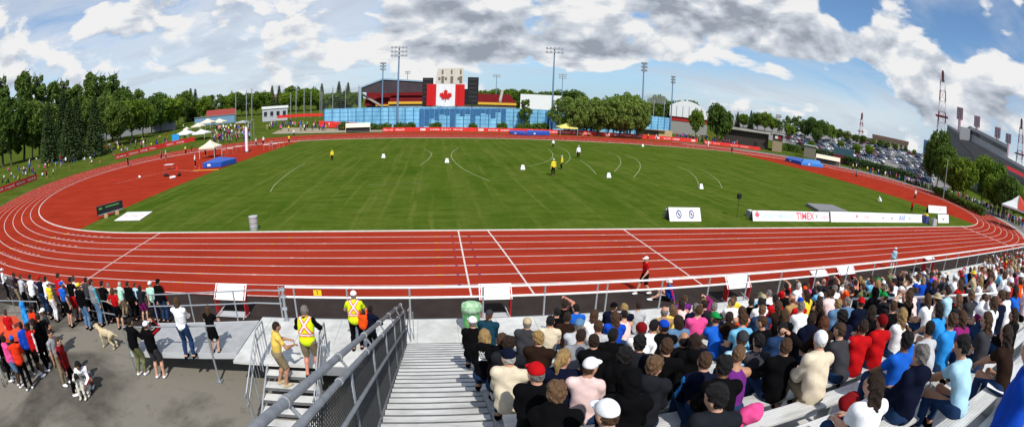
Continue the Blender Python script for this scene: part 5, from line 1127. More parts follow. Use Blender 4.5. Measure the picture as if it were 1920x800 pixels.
for a in [(716, 118, 172, 'blue light mast with a narrow lamp cluster left of the tallest mast', 1, .9, 3), (745, 88, 138, 'tallest blue light mast with wide lamps before the red grandstand', 1.1, 2.1, 3), (762, 134, 300, 'small distant light mast peeping above the canopy', 1, 1.6, 2), (928, 140, 260, 'distant light mast right of the flag', .9, 2.2, 2), (1034, 90, 140, 'tall blue light mast beside the white building', 1.05, 2.4, 2),
          (1051, 139, 250, 'distant light mast behind the tall mast by the white building', .9, 2.2, 3), (1202, 118, 165, 'blue light mast above the grey-green trees', 1.1, .8, 3), (1257, 143, 185, 'slim blue light mast left of the white domed hall', 1.0, .7, 3)]: mast(*a)
FLX = (PY(800, 180, 76).x, PY(871, 180, 76).x); fz = (PY(835, 199, 76).z, PY(835, 158, 76).z)
t = thing('maple_leaf_flag', 'large red and white maple leaf flag hung below the scoreboard', 'flag', ((FLX[0]+FLX[1])/2, 76, fz[0])); w = FLX[1]-FLX[0]; hgt = fz[1]-fz[0]
FR = mat('flag red', (.55, .010, .012), .8, 0, .12, 1.2, .3, 4, stretch=(3, 1, .3)); FW = mat('flag white', (.76, .76, .78), .8, 0, .06, 1.2, .3, 4, stretch=(3, 1, .3))
for i, (a, c, m) in enumerate([(0, .25, FR), (.25, .75, FW), (.75, 1, FR)]):
    vs = []; nx = 14
    for j in range(nx+1):
        u = a+(c-a)*j/nx; yy = 76+.12*math.sin(u*34)+.05*math.sin(u*71)
        vs += [(FLX[0]+u*w, yy, fz[0]+.1*math.sin(u*9)), (FLX[0]+u*w, yy, fz[1])]
    b = MB(); b.add(vs, [(2*j, 2*j+2, 2*j+3, 2*j+1) for j in range(nx)]); fo_ = b.build('red_field' if i != 1 else 'white_field', m, t, smooth=True); wf_ = fo_ if i == 1 else (wf_ if i else None)
half = [(0, 1.0), (-.10, .78), (-.22, .85), (-.17, .38), (-.38, .60), (-.43, .48), (-.66, .53), (-.58, .30), (-.70, .22), (-.36, -.08), (-.42, -.22), (-.05, -.17), (-.035, -.5)]
leaf = half+[(-x, y) for x, y in reversed(half[1:])]; s = hgt*.36; cx_, cz_ = (FLX[0]+FLX[1])/2, (fz[0]+fz[1])/2-.1*hgt
b = MB(); P_ = [(cx_+x*s*1.15, 75.78, cz_+y*s*1.05) for x, y in leaf]
for i in range(1, len(P_)-1): pass
b.add(P_+[(cx_, 75.78, cz_+.15*s)], [(len(P_), i, (i+1) % len(P_)) for i in range(len(P_))]); b.build('maple_leaf', FR, wf_)
t = thing('scoreboard', 'black scoreboard towers with cream lattice top carrying the flag', 'scoreboard', (cx_, 77.5, 0)); LATT = mat('cream lattice board', (.58, .55, .47), .7, 0, .1, 1)
def PB(x0, x1, y0, y1, yy, dep, b, mi=0):
    a = PY(x0, (y0+y1)/2, yy); c = PY(x1, (y0+y1)/2, yy); z1 = PY((x0+x1)/2, y0, yy).z; z0 = PY((x0+x1)/2, y1, yy).z; b.box(((a.x+c.x)/2, yy+dep/2, (z0+z1)/2), (c.x-a.x, dep, z1-z0), mi=mi); return (a.x, c.x, z0, z1)
b = MB(); PB(792, 812, 146, 200, 77, 1.2, b); b.build('tower', BLACK, t); b = MB(); PB(877, 897, 145, 196, 77, 1.2, b); PB(868, 880, 167, 196, 77.2, 1.0, b); tw_ = b.build('tower', BLACK, t)
b = MB()
for y0 in (149, 157, 165, 173, 181, 189): PB(880, 894, y0, y0+.7, 76.95, .04, b); PB(794, 808, y0, y0+.7, 76.95, .04, b)
b.build('panel_seams', mat('grey seam', (.09, .09, .10)), tw_)
b = MB(); a = PY(821, 129, 77.5); c = PY(870, 128, 77.5); e = PY(869, 160, 77.5); f = PY(816, 160, 77.5); b.prism([(a.x, 77.5, a.z), (c.x, 77.5, c.z), (e.x, 77.5, e.z), (f.x, 77.5, f.z)], (0, .5, 0)); tb_ = b.build('top_board', LATT, t)
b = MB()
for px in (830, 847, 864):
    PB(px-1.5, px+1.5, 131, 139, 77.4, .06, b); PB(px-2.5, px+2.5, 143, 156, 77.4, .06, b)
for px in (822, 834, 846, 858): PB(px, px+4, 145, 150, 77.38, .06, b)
b.build('board_detail', mat('dark lattice detail', (.16, .14, .12)), tb_)  # dark brown blocks set on the front of the cream board
for px in (797, 826, 856, 884):
    b = MB(); q = PY(px, 215, 76.6); b.box((q.x, 76.6, 4.5), (.35, .35, 9)); b.build('support_post', DARKM, t)
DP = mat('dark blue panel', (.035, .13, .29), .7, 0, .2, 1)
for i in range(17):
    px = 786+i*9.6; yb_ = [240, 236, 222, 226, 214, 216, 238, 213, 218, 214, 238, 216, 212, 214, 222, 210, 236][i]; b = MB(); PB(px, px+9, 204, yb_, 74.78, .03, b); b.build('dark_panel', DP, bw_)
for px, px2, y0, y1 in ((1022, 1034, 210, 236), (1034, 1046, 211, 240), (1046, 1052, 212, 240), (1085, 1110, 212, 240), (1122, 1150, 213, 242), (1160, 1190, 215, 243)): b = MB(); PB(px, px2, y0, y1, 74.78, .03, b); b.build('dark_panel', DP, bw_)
# ------------------------------------------------------------------ ball ground stands
SEATR = mat('red stadium seats', (.15, .014, .018), .8, 0, .25, 1.5, 0, 40, col2=(.25, .02, .024), spec=.1); YELR = mat('yellow railing', (.72, .40, .04), .7)
def far_stand(name, x0, x1, y, z0, depth, rise, label):
    t = thing(name, label, 'grandstand', (x0, y, 0)); n = 12
    for k in range(n):
        b = MB(); b.box(((x0+x1)/2, y+depth*(k+.5)/n, z0+rise*(k+.5)/n-.4), (x1-x0, depth/n, 1.0)); b.build('seat_row', SEATR, t)
    b = MB(); b.box(((x0+x1)/2, y-.3, z0-.1), (x1-x0, .3, .9)); b.build('front_rail', YELR, t)
    b = MB(); b.box(((x0+x1)/2, y+.5, z0/2-.6), (x1-x0, .4, z0-.6)); b.build('base_wall', mat('stand concrete', (.3, .28, .26)), t)
    return t
q0 = PY(735, 190, 118); q1 = PY(975, 190, 118); sr = far_stand('grandstand', PY(728, 195, 120).x, PY(968, 190, 120).x, 120, 7.6, 16, 4.0, 'red-seated grandstand with yellow front rail behind the flag')
for px in (938,):
    b = MB(); a = PY(px, 197, 119); b.prism([(a.x-.5, 119.5, 8.2), (a.x+.5, 119.5, 8.2), (a.x+3.5, 136, 12.2), (a.x+2.5, 136, 12.2)], (0, 0, .9)); b.build('stair', CONC, sr)
t = thing('covered_grandstand', 'covered grandstand with a dark mesh canopy and red seats left of the scoreboard', 'grandstand', (-50, 130, 0)); yy = 125
MESH = mat('dark mesh canopy', (.06, .045, .055), .85, 0, .2, .5)
A1 = PY(676, 163, yy); A2 = PY(718, 147, yy); A3 = PY(800, 152, yy); A4 = PY(800, 170, yy); A5 = PY(740, 165, yy); A6 = PY(678, 172, yy)
b = MB(); b.prism([A1, A2, A3, A3+Vector((0, 0, -4.4)), A2+Vector((1, 0, -6.0)), A1+Vector((.3, 0, -2.2))], (0, 1.2, 0)); b.build('canopy', MESH, t)
b = MB(); b.prism([A1+Vector((0, -.4, 0)), A2+Vector((0, -.4, 0)), A3+Vector((0, -.4, 0)), A3+Vector((0, -.4, -.5)), A2+Vector((0, -.4, -.6)), A1+Vector((0, -.4, -.6))], (0, .5, 0)); b.build('canopy_edge', mat('light mast blue', (.28, .40, .52)), t)
b = MB(); b.box((A1.x, yy-.2, A1.z/2), (.9, .6, A1.z)); b.build('corner_pillar', mat('light mast blue', (.28, .40, .52)), t)
for i in range(9):
    b = MB(); z = 7.0+i*.8; x0 = A1.x+1.2+(0 if i < 3 else .0); b.box(((x0+A3.x)/2, yy+4+i*1.3, z), (A3.x-x0, 1.3, .9)); b.build('seat_row', SEATR, t)
b = MB(); b.box(((A1.x+A3.x)/2+3, yy+2.5, 6.6), (A3.x-A1.x-6, .3, .6)); b.build('front_rail', YELR, t)
b = MB(); p = PY(680, 180, yy+2); q = PY(712, 199, yy+2); b.prism([p, q, q+Vector((0, 0, .9)), p+Vector((0, 0, .9))], (0, 1, 0)); b.build('side_stair', CONC, t)
b = MB(); b.box(((A1.x+A3.x)/2, yy+17, 9), (A3.x-A1.x, .4, 14)); b.build('back_wall', MESH, t)
t = thing('protective_net', 'tall see-through mesh net on poles left of the covered grandstand', 'net', (-80, 118, 0))
b = MB(); a = PY(600, 200, 118); c = PY(672, 200, 118); zt_ = PY(640, 166, 118).z
for x in np.arange(a.x, c.x, .55): b.tube((x, 118, 4), (x, 118, zt_), .035, 3)
for z in np.arange(4, zt_, .8): b.tube((a.x, 118, z), (c.x, 118, z), .03, 3)
b.build('netting', mat('grey net', (.22, .23, .23)), t)
for k in range(4):
    b = MB(); x = a.x+(c.x-a.x)*k/3; b.tube((x, 118, 0), (x, 118, zt_+1), .16, 6); b.build('pole', STEEL, t)
g1 = 'tall bare poles of the batting nets'
for px, pyt in ((442, 172), (462, 170), (472, 166), (545, 176), (555, 166), (570, 168), (583, 172), (603, 172)):
    q = A(px, 215, 190); t_ = thing('net_pole', 'tall bare grey pole, %s from the left before the hill trees' % ordn_([442, 462, 472, 545, 555, 570, 583, 603].index(px)), 'pole', (q.x, q.y, Tz(q.x, q.y)), 0, g1)
    b = MB(); b.tube((q.x, q.y, Tz(q.x, q.y)), (q.x, q.y, A(px, pyt, 190).z), .2, 6); b.build('shaft', STEEL, t_)
# ------------------------------------------------------------------ halls, huts and buildings
def house(name, px0, px1, pyt, pyb, d, dep, mats, label, cat, roofh=.4, over=.6, z0=None, windows=0, door=False, gable=False):
    a = A(px0, pyb, d); c = A(px1, pyb, d); u = Vector((c.x-a.x, c.y-a.y, 0)); w = u.length; u.normalize(); n = Vector((-u.y, u.x, 0)); m = (a+c)/2
    z = Tz(m.x, m.y) if z0 is None else z0; top = A((px0+px1)/2, pyt, d).z; ang = math.atan2(u.y, u.x); h = max(1.2, top-z-roofh)
    t = thing(name, label, cat, (m.x, m.y, z)); cc = Vector((m.x, m.y, 0))+n*dep/2
    b = MB(); b.box(cc+Vector((0, 0, z+h/2)), (w, dep, h), ang); wl_ = b.build('wall', mats[0], t)
    if gable:
        p = [cc-u*(w/2+over), cc+u*(w/2+over)]; b = MB()
        f0, f1 = p[0]-n*(dep/2+over), p[1]-n*(dep/2+over); g0, g1_ = p[0]+n*(dep/2+over), p[1]+n*(dep/2+over); zz = Vector((0, 0, z+h)); r0, r1 = p[0]+Vector((0, 0, z+h+roofh)), p[1]+Vector((0, 0, z+h+roofh))
        b.add([f0+zz, f1+zz, g1_+zz, g0+zz, r0, r1], [(0, 1, 5, 4), (2, 3, 4, 5), (0, 4, 3), (1, 2, 5), (0, 3, 2, 1)]); b.build('roof', mats[1], t)
    else:
        b = MB(); b.box(cc+Vector((0, 0, z+h+roofh/2)), (w+2*over, dep+2*over, roofh), ang); b.build('roof', mats[1], t)
    for k in range(windows):
        s = (k+.5)/windows; q = Vector((a.x, a.y, 0))+u*w*s-n*.04; b = MB(); b.box(q+Vector((0, 0, z+h*.6)), (w/windows*.5, .08, h*.35), ang); b.build('window', GLASS, wl_); b = MB(); b.box(q+Vector((0, 0, z+h*.41))-n*.06, (w/windows*.56, .16, .08), ang); b.build('sill', WHITE, wl_)
    if door:
        q = Vector((a.x, a.y, 0))+u*w*.72-n*.05; b = MB(); b.box(q+Vector((0, 0, z+1.05)), (1.2, .1, 2.1), ang); b.build('door', DARKM, wl_)
    return t, (a, c, u, n, z, h)
BRN = mat('dark brown boards', (.055, .042, .036), .8, 0, .15, 1.5); BRK = mat('tan brick', (.36, .26, .17), .85, 0, .12, 4); RFG = mat('gravel roof', (.40, .37, .31), .9, 0, .15, .6); GRY = mat('grey siding', (.25, .26, .28), .7, 0, .1, 1)
house('clubhouse', 1356, 1440, 243, 272, 165, 10, (BRN, RFG), 'long low dark brown building with a flat gravel roof beside the far bend', 'building', .5, 1.2, 0, 0, True)
t, (a, c, u, n, z, h) = house('clubhouse_annex', 1448, 1466, 250, 276, 163, 5, (BRK, RFG), 'tan brick annex with a red and white sign at the end of the brown building', 'building', .4, .6, 0)
q = (a+c)/2-n*.1; b = MB(); b.box((q.x, q.y, z+h-.9), ((c-a).length*1.05, .15, 2.0), math.atan2(u.y, u.x)); ub_ = b.build('upper_boards', BRN, t)
b = MB(); b.box((q.x-n.x*.12-.5*u.x, q.y-n.y*.12-.5*u.y, z+h-.9), (1.0, .06, 1.0), math.atan2(u.y, u.x)); b.build('white_sign', WHITE, ub_); b = MB(); b.box((q.x-n.x*.12+.5*u.x, q.y-n.y*.12+.5*u.y, z+h-.9), (.9, .06, 1.0), math.atan2(u.y, u.x)); b.build('red_sign', REDP, ub_)
house('equipment_hut', 1507, 1529, 272, 290, 158, 4, (mat('grey-brown hut', (.20, .18, .14)), mat('pale green roof', (.36, .42, .36))), 'small grey-brown hut with a pale roof left of the cream tents', 'hut', .3, .3, 0)
t, (a, c, u, n, z, h) = house('shipping_container', 1560, 1598, 278, 310, 160, 3, (mat('dark red steel', (.16, .02, .025)), mat('teal steel', (.04, .10, .13))), 'dark red and teal container standing behind the hedge', 'container', 2.2, 0, .3)
house('white_hall', 975, 1052, 178, 207, 178, 14, (WHITE, mat('white membrane', (.78, .78, .79))), 'long plain white hall right of the red seats', 'building', 1.6, .0, 0)
house('field_house', 390, 440, 205, 224, 215, 12, (mat('grey-blue cladding', (.20, .22, .26)), mat('rust red roof', (.28, .045, .035))), 'low house with a rust-red gable roof behind the tents', 'building', 3.0, .8, None, 5, True, True)
house('press_box', 492, 539, 199, 222, 180, 5, (mat('pale cladding', (.42, .43, .46)), WHITE), 'pale box building with a white roof behind the crowd', 'building', .9, .3, None, 4)
house('pool_wall', 365, 440, 217, 226, 195, 6, (mat('washed blue wall', (.16, .30, .45)), mat('grey roof', (.2, .2, .2))), 'low washed-blue wall building below the rust-red roof', 'building', .3, .2)
house('long_low_shed', 170, 330, 232, 245, 190, 5, (GRY, GRY), 'long low grey shed seen under the leafy trees', 'building', .3, .2)
house('apartment_block', 1635, 1702, 258, 275, 330, 16, (mat('tan render', (.40, .33, .19)), mat('brown roof', (.18, .11, .08))), 'tan and ochre apartment block beyond the parked cars', 'building', 2.0, .5, None, 8)
house('apartment_block', 1560, 1632, 252, 268, 360, 16, (mat('brown render', (.20, .17, .12)), mat('brown roof', (.18, .11, .08))), 'brown apartment block hidden by trees beyond the car park', 'building', 1.5, .5, None, 8)
house('office_tower', 1729, 1738, 262, 300, 420, 12, (mat('blue glass', (.07, .13, .30), .3), DARKM), 'narrow blue glass tower left of the big dark tree', 'building', .5, 0, None)
house('small_house', 512, 540, 176, 190, 300, 8, (mat('red brown wall', (.20, .08, .06)), mat('brown roof', (.18, .11, .08))), 'red-brown house among the hill trees', 'building', 2, .5, None, 3, False, True)
for px, l in ((1378, 'first'), (1392, 'second'), (1412, 'third'), (1455, 'fourth')): house('white_house', px, px+9, 214, 226, 330, 8, (mat('white stucco', (.6, .6, .6)), mat('grey roof', (.2, .2, .2))), 'small white house, %s from the left among the far trees' % l, 'house', 2, .4, None, 2, False, True)
# domed fabric hall
t = thing('domed_hall', 'white domed fabric hall with a red base right of the slim mast', 'building', (70, 100, 0)); d = 190; p0, p1 = A(1255, 222, d), A(1328, 222, d); zb = 0; u = (p1-p0); u.z = 0; w = u.length; u.normalize(); n = Vector((-u.y, u.x, 0)); zt_ = A(1290, 190, d).z; zs = A(1258, 206, d).z
pr = [p0.xy.to_3d()+Vector((0, 0, 7.3))]
for k in range(13): f = k/12; q = p0.xy.to_3d()+u*w*f; pr.append(q+Vector((0, 0, zs+(zt_-zs)*math.sin(math.pi*min(1, .12+f*.88))**.8)))
pr.append(p1.xy.to_3d()+Vector((0, 0, 7.3)))
b = MB(); b.prism(pr, n*26); b.build('fabric_roof', WHITE, t); b = MB(); b.box((p0.xy.to_3d()+p1.xy.to_3d())/2+n*13+Vector((0, 0, 6.6)), (w*.98, 25, 1.9), math.atan2(u.y, u.x)); b.build('red_band', REDP, t)
b = MB(); b.box((p0.xy.to_3d()+p1.xy.to_3d())/2+n*13+Vector((0, 0, 2.8)), (w*.97, 24.6, 5.7), math.atan2(u.y, u.x)); b.build('base_wall', mat('hall base', (.30, .29, .27)), t)
b = MB(); c_ = (p0.xy.to_3d()+p1.xy.to_3d())/2-n*.1
for k in (-2, -1, 0, 1, 2): b.box(c_+u*(w*.16*k)+Vector((0, 0, 9.5)), (.14, .1, 4.4), math.atan2(u.y, u.x))
b.build('seam_strap', GRY, t)
t = thing('mesh_dome', 'grey mesh cage with a curved top behind the dark trees', 'net', (60, 110, 0)); q = A(1226, 200, 200); b = MB(); zt_ = A(1222, 177, 200).z; zc = A(1222, 188, 200).z
for k in range(15): f = k/14; x = -5.5+11*f; b.tube((q.x+x, q.y, zc-1), (q.x+x, q.y, zc+(zt_-zc)*math.sin(math.pi*(.15+.7*f))), .07, 4)
for k in range(8): z = zc-1+(zt_-zc+1)*k/8; b.tube((q.x-5.5, q.y, z), (q.x+5.5, q.y, z), .07, 4)
b.build('netting', mat('pale net', (.35, .35, .36)), t)
for x in (-5, 0, 5): b = MB(); b.tube((q.x+x, q.y, 0), (q.x+x, q.y, zc), .16, 6); b.build('pole', STEEL, t)
# ------------------------------------------------------------------ tents, mats, small track things
def canopy(px, pyt, pyb, d, wpx, col, label, peak=.5, rot=0.0, legs_=True):
    q = A(px, pyb, d); z = max(0, Tz(q.x, q.y)); top = A(px, pyt, d).z; w = wpx/F_PX*math.hypot(d, 7); eave = z+(top-z)*.62
    t = thing('canopy_tent', label, 'tent', (q.x, q.y, z)); h = w/2
    b = MB(); vs = [(q.x+sx*h, q.y+sy*h, eave) for sx, sy in ((-1, -1), (1, -1), (1, 1), (-1, 1))]+[(q.x+sx*h*.45, q.y+sy*h*.45, eave+(top-eave)*.45) for sx, sy in ((-1, -1), (1, -1), (1, 1), (-1, 1))]+[(q.x, q.y, top)]
    vs += [(x, y, zz-.3) for x, y, zz in vs[:4]]
    b.add(vs, [(i, (i+1) % 4, 4+(i+1) % 4, 4+i) for i in range(4)]+[(4+i, 4+(i+1) % 4, 8) for i in range(4)]+[(9+i, 9+(i+1) % 4, (i+1) % 4, i) for i in range(4)]); b.build('roof_fabric', col, t)
    for sx, sy in ((-1, -1), (1, -1), (1, 1), (-1, 1)): b = MB(); b.tube((q.x+sx*h*.96, q.y+sy*h*.96, z), (q.x+sx*h*.96, q.y+sy*h*.96, eave), .04, 6); b.build('leg', WHITEPIPE, t)
    return t
YT = mat('yellow canvas', (.85, .75, .18), .8); WT = mat('white canvas', (.74, .74, .73), .8); RT = mat('red tent panel', (.55, .06, .03), .8)
canopy(1062, 230, 247, 128, 34, YT, 'yellow peaked canopy tent on the far side of the track')
canopy(395, 262, 287, 84, 34, CREAM, 'cream peaked umbrella tent behind the blue landing mat')
canopy(348, 242, 262, 132, 30, WT, 'white canopy tent with a blue side panel left of its twin'); canopy(378, 242, 262, 132, 30, WT, 'white canopy tent joined right of the blue-sided one')
q = A(336, 255, 130); b = MB(); b.box((q.x, q.y-2, 2.0), (2.4, .06, 2.2)); tag(b.build('sponsor_panel', mat('bright blue panel', (.03, .30, .70))), 'bright blue square panel hung on the white tent', 'panel')
for px, pyt, d, w, l in [(390, 222, 160, 26, 'cream tent behind the white tents, left one'), (412, 222, 162, 24, 'cream tent behind the white tents, right one'), (372, 230, 150, 22, 'small cream tent behind the blue-sided tent')]: canopy(px, pyt, 245, d, w, CREAM, l)
for px, pyt, d, w, l in [(350, 238, 155, 10, 'cream shade sail beside the small cream tent')]: canopy(px, pyt, 246, d, w, CREAM, l)
canopy(455, 226, 240, 170, 22, mat('grey canvas', (.42, .44, .47)), 'grey canopy behind the pole vault standard')
t = canopy(1903, 363, 420, 92, 56, WT, 'white peaked tent with red corners at the right edge')
q = Vector(t.location); b = MB(); b.ell((0, 0, 0), (.01, .01, .01)); 
w = 56/F_PX*math.hypot(92, 7)/2; ev = [c_ for c_ in t.children if c_.name.startswith('roof')][0]; zt_ = max(v.co.z for v in ev.data.vertices)+q.z; ez = sorted(v.co.z for v in ev.data.vertices)[5]+q.z
b = MB()
for sx, sy in ((-1, -1), (1, -1)): b.add([(q.x+sx*w*1.005, q.y+sy*w*1.005, ez+.02), (q.x+sx*w*.35, q.y+sy*w*1.01, ez+.02), (q.x, q.y-.02, zt_+.03)], [(0, 1, 2)])
b.add([(q.x-w*1.01, q.y-w, ez+.02), (q.x-w*1.01, q.y-w*.3, ez+.02), (q.x-.02, q.y, zt_+.03)], [(0, 1, 2)]); b.build('red_corner', RT, t)
def gazebo_shelter(px0, px1, pyt, pyb, d, label):
    a = A(px0, pyb, d); c = A(px1, pyb, d); z1 = A((px0+px1)/2, pyt, d).z; zm_ = z1*.55; t = thing('bench_shelter', label, 'shelter', ((a.x+c.x)/2, (a.y+c.y)/2, 0)); u = (c-a); u.z = 0; n = Vector((-u.y, u.x, 0)).normalized()*1.6
    b = MB(); A0 = Vector((a.x, a.y, 0)); C0 = Vector((c.x, c.y, 0)); Z = lambda v, z: v+Vector((0, 0, z))
    b.add([Z(A0, zm_), Z(C0, zm_), Z(C0+n*.7, z1), Z(A0+n*.7, z1), Z(A0+n*1.4, z1*.9), Z(C0+n*1.4, z1*.9)], [(0, 1, 2, 3), (3, 2, 5, 4)]); b.build('roof_fabric', CREAM, t)
    for P0_ in (A0, C0, A0+n*1.4, C0+n*1.4): b = MB(); b.tube(P0_, Z(P0_, zm_), .05, 6); b.build('leg', WHITEPIPE, t)
    b = MB(); b.prism([Z(A0+n*1.4, 0), Z(C0+n*1.4, 0), Z(C0+n*1.4, zm_), Z(A0+n*1.4, zm_)], n*.03); b.build('back_panel', mat('shelter back', (.10, .06, .05)), t)
    b = MB(); m_ = (A0+C0)/2+n*.8; b.box(m_+Vector((0, 0, .45)), (u.length*.9, .5, .06), math.atan2(u.y, u.x)); b.build('bench', WHITE, t); return t
gazebo_shelter(648, 694, 231, 250, 124, 'cream-roofed team shelter before the red banners'); gazebo_shelter(1528, 1574, 292, 312, 141, 'cream-roofed team shelter on the right bend')
BM_ = mat('blue vinyl mat', (.018, .085, .42), .5, 0, .1, 1, spec=.3); BMT = mat('light blue vinyl', (.05, .22, .62), .5)
def landing_mat(pts, h, label, m=BM_):
    P_ = [G(*p, 0) for p in pts]; t = thing('landing_mat', label, 'landing mat', tuple(P_[0])); b = MB(); b.prism([(p.x, p.y, .02) for p in P_], (0, 0, h)); o = b.build('cushion', m, t); mo = o.modifiers.new('soft', 'BEVEL'); mo.width = .08; mo.segments = 3
    b = MB(); 
    q = P_[0].lerp(P_[1], .35); u = (P_[1]-P_[0]).normalized(); n = Vector((u.y, -u.x, 0)); n = n if (Vector(CAM)-q).dot(n) > 0 else -n
    c_ = q+n*.02; b.box((c_.x, c_.y, h*.55), (.55, .02, h*.4), math.atan2(u.y, u.x)); b.build('maker_patch', WHITE, t); return t
landing_mat([(380, 316), (415, 314), (444, 306), (410, 303)], .75, 'thick blue high jump landing mat on the left apron')
landing_mat([(986, 254), (1031, 254), (1029, 250), (988, 249)], .8, 'dark blue landing mat on the far straight, right half of the pair'); landing_mat([(957, 252), (984, 254), (984, 249.5), (955, 249)], .6, 'lower blue landing mat on the far straight, left half of the pair')
landing_mat([(1472, 302), (1500, 309), (1506, 303), (1480, 299)], .8, 'dark blue part of the pole vault mat on the right bend'); landing_mat([(1502, 310), (1543, 315), (1535, 306), (1508, 303)], .75, 'bright blue part of the pole vault mat on the right bend', BMT)
landing_mat([(766, 245), (786, 245), (788, 241), (770, 241)], .5, 'small blue mat at the red banner', BMT)
t = thing('crossbar', 'yellow crossbar lying beside the blue landing mat', 'crossbar', tuple(G(365, 320, 0))); b = MB(); b.tube(G(362, 320, .05), G(410, 318, .05), .035, 6); o = b.build('bar', mat('yellow bar', (.75, .55, .05)), t)
# pole vault standard and hurdles
q = G(463, 285, 0); zt_ = PY(462, 238, q.y).z; t = thing('vault_standard', 'tall white padded standard with a purple edge', 'standard', tuple(q)); b = MB(); b.box((q.x, q.y, zt_/2), (.45, .35, zt_)); b.build('padding', WHITE, t); b = MB(); b.box((q.x-.26, q.y-.02, zt_/2), (.09, .34, zt_*.96)); b.build('edge_pad', mat('purple pad', (.28, .08, .42)), t); b = MB(); b.box((q.x, q.y, .05), (1.2, 1.0, .1)); b.build('base', DARKM, t)
t = thing('pipe_stand', 'thin grey double pipe stand right of the white standard', 'stand', tuple(G(474, 275, 0))); q = G(474, 275, 0)
b = MB(); zt_ = PY(473, 225, q.y).z; b.path([(q.x-.35, q.y, 0), (q.x-.35, q.y, zt_), (q.x+.35, q.y, zt_), (q.x+.35, q.y, 0)], .05, 6); b.build('frame', STEEL, t)
def hurdle(px, py, rzd, label):
    q = G(px, py, 0); t = thing('hurdle', label, 'hurdle', tuple(q), math.radians(rzd), 'hurdles and barriers on the left apron')
    for s in (-.55, .55): b = MB(); b.tube((s, 0, 0), (s, 0, .95), .025, 6); b.tube((s, -.05, .03), (s, .65, .03), .025, 6); o = b.build('leg', STEEL, None, origin=(0, 0, 0)); o.parent = t
    b = MB(); b.box((0, 0, .95), (1.2, .03, .12)); o = b.build('bar', WHITE, None, origin=(0, 0, 0)); o.parent = t
for i, (px, py) in enumerate([(432, 288), (448, 284), (500, 281), (516, 279), (528, 277), (420, 291), (510, 274)]): hurdle(px, py, 15*i, 'white-barred hurdle, %s around the pole vault standard' % ordn_(i))
for i, (px, py, c) in enumerate([(312, 331, 'black'), (324, 335, 'white'), (336, 330, 'dark'), (262, 334, 'white')]):
    q = G(px, py, 0); t = thing('kit_bag', '%s kit bag lying on the red apron, %s from the left' % (c, ['second', 'third', 'fourth', 'first'][i]), 'bag', tuple(q), i*.8); V, F = nets([('c', (-.3, 0, .17), (.3, 0, .17), .17, .16), ('e', (.1, .05, .25), (.2, .12, .12), None)], .05, .04); obj('bag_body', npmesh('bag_body', V, F, [BLACK if c != 'white' else WHITE], None, True), t)
    b = MB(); b.path([(-.18, 0, .33), (-.1, 0, .45), (.1, 0, .45), (.18, 0, .33)], .02, 5); o = b.build('handle', DARKM, None, origin=(0, 0, 0)); o.parent = t
q = G(318, 318, 0); t = thing('judge_table', 'small white table with thin legs on the red apron', 'table', tuple(q)); b = MB(); b.box((0, 0, .75), (1.6, .7, .06)); o = b.build('tabletop', WHITE, None, origin=(0, 0, 0)); o.parent = t
for sx in (-.7, .7):
    for sy in (-.3, .3): b = MB(); b.tube((sx, sy, 0), (sx, sy, .75), .02, 5); o = b.build('leg', STEEL, None, origin=(0, 0, 0)); o.parent = t
q = G(332, 319, 0); t = thing('traffic_cone', 'small red cone on the red apron', 'cone', tuple(q)); b = MB(); b.tube((0, 0, .03), (0, 0, .7), .17, 10, 0, .03); b.box((0, 0, .015), (.42, .42, .03)); o = b.build('cone_body', mat('red plastic', (.6, .04, .02)), None, origin=(0, 0, 0)); o.parent = t
q = G(374, 318, 0); t = dup(t, tuple(q), 0, 'red cone beside the blue landing mat')
# scoreboard on the grass, sheet, boxes and boards on the infield
a = G(184, 412, 0); c = G(231, 398, 0); u = (c-a); w = u.length; u.normalize(); ang = math.atan2(u.y, u.x); n = Vector((u.y, -u.x, 0)); z0, z1 = .30, PY(180, 388, a.y).z
t = thing('field_scoreboard', 'black electronic scoreboard on wooden feet at the left grass edge', 'scoreboard', tuple(a)); m = (a+c)/2
b = MB(); b.box(m+Vector((0, 0, (z0+z1)/2)), (w, .22, z1-z0), ang); b.build('display_box', mat('black display', (.012, .014, .018), .35), t)
b = MB()
for i, ch in enumerate('8.24'): b.box(a+u*(w*(.08+.03*i))-n*(-.13)+Vector((0, 0, z1-.22)), (.10, .02, .16), ang)
for i in range(9): b.box(a+u*(w*(.35+.06*i))-n*(-.13)+Vector((0, 0, z1-.2)), (.16, .02, .10), ang)
dm = bpy.data.materials.new('green display dots'); dm.use_nodes = True; bb = dm.node_tree.nodes['Principled BSDF']; bb.inputs['Base Color'].default_value = (.05, .2, .05, 1); bb.inputs['Emission Color'].default_value = (.1, .5, .12, 1); bb.inputs['Emission Strength'].default_value = .25
b.build('lit_digits', dm, t); b = MB(); b.box(m+n*.13+Vector((0, 0, z0+.06)), (w*.98, .03, .08), ang); b.build('lower_trim', STEEL, t)
for f in (.28, .72): b = MB(); q = a+u*w*f+n*.15; b.box(q+Vector((0, 0, .16)), (.22, .8, .32), ang); b.build('foot', mat('bare wood', (.55, .38, .22)), t)
p = stand_pt = G(193, 398, 0)
q4 = [G(214, 414, .05), G(262, 413, .05), G(286, 397, .05), G(239, 398, .05)]
t = thing('groundsheet', 'white sheet with faint red writing lying on the grass beside the black scoreboard', 'sheet', tuple(q4[0])); b = MB(); b.prism([tuple(p) for p in q4], (0, 0, .03)); b.build('sheet', mat('white sheet', (.78, .78, .78), .8, 0, .05, 1), t)
b = MB(); m = (q4[0]+q4[2])/2; u = (q4[1]-q4[0]).normalized()
for i, l in enumerate((.5, .35, .6, .45)): b.box(m+u*(-.9+.6*i)+Vector((0, .15*(i % 2), .035)), (l*.7, .35, .006), math.atan2(u.y, u.x))
b.build('faint_print', mat('faint red print', (.72, .42, .44)), t)
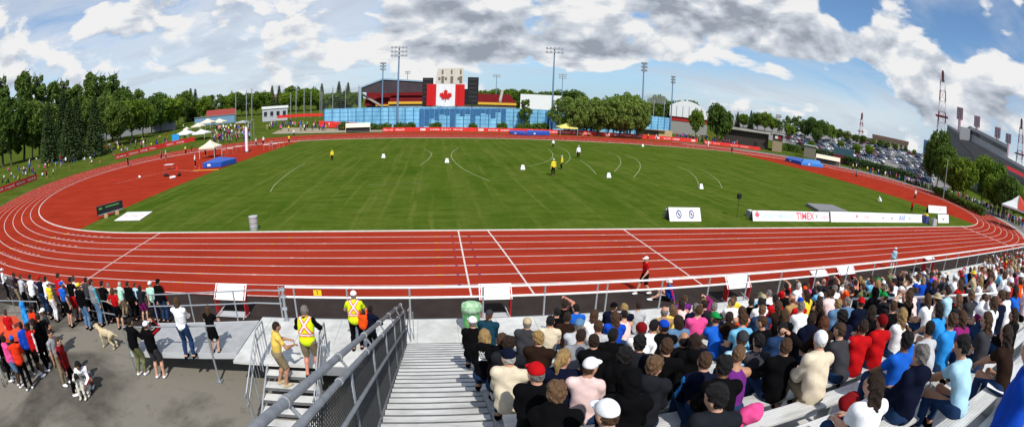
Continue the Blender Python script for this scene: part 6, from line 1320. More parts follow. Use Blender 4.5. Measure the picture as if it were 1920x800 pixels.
q = G(474, 432, .02); t = thing('round_bin', 'pale grey cylindrical bin on the grass at the kerb', 'bin', (q.x, q.y+.25, .02)); b = MB(); b.tube((0, 0, 0), (0, 0, .82), .27, 20, 0, .30); o = b.build('drum', mat('galvanised drum', (.50, .52, .53), .5, .3, .1, 6), None, origin=(0, 0, 0)); o.parent = t
for z in (.15, .45, .75):
    b = MB(); b.tube((0, 0, z), (0, 0, z+.03), .305, 20); o = b.build('band', STEEL, None, origin=(0, 0, 0)); o.parent = t
b = MB(); b.tube((0, 0, .82), (0, 0, .86), .315, 20); o = b.build('rim', ALU, None, origin=(0, 0, 0)); o.parent = t
def aboard(px0, px1, pyt, pyb, label, deco, group=None, lean=.35):
    a = G(px0, pyb, .02); c = G(px1, pyb, .02); y = (a.y+c.y)/2; x0, x1 = PY(px0, pyb, y).x, PY(px1, pyb, y).x; zt_ = PY((px0+px1)/2, pyt, y+lean).z; t = thing('advertising_board', label, 'board', ((x0+x1)/2, y, .02), 0, group)
    b = MB(); b.prism([(x0, y, .03), (x1, y, .03), (x1, y+lean, zt_), (x0, y+lean, zt_)], (0, .03, 0)); fs_ = b.build('front_sheet', WHITE, t)
    b = MB(); b.prism([(x0, y+2*lean+.04, .03), (x1, y+2*lean+.04, .03), (x1, y+lean+.04, zt_), (x0, y+lean+.04, zt_)], (0, .03, 0)); b.build('back_sheet', GRY, t)
    M0 = Matrix.Translation((0, 0, 0)); nrm = Vector((0, -zt_, lean)).normalized(); tilt = math.atan2(lean, zt_)
    def place(u, v, o=.012): p = Vector((x0+u*(x1-x0), y+lean*v, zt_*v))+nrm*o-Vector(t.location); return Matrix.Translation(p) @ Matrix.Rotation(math.pi/2-tilt, 4, 'X')
    deco(fs_, place, x1-x0, zt_); return t
NAVY = mat('navy print', (.05, .06, .22)); PALEB = mat('pale blue print', (.50, .66, .82)); REDI = mat('red print', (.70, .12, .16)); PINK = mat('faint pink print', (.80, .50, .54)); GREYP = mat('grey print lettering', (.25, .25, .28))
def ring_deco(t, pl, w, h):
    for u in (.30, .70):
        b = MB(); n = 26; r0, r1 = h*.24, h*.34
        b.strip([(r1*.72*math.cos(2*math.pi*k/n), r1*math.sin(2*math.pi*k/n), 0) for k in range(n+1)], [(r0*.7*math.cos(2*math.pi*k/n), r0*math.sin(2*math.pi*k/n), 0) for k in range(n+1)]); b.box((0, 0, 0), (r0*.5, r0*1.3, .002), .5)
        b.v = [pl(u, .52) @ Vector(v) for v in b.v]; o = b.build('round_emblem', NAVY, None, origin=(0, 0, 0)); o.parent = t
aboard(1256, 1315, 389, 415, 'white folding board with two round blue emblems on the infield', ring_deco, None, .45)
def long_deco(segs):
    def f(t, pl, w, h):
        for s, u, sz, m in segs:
            if s == 'leaf' or s == 'swoosh' or s == 'dot':
                b = MB()
                if s == 'swoosh': b.add([(-.35, .12, 0), (-.18, -.18, 0), (.05, -.10, 0), (.45, .20, 0), (.05, .0, 0), (-.12, -.02, 0)], [(0, 1, 5), (1, 2, 4, 5), (2, 3, 4)])
                elif s == 'leaf': b.add([(x*.3, y*.34, 0) for x, y in leaf]+[(0, .05, 0)], [(len(leaf), i, (i+1) % len(leaf)) for i in range(len(leaf))])
                else: b.add([(.12*math.cos(k), .16*math.sin(k), 0) for k in np.linspace(0, 6.0, 12)], [tuple(range(12))])
                b.v = [pl(u, .52) @ (Vector(v)*sz) for v in b.v]; o = b.build('mark', m, None, origin=(0, 0, 0)); o.parent = t
            else: text_mesh('lettering', s, sz, pl(u, .50), m, t, .001, True)
    return f
BG = 'white advertising boards along the inside lane'
aboard(1412, 1557, 396, 415, 'long white advertising board with red TIMEX lettering and a red leaf', long_deco([('leaf', .05, 1.3, REDI), ('CANADIAN', .21, .50, PALEB), ('TRIALS', .38, .50, PALEB), ('TIMEX', .64, .86, REDI), ('X', .80, .55, GREYP), ('Calgary', .91, .5, PINK)]), BG, .3)
aboard(1558, 1733, 399, 417, 'long white advertising board with two dark tick marks near its right end', long_deco([('leaf', .22, .9, REDI), ('2008', .31, .5, PINK), ('~', .48, .8, GREYP), ('swoosh', .58, 1.1, GREYP), ('IAAF', .70, .8, mat('blue print', (.20, .30, .62))), ('swoosh', .80, 1.1, GREYP), ('dot', .88, .8, PINK)]), BG, .3)
aboard(1759, 1779, 402, 418, 'short white board with a dark tick at the end of the long boards', long_deco([('swoosh', .5, 1.3, NAVY)]), BG, .3)
a = G(1742, 404, 0); c = G(1777, 402, 0)
aboard(1741, 1775, 386, 400, 'white board with faint pink print behind the short end board', long_deco([('leaf', .3, .9, PINK), ('2008', .6, .5, PINK)]), BG, .3)
q = G(1738, 420, 0); t = thing('timing_box', 'dark blue box with a yellow lid between the white boards', 'box', tuple(q)); b = MB(); b.box((0, .4, .45), (.9, .8, .9)); o = b.build('case', NAVY, None, origin=(0, 0, 0)); o.parent = t; b = MB(); b.box((0, .38, 1.02), (.6, .5, .22)); o = b.build('lid', mat('yellow lid', (.8, .6, .05)), None, origin=(0, 0, 0)); o.parent = t
q = G(1753, 424, 0); t = thing('finish_camera_box', 'pale grey box in front of the short end board', 'box', tuple(q)); b = MB(); b.box((0, .3, .4), (1.1, .5, .8)); o = b.build('case', mat('pale grey box', (.42, .42, .40)), None, origin=(0, 0, 0)); o.parent = t; b = MB(); b.box((0, .3, .84), (.7, .4, .08)); o = b.build('lid', GRY, None, origin=(0, 0, 0)); o.parent = t
for px, l in ((1254, 'small pale case left of the emblem board'), (1406, 'dark and white case left of the long board')):
    q = G(px, 406, 0); t = thing('equipment_case', l, 'case', tuple(q)); b = MB(); b.box((0, 0, .25), (.5, .6, .5)); o = b.build('case_body', GRY, None, origin=(0, 0, 0)); o.parent = t; b = MB(); b.box((0, 0, .52), (.4, .5, .05)); o = b.build('lid', WHITE, None, origin=(0, 0, 0)); o.parent = t
t = thing('speaker_stand', 'dark speaker on a thin stand on the infield between the boards', 'stand', tuple(G(1381, 408, 0))); b = MB(); b.tube((0, 0, 0), (0, 0, 1.6), .02, 5); o = b.build('pole', DARKM, None, origin=(0, 0, 0)); o.parent = t; b = MB(); b.box((0, 0, 1.75), (.3, .25, .4)); o = b.build('speaker', BLACK, None, origin=(0, 0, 0)); o.parent = t
q4 = [G(1535, 394, .3), G(1590, 396, .3), G(1560, 384, .3), G(1512, 381, .3)]; t = thing('low_platform', 'low dark grey platform on the grass behind the long board', 'platform', tuple(q4[0])); b = MB(); b.prism([(p.x, p.y, .02) for p in q4], (0, 0, .3)); b.build('deck', mat('grey carpet top', (.17, .165, .17)), t); b = MB(); b.prism([(p.x, p.y, .321) for p in q4], (0, 0, .012)); b.build('cover', mat('grey cover', (.21, .205, .21)), t)
for i, (px, py) in enumerate([(719, 296), (838, 305), (980, 318), (1141, 333), (1314, 354), (1205, 275)]):
    q = G(px, py, 0); t = thing('distance_marker', 'white tent-shaped distance marker on the grass, %s from the left' % (ordn_(i) if i < 5 else 'the far one'), 'marker', tuple(q), 0, 'white distance markers on the infield')
    b = MB(); b.prism([(-.27, -.18, 0), (.27, -.18, 0), (.15, 0, .55), (-.15, 0, .55)], (0, .03, 0)); o = b.build('front_panel', WHITE, None, origin=(0, 0, 0)); o.parent = t
    b = MB(); b.prism([(-.27, .18, 0), (.27, .18, 0), (.15, .04, .55), (-.15, .04, .55)], (0, .03, 0)); o = b.build('back_panel', WHITE, None, origin=(0, 0, 0)); o.parent = t
q = G(735, 233+24, 0)
# lamp post by the right bend, boards of the far side
q = A(1772, 345, 108); t = thing('lamp_post', 'thin grey lamp post before the right-hand trees', 'lamp post', (q.x, q.y, 0)); b = MB(); zt_ = A(1774, 296, 108).z; b.tube((0, 0, 0), (0, 0, zt_), .13, 6, 0, .09); o = b.build('shaft', STEEL, None, origin=(0, 0, 0)); o.parent = t; b = MB(); b.box((0, 0, zt_), (.9, .3, .2)); o = b.build('lamp_head', DARKM, None, origin=(0, 0, 0)); o.parent = t
# ------------------------------------------------------------------ concrete grandstand with towers on the right
t = thing('concrete_grandstand', 'long grey concrete grandstand with a press box behind the right-hand trees', 'grandstand', (200, -10, 0)); CG = mat('grey concrete tiers', (.21, .20, .19), .9, 0, .15, .15, stretch=(1, 1, 6)); CG2 = mat('light concrete', (.42, .42, .42), .8)
def edge(pts): return [A(px, py, d) for px, py, d in pts]
up = edge([(1776, 238, 235), (1815, 262, 215), (1860, 286, 200), (1925, 322, 185), (1960, 345, 175)]); lo = edge([(1838, 312, 178), (1856, 322, 171), (1880, 333, 162), (1925, 354, 150), (1960, 372, 140)])
N_T = 30; CG3 = mat('dark concrete tier', (.13, .125, .12), .9, 0, .15, .15)
for i in range(N_T):
    f0, f1 = i/N_T, (i+1)/N_T; b = MB()
    L0 = [l.lerp(u_, f0) for l, u_ in zip(lo, up)]; L1 = [l.lerp(u_, f1) for l, u_ in zip(lo, up)]
    T0 = [Vector((a.x, a.y, c.z)) for a, c in zip(L0, L1)]
    b.strip(L0, T0); b.strip(T0, L1); b.build('tier', CG if i % 3 else CG3, t)
b = MB(); pb0 = edge([(1818, 248, 216), (1860, 270, 201), (1888, 285, 195)]); b.strip([p+Vector((0, 0, -2)) for p in pb0], [p+Vector((0, 0, 2.6)) for p in pb0]); bk = [p+Vector((14, 8, 0)) for p in pb0]; b.strip([p+Vector((0, 0, 2.6)) for p in pb0], [p+Vector((0, 0, 2.6)) for p in bk]); b.strip([p+Vector((0, 0, 2.6)) for p in bk], [p+Vector((0, 0, -9)) for p in bk]); pbx_ = b.build('press_box', CG2, t)
b = MB(); off = Vector((-.5, -.2, 0)); b.strip([p+off+Vector((0, 0, -.3)) for p in pb0], [p+off+Vector((0, 0, 1.2)) for p in pb0]); b.build('press_window', GLASS, pbx_)
b = MB(); rim = [p+Vector((0, 0, 1.2)) for p in up]; b.strip([p for p in up], rim); b.build('top_parapet', CG2, t)
b = MB(); bb_ = [Vector((p.x+10, p.y+6, 0)) for p in up]; b.strip(rim, bb_); b.build('rear_wall', CG2, t)
b = MB(); b.add([lo[0], up[0], Vector((up[0].x, up[0].y, 0)), Vector((lo[0].x, lo[0].y, 0))], [(0, 1, 2, 3)]); b.build('end_wall', mat('dark concrete', (.12, .115, .11)), t)
b = MB(); p = A(1809, 247, 214); b.box(p+Vector((0, 0, -3)), (5, 5, 9), .5); b.build('stair_tower', CG2, t)
b = MB(); sq = edge([(1890, 318, 160), (1925, 336, 152)]); b.strip([p for p in sq], [p+Vector((3, 2, 1.3)) for p in sq]); b.build('red_section', REDP, t)
TR_ = mat('maroon steel', (.22, .03, .06), .6); TW_ = mat('white steel', (.62, .58, .62), .6)
def lattice(px, pyt, pyb, d, wb, wt, label):
    a = A(px, pyb, d); z1 = A(px, pyt, d).z; z0 = 0; t = thing('lattice_tower', label, 'tower', (a.x, a.y, z0), .4, 'red and white floodlight towers of the concrete grandstand'); n = 9; H_ = z1-z0
    for j in range(n):
        h0, h1 = H_*j/n, H_*(j+1)/n; w0 = wb+(wt-wb)*j/n; w1 = wb+(wt-wb)*(j+1)/n; b = MB(); cs = [(-1, -1), (1, -1), (1, 1), (-1, 1)]
        for k in range(4):
            (x0, y0), (x1, y1) = cs[k], cs[(k+1) % 4]; b.tube((x0*w0, y0*w0, h0), (x0*w1, y0*w1, h1), .22, 5); b.tube((x0*w0, y0*w0, h0), (x1*w1, y1*w1, h1), .11, 4); b.tube((x1*w1, y1*w1, h1), (x0*w1, y0*w1, h1), .11, 4)
        o = b.build('section', TR_ if j % 2 else TW_, None, origin=(0, 0, 0)); o.parent = t
    b = MB(); b.box((0, 0, H_*.62), (wb*2.2, wb*2.2, .5)); o = b.build('platform', TR_, None, origin=(0, 0, 0)); o.parent = t
    b = MB(); b.box((0, 0, H_+1.5), (wt*3, 1.2, 4.5)); b.ell((0, 0, H_+3.8), (wt*1.2, .8, 1.4), 8, 6); o = b.build('lamp_head', mat('maroon lamp bank', (.14, .03, .04)), None, origin=(0, 0, 0)); o.parent = t
lattice(1765, 150, 240, 262, 3.4, 1.4, 'tall red and white lattice tower behind the big dark tree'); lattice(1911, 238, 300, 300, 3.2, 1.2, 'red and white lattice tower at the right edge'); lattice(1613, 222, 262, 420, 2.6, .9, 'small distant lattice tower above the car park')
def lampboard(px, pyt, pym, pyb, d, label):
    a = A(px, pyb, d); z1 = A(px, pyt, d).z; zm_ = A(px, pym, d).z; u = Vector((a.y-CAM[1], -(a.x-CAM[0]), 0)).normalized(); t = thing('floodlight_board', label, 'floodlight', (a.x, a.y, 0), math.atan2(u.y, u.x), 'pink and white floodlight boards on the concrete grandstand')
    b = MB(); b.tube((0, 0, 0), (0, 0, zm_), .8, 8); o = b.build('post', mat('pink white post', (.52, .30, .36)), None, origin=(0, 0, 0)); o.parent = t
    b = MB(); b.box((0, 0, (z1+zm_)/2), (3.4, .6, z1-zm_)); o = b.build('frame', mat('maroon lamp frame', (.30, .14, .18)), None, origin=(0, 0, 0)); o.parent = t; fr_ = o
    for r_ in range(5):
        for c_ in range(3): b = MB(); b.tube((-1.05+1.05*c_, -.35, zm_+(z1-zm_)*(r_+.5)/5), (-1.05+1.05*c_, -.6, zm_+(z1-zm_)*(r_+.5)/5-.05), .38, 8); o = b.build('lamp', mat('pale lamp glass', (.50, .44, .50), .2), None, origin=(0, 0, 0)); o.parent = fr_
for px, a_, b_, c_, d, l in [(1798, 201, 224, 250, 232, 'first'), (1830, 217, 238, 262, 236, 'second'), (1868, 238, 258, 285, 240, 'third'), (1888, 250, 268, 295, 246, 'fourth')]: lampboard(px, a_, b_, c_, d, 'floodlight board on a post, %s from the left above the concrete grandstand' % l)
# ------------------------------------------------------------------ parked cars
def car_meshes():
    b = MB(); prof = [(-2.2, .35), (-2.25, .75), (-1.95, .95), (-1.35, 1.0), (-.85, 1.42), (.75, 1.45), (1.35, .98), (2.05, .85), (2.25, .6), (2.2, .32)]
    b.prism([(x, -.86, z) for x, z in prof], (0, 1.72, 0)); o = b.build('x', WHITE); me = o.data; bpy.data.objects.remove(o)
    b = MB(); g = [(-1.28, 1.0), (-.82, 1.38), (.72, 1.41), (1.27, 1.0)]; b.prism([(x, -.875, z) for x, z in g], (0, 1.75, 0)); b.add([(-1.36, -.7, 1.02), (-1.36, .7, 1.02), (-.87, .6, 1.405), (-.87, -.6, 1.405)], [(0, 1, 2, 3)]); b.add([(1.37, -.7, 1.0), (1.37, .7, 1.0), (.79, .6, 1.43), (.79, -.6, 1.43)], [(0, 1, 2, 3)]); o = b.build('x', GLASS); mg = o.data; bpy.data.objects.remove(o)
    b = MB(); b.tube((0, -.1, 0), (0, .1, 0), .33, 10); o = b.build('x', BLACK); mw = o.data; bpy.data.objects.remove(o); return me, mg, mw
cb, cg, cw = car_meshes(); CARC = [('white', (.72, .72, .72)), ('silver', (.45, .46, .48)), ('dark grey', (.07, .07, .08)), ('black', (.02, .02, .022)), ('dark blue', (.03, .06, .16)), ('dark red', (.22, .02, .03)), ('white', (.75, .75, .75)), ('silver', (.5, .51, .53)), ('blue', (.10, .2, .35))]
carn = 0
for row in range(20):
    y = 14+row*15.5
    for lane in (0, 5.4):
        for ix in range(62):
            x = 119+ix*2.75+(rng.normal()*.1)
            if x > 385: break
            px, py = project((x, y+lane, Tz(x, y)+.7))
            if not (1478 < px < 1745): continue
            if 1655 < px < 1690 and 298 < py < 330 and x < 150: continue
            if x > 330 or rng.random() < .16: continue
            dist = math.hypot(x-CAM[0], y+lane-CAM[1])
            if dist > 330 or (dist > 235 and rng.random() < .62) or carn >= 270: continue
            nm_, col = CARC[int(rng.integers(len(CARC)))]; z = Tz(x, y+lane)+.06
            c_ = obj('parked_car', cb); c_.location = (x, y+lane, z); c_.rotation_euler = (0, 0, math.pi/2*(1 if rng.random() < .5 else -1)); sl = c_.material_slots[0]; sl.link = 'OBJECT'; sl.material = mat('car paint '+nm_, col, .25, .3 if nm_ == 'silver' else 0, .03, 1, spec=.6)
            tag(c_, '%s car parked in the crowded far car park, %s' % (nm_, 'near the hedge' if dist < 185 else ('in the middle rows' if dist < 245 else 'in the far rows')), 'car', 'cars in the far car park'); obj('car_windows', cg, c_)
            if dist < 205:
                for wx in (-1.4, 1.4):
                    for wy in (-.82, .82): obj('wheel', cw, c_, (wx, wy, .33))
            carn += 1
print('CARS', carn)
GW = {'tee': 't-shirt', 'polo': 'polo shirt', 'tank': 'tank top', 'long': 'long-sleeved shirt', 'jacket': 'jacket', 'stripe': 'track jacket with white sleeve stripes', 'trim': 'jacket with coloured trim', 'hoodie': 'hooded jacket', 'dress': 'dress'}
HW = {'short': '%s short hair', 'thick': '%s thick hair', 'balding': 'balding %s hair', 'long': 'long %s hair', 'bob': '%s bobbed hair', 'pony': '%s ponytail', 'curly': 'curly %s hair'}
def top_words(t): return '%s %s%s' % (t[1], GW[t[0].replace('+p', '')], ' with back print' if '+p' in t[0] else '')
def head_words(h, hat):
    if hat: return '%s %s' % (hat[1], {'cap': 'cap', 'beanie': 'beanie', 'hat': 'sun hat', 'hood': 'hood up'}[hat[0]])
    return HW[h[0]] % h[1]
PAL = ['black']*6+['white']*6+['navy']*3+['dark grey', 'charcoal', 'grey', 'light grey', 'red', 'red', 'dark brown', 'beige', 'blue', 'royal blue', 'light blue', 'sky blue', 'denim', 'green', 'yellow', 'purple', 'pink', 'pale pink', 'cream', 'olive', 'steel blue', 'orange', 'magenta']
def rnd(seq): return seq[int(rng.integers(len(seq)))]
cand = []
for k in range(0, 15):
    x = XA+.35
    while x < 55.5:
        x += float(rng.uniform(.50, .66))
        if k > 12 and x < -15: continue
        if any(q['k'] == k and abs(q['x']-x) < .46 for q in SEATED): continue
        hp = (x, hipy(k)+.06, tread_z(k)+1.22); px, py = project(hp)
        if not (870 < px < 1935 and py < 820): continue
        if px < 1430 and rng.random() > (.42 if k > 3 else .12): continue
        if any(abs(q['k']-k) <= 1 and abs(q['px']-px) < 22 and abs(q['py']-py) < 22 for q in SEATED): continue
        if 1385 < px < 1690 and 672 < py: continue
        if 1690 < py and px > 1800: continue
        if 1716 < px < 1850 and py < 509 and k < 6: continue
        if 1850 <= px and py < 462: continue
        if px > 1500 and k < 2 and rng.random() < .35: continue
        if rng.random() < .07: continue
        dist = math.dist(hp, CAM)
        if dist < 6.5: continue
        cand.append((dist, k, x, px, py))
cand.sort()
NFILL = 98
def rand_look():
    hair = rnd([('short', 'black'), ('short', 'brown'), ('short', 'dark brown'), ('thick', 'dark brown'), ('long', 'brown'), ('long', 'dark brown'), ('long', 'blond'), ('bob', 'blond'), ('bob', 'brown'), ('short', 'grey'), ('short', 'white'), ('pony', 'brown'), ('balding', 'grey'), ('thick', 'brown')])
    hat = None
    if rng.random() < .27: hat = ('cap', rnd(['white', 'white', 'white', 'red', 'navy', 'black', 'beige', 'royal blue', 'green'])) if rng.random() < .8 else ('hat', rnd(['beige', 'white', 'cream']))
    if hat and hair[0] in ('thick', 'curly', 'balding'): hair = ('short', hair[1])
    return (rnd(['tee', 'tee', 'tee', 'long', 'jacket', 'hoodie', 'polo', 'tank']), rnd(PAL)), hair, hat, rnd(['light', 'light', 'pale', 'tan', 'ruddy', 'brown'])
for dist, k, x, px, py in cand[:NFILL]:
    top, hair, hat, skin = rand_look(); top = (top[0]+('+p' if top[0] in ('tee', 'hoodie', 'jacket') and rng.random() < .3 else ''), top[1]); pose = rnd(['sit', 'sitl', 'sitr', 'lean', 'leanr', 'slump', 'slump', 'cross', 'shade'] if rng.random() > .05 else ['photo'])
    SEATED.append(dict(k=k, x=x, y=hipy(k)+float(rng.uniform(-.06, .06)), s=float(rng.uniform(.93, 1.06)), top=top, hair=hair, hat=hat, skin=skin, pose=pose, bot=rnd([('jeans', 'denim'), B_, K_, ('shorts', 'khaki'), ('jeans', 'denim')]), trim='white', rz=float(rng.normal(-.12, .12)), px=px, py=py))
# labels: look first, then the neighbours, then the place in the row
rows = {}
for q in SEATED: rows.setdefault(q['k'], []).append(q)
for k, r in rows.items():
    r.sort(key=lambda q: q['x'])
    for i, q in enumerate(r): q['i'] = i; q['nb'] = r[i+1] if i+1 < len(r) else None; q['pb'] = r[i-1] if i else None
def ordn(n):
    return ['first', 'second', 'third', 'fourth', 'fifth', 'sixth', 'seventh', 'eighth', 'ninth', 'tenth', 'eleventh', 'twelfth', 'thirteenth', 'fourteenth', 'fifteenth', 'sixteenth', 'seventeenth', 'eighteenth', 'nineteenth', 'twentieth'][n] if n < 20 else '%dth' % (n+1) if (n+1) % 10 not in (1, 2, 3) or (n+1) in (111, 112, 113) else '%d%s' % (n+1, {1: 'st', 2: 'nd', 3: 'rd'}[(n+1) % 10])
def lab(q, lv):
    a = 'person in %s' % top_words(q['top']); hw = head_words(q['hair'], q['hat'])
    rowt = '%s row' % ORD[q['k']]
    if lv == 0: return '%s with %s, sitting in the bleacher' % (a, hw)
    if lv == 1: return '%s with %s, %s' % (a, hw, rowt)
    if lv == 2:
        n = q['nb'] or q['pb']; sd = 'left' if q['nb'] else 'right'
        return '%s with %s, %s, %s of %s shirt' % (a, hw, rowt, sd, n['top'][1]) if n else lab(q, 1)
    return '%s with %s, %s, %s from the aisle' % (a, hw, rowt, ordn(q['i']))
for lv in (0, 1, 2, 3):
    cnt = {}
    for q in SEATED:
        if q.get('label') is None: cnt.setdefault(lab(q, lv), []).append(q)
    used = {q['label'] for q in SEATED if q.get('label')}
    for l, qs in cnt.items():
        if (len(qs) == 1 or lv == 3) and l not in used and len(l.split()) <= 16: qs[0]['label'] = l
for q in SEATED:
    if not q.get('label'): q['label'] = 'person in %s, %s row, %s from the aisle' % (q['top'][1], ORD[q['k']], ordn(q['i']))
for q in SEATED:
    near = math.dist((q['x'], q['y'], tread_z(q['k'])), CAM) < 14
    person((q['x'], q['y'], tread_z(q['k'])), q['rz'], q['pose'], q['top'], q['bot'], q['hair'], q['hat'], q['skin'], q['s'], q['label'], GS, shoes='white' if near and q['bot'][0] == 'shorts' else ('black' if near else None), trim=q['trim'])
# ---------------- standing people, by where their feet are
GL = 'people standing at the rail on the left'
def stand(fx, fy, hx, hy, label, top, bot=('jeans', 'denim'), hair=('short', 'brown'), hat=None, pose='stand', rz=0.0, z=0.0, skin='light', group=None, shoes='black', extra=None, trim='white', smin_=.86, smax_=1.12):
    p = G(fx, fy, z); hd = _sk(pose)['head']; zt = PY(hx, hy, p.y+hd[1]).z-z; s = min(smax_, max(smin_, zt/hd[2]))
    return person((p.x, p.y, z), math.radians(rz), pose, top, bot, hair, hat, skin, s, label, group, shoes, extra, trim=trim)
for a in [
 (16, 562, 3, 507, 'person in white shirt and dark trousers at the rail, farthest left', ('long', 'white'), B_, ('short', 'black'), ('cap', 'white'), 'arms', -30),
 (40, 577, 28, 516, 'person in dark purple t-shirt and khaki trousers with folded arms', (T_, 'dark purple'), K_, ('short', 'black'), None, 'arms', -60, 0, 'brown'),
 (72, 592, 64, 518, 'person in white and purple t-shirt leaning on the rail', ('trim', 'white'), B_, ('short', 'black'), None, 'rail', 10, 0, 'light'),
 (101, 598, 89, 517, 'person in plain white t-shirt and navy trousers at the rail', (T_, 'white'), ('trousers', 'navy'), ('short', 'black'), None, 'rail', 0),
 (107, 602, 104, 534, 'person in yellow t-shirt, white trousers and white cap', (T_, 'yellow'), ('trousers', 'white'), ('short', 'brown'), ('cap', 'white'), 'stand', -8),
 (124, 592, 112, 515, 'person in red jacket with white collar behind the yellow t-shirt', ('trim', 'red'), B_, ('short', 'dark brown'), None, 'rail', 5),
 (134, 612, 123, 532, 'person in blue t-shirt, blue cap and black shorts', (T_, 'blue'), ('shorts', 'black'), ('short', 'brown'), ('cap', 'blue'), 'stand', -12),
 (148, 602, 139, 520, 'person in black t-shirt and red shorts at the rail', (T_, 'black'), ('shorts', 'red'), ('short', 'black'), None, 'rail', 5, 0, 'tan'),
 (167, 617, 158, 524, 'person in black jacket, faded jeans and yellow cap', (J, 'black'), ('jeans', 'steel blue'), ('short', 'brown'), ('cap', 'yellow'), 'stand', 0),
 (190, 610, 175, 522, 'person in grey t-shirt with cyan print and pale jeans', ('trim', 'grey'), ('jeans', 'steel blue'), ('short', 'dark brown'), None, 'stand', -20, 0, 'light', GL, 'black', None, 'cyan'),
 (206, 606, 206, 533, 'person in black t-shirt with dark hair at the rail', (T_, 'black'), B_, ('short', 'black'), None, 'rail', 0),
 (228, 617, 209, 545, 'person in red dress-length top and black shorts, brown hair', (T_, 'red'), ('shorts', 'black'), ('bob', 'brown'), None, 'hips', 0),
 (236, 595, 233, 533, 'person with white hair in mint and white jacket', ('trim', 'mint'), ('trousers', 'khaki'), ('short', 'white'), None, 'rail', -15),
 (254, 600, 248, 533, 'person in black jacket and black trousers, dark short hair', (J, 'black'), B_, ('short', 'dark brown'), None, 'stand', 0),
 (274, 602, 274, 545, 'person in dark grey jacket and pink shorts', (J, 'dark grey'), ('shorts', 'magenta'), ('bob', 'dark brown'), None, 'rail', 0),
 (296, 602, 291, 533, 'person in mint t-shirt and white cap', (T_, 'mint'), ('trousers', 'navy'), ('short', 'grey'), ('cap', 'white'), 'stand', 5),
 (312, 604, 306, 529, 'tall person in black and red jacket, black cap and jeans', ('trim', 'black'), ('jeans', 'denim'), ('short', 'black'), ('cap', 'black'), 'stand', 0, 0, 'light', GL, 'black', None, 'red'),
 (154, 600, 152, 524, 'person in pale pink t-shirt between the black t-shirt and yellow cap', (T_, 'pale pink'), ('jeans', 'denim'), ('short', 'brown'), None, 'rail', 10)]:
    a = list(a); fx, fy, hx, hy, l, top, bot, hair, hat, pose, rz_ = a[:11]; z = a[11] if len(a) > 11 else 0; sk = a[12] if len(a) > 12 else 'light'; tr = a[16] if len(a) > 16 else ('purple' if 'purple' in l else 'white')
    stand(fx, fy, hx, hy, l, top, bot, hair, hat, pose, rz_, z, sk, GL, trim=tr)
stand(357, 672, 330, 565, 'person in white shirt and flared jeans standing on the ramp', ('long', 'white'), ('jeans', 'denim'), ('bob', 'brown'), None, 'arms', 0, .86)
stand(406, 662, 388, 585, 'person with long brown hair in black dress on the ramp', ('dress', 'black'), ('shorts', 'black'), ('long', 'brown'), None, 'rail', 0, .92)
stand(268, 702, 246, 594, 'person in black jacket and olive trousers with white shoes beside the ramp', (J, 'black'), ('trousers', 'olive'), ('short', 'black'), None, 'rail', -12, 0, 'tan', None, 'white')
stand(302, 708, 276, 600, 'person in white cap, black and red t-shirt and grey shorts', ('trim', 'black'), ('shorts', 'charcoal'), ('short', 'brown'), ('cap', 'white'), 'film', 0, 0, 'light', None, 'white', None, 'red')
GA = 'athletes and friends gathered on the left asphalt'
for a in [(57, 730, 20, 624, 'person in bright red jacket, blue cap and black trousers', (J, 'tomato'), B_, ('short', 'black'), ('cap', 'blue'), 'arms', 40, 'dark'),
          (38, 724, 24, 640, 'person in pink jacket and blue shorts behind the bright red jacket', (J, 'pink'), ('shorts', 'steel blue'), ('short', 'black'), None, 'stand', -10, 'dark'),
          (66, 655, 48, 562, 'person in bright blue hooded jacket facing the group', (H, 'sky blue'), B_, ('short', 'dark brown'), ('hood', 'sky blue'), 'hips', 150, 'light'),
          (70, 700, 40, 606, 'person in royal blue jacket with red collar in the group', ('trim', 'royal blue'), B_, ('short', 'black'), None, 'stand', 60, 'brown'),
          (82, 702, 54, 612, 'person in white and red jacket in the group', ('trim', 'red'), ('shorts', 'black'), ('short', 'black'), None, 'stand', 170, 'dark'),
          (93, 692, 74, 604, 'person in black jacket with orange-red sleeves and white shoes', ('trim', 'black'), B_, ('short', 'black'), None, 'arms', 120, 'dark'),
          (36, 668, 30, 590, 'person in red t-shirt beside the red canopy', (T_, 'red'), B_, ('short', 'brown'), None, 'stand', 20, 'light'),
          (126, 720, 103, 614, 'person in checked grey shirt, green belt and khaki trousers', (T_, 'checked grey'), K_, ('short', 'dark brown'), None, 'stand', -90, 'tan'),
          (143, 738, 117, 608, 'person in dark red and black jacket and black trousers', ('trim', 'dark red'), B_, ('short', 'brown'), None, 'stand', -60, 'light'),
          (168, 722, 147, 634, 'person bending down in white shirt with red braces beside a dog', ('trim', 'white'), ('shorts', 'steel blue'), ('curly', 'black'), None, 'squat', -150, 'brown')]:
    fx, fy, hx, hy, l, top, bot, hair, hat, pose, rz_, sk = a
    tr = {'person in white': 'red', 'person bending': 'red', 'person in royal': 'red', 'person in dark red': 'black', 'person in black jacket': 'tomato'}
    t_ = next((v for k_, v in tr.items() if l.startswith(k_)), 'white'); t_ = 'white' if 'white and red' in l else t_
    stand(fx, fy, hx, hy, l, top, bot, hair, hat, pose, rz_, 0, sk, GA, 'white', None, t_)
stand(532, 722, 507, 610, 'person in pale yellow t-shirt and khaki shorts going down the deck stairs', (T_, 'pale yellow'), ('shorts', 'khaki'), ('short', 'dark brown'), None, 'rail', -55, .62, 'tan', None, 'beige')
stand(588, 704, 595, 582, 'person in hi-vis yellow vest with orange cross over black shirt', ('long', 'black'), ('shorts', 'khaki'), ('short', 'grey'), None, 'rail', 0, 1.0, 'ruddy', None, 'black', 'vest')
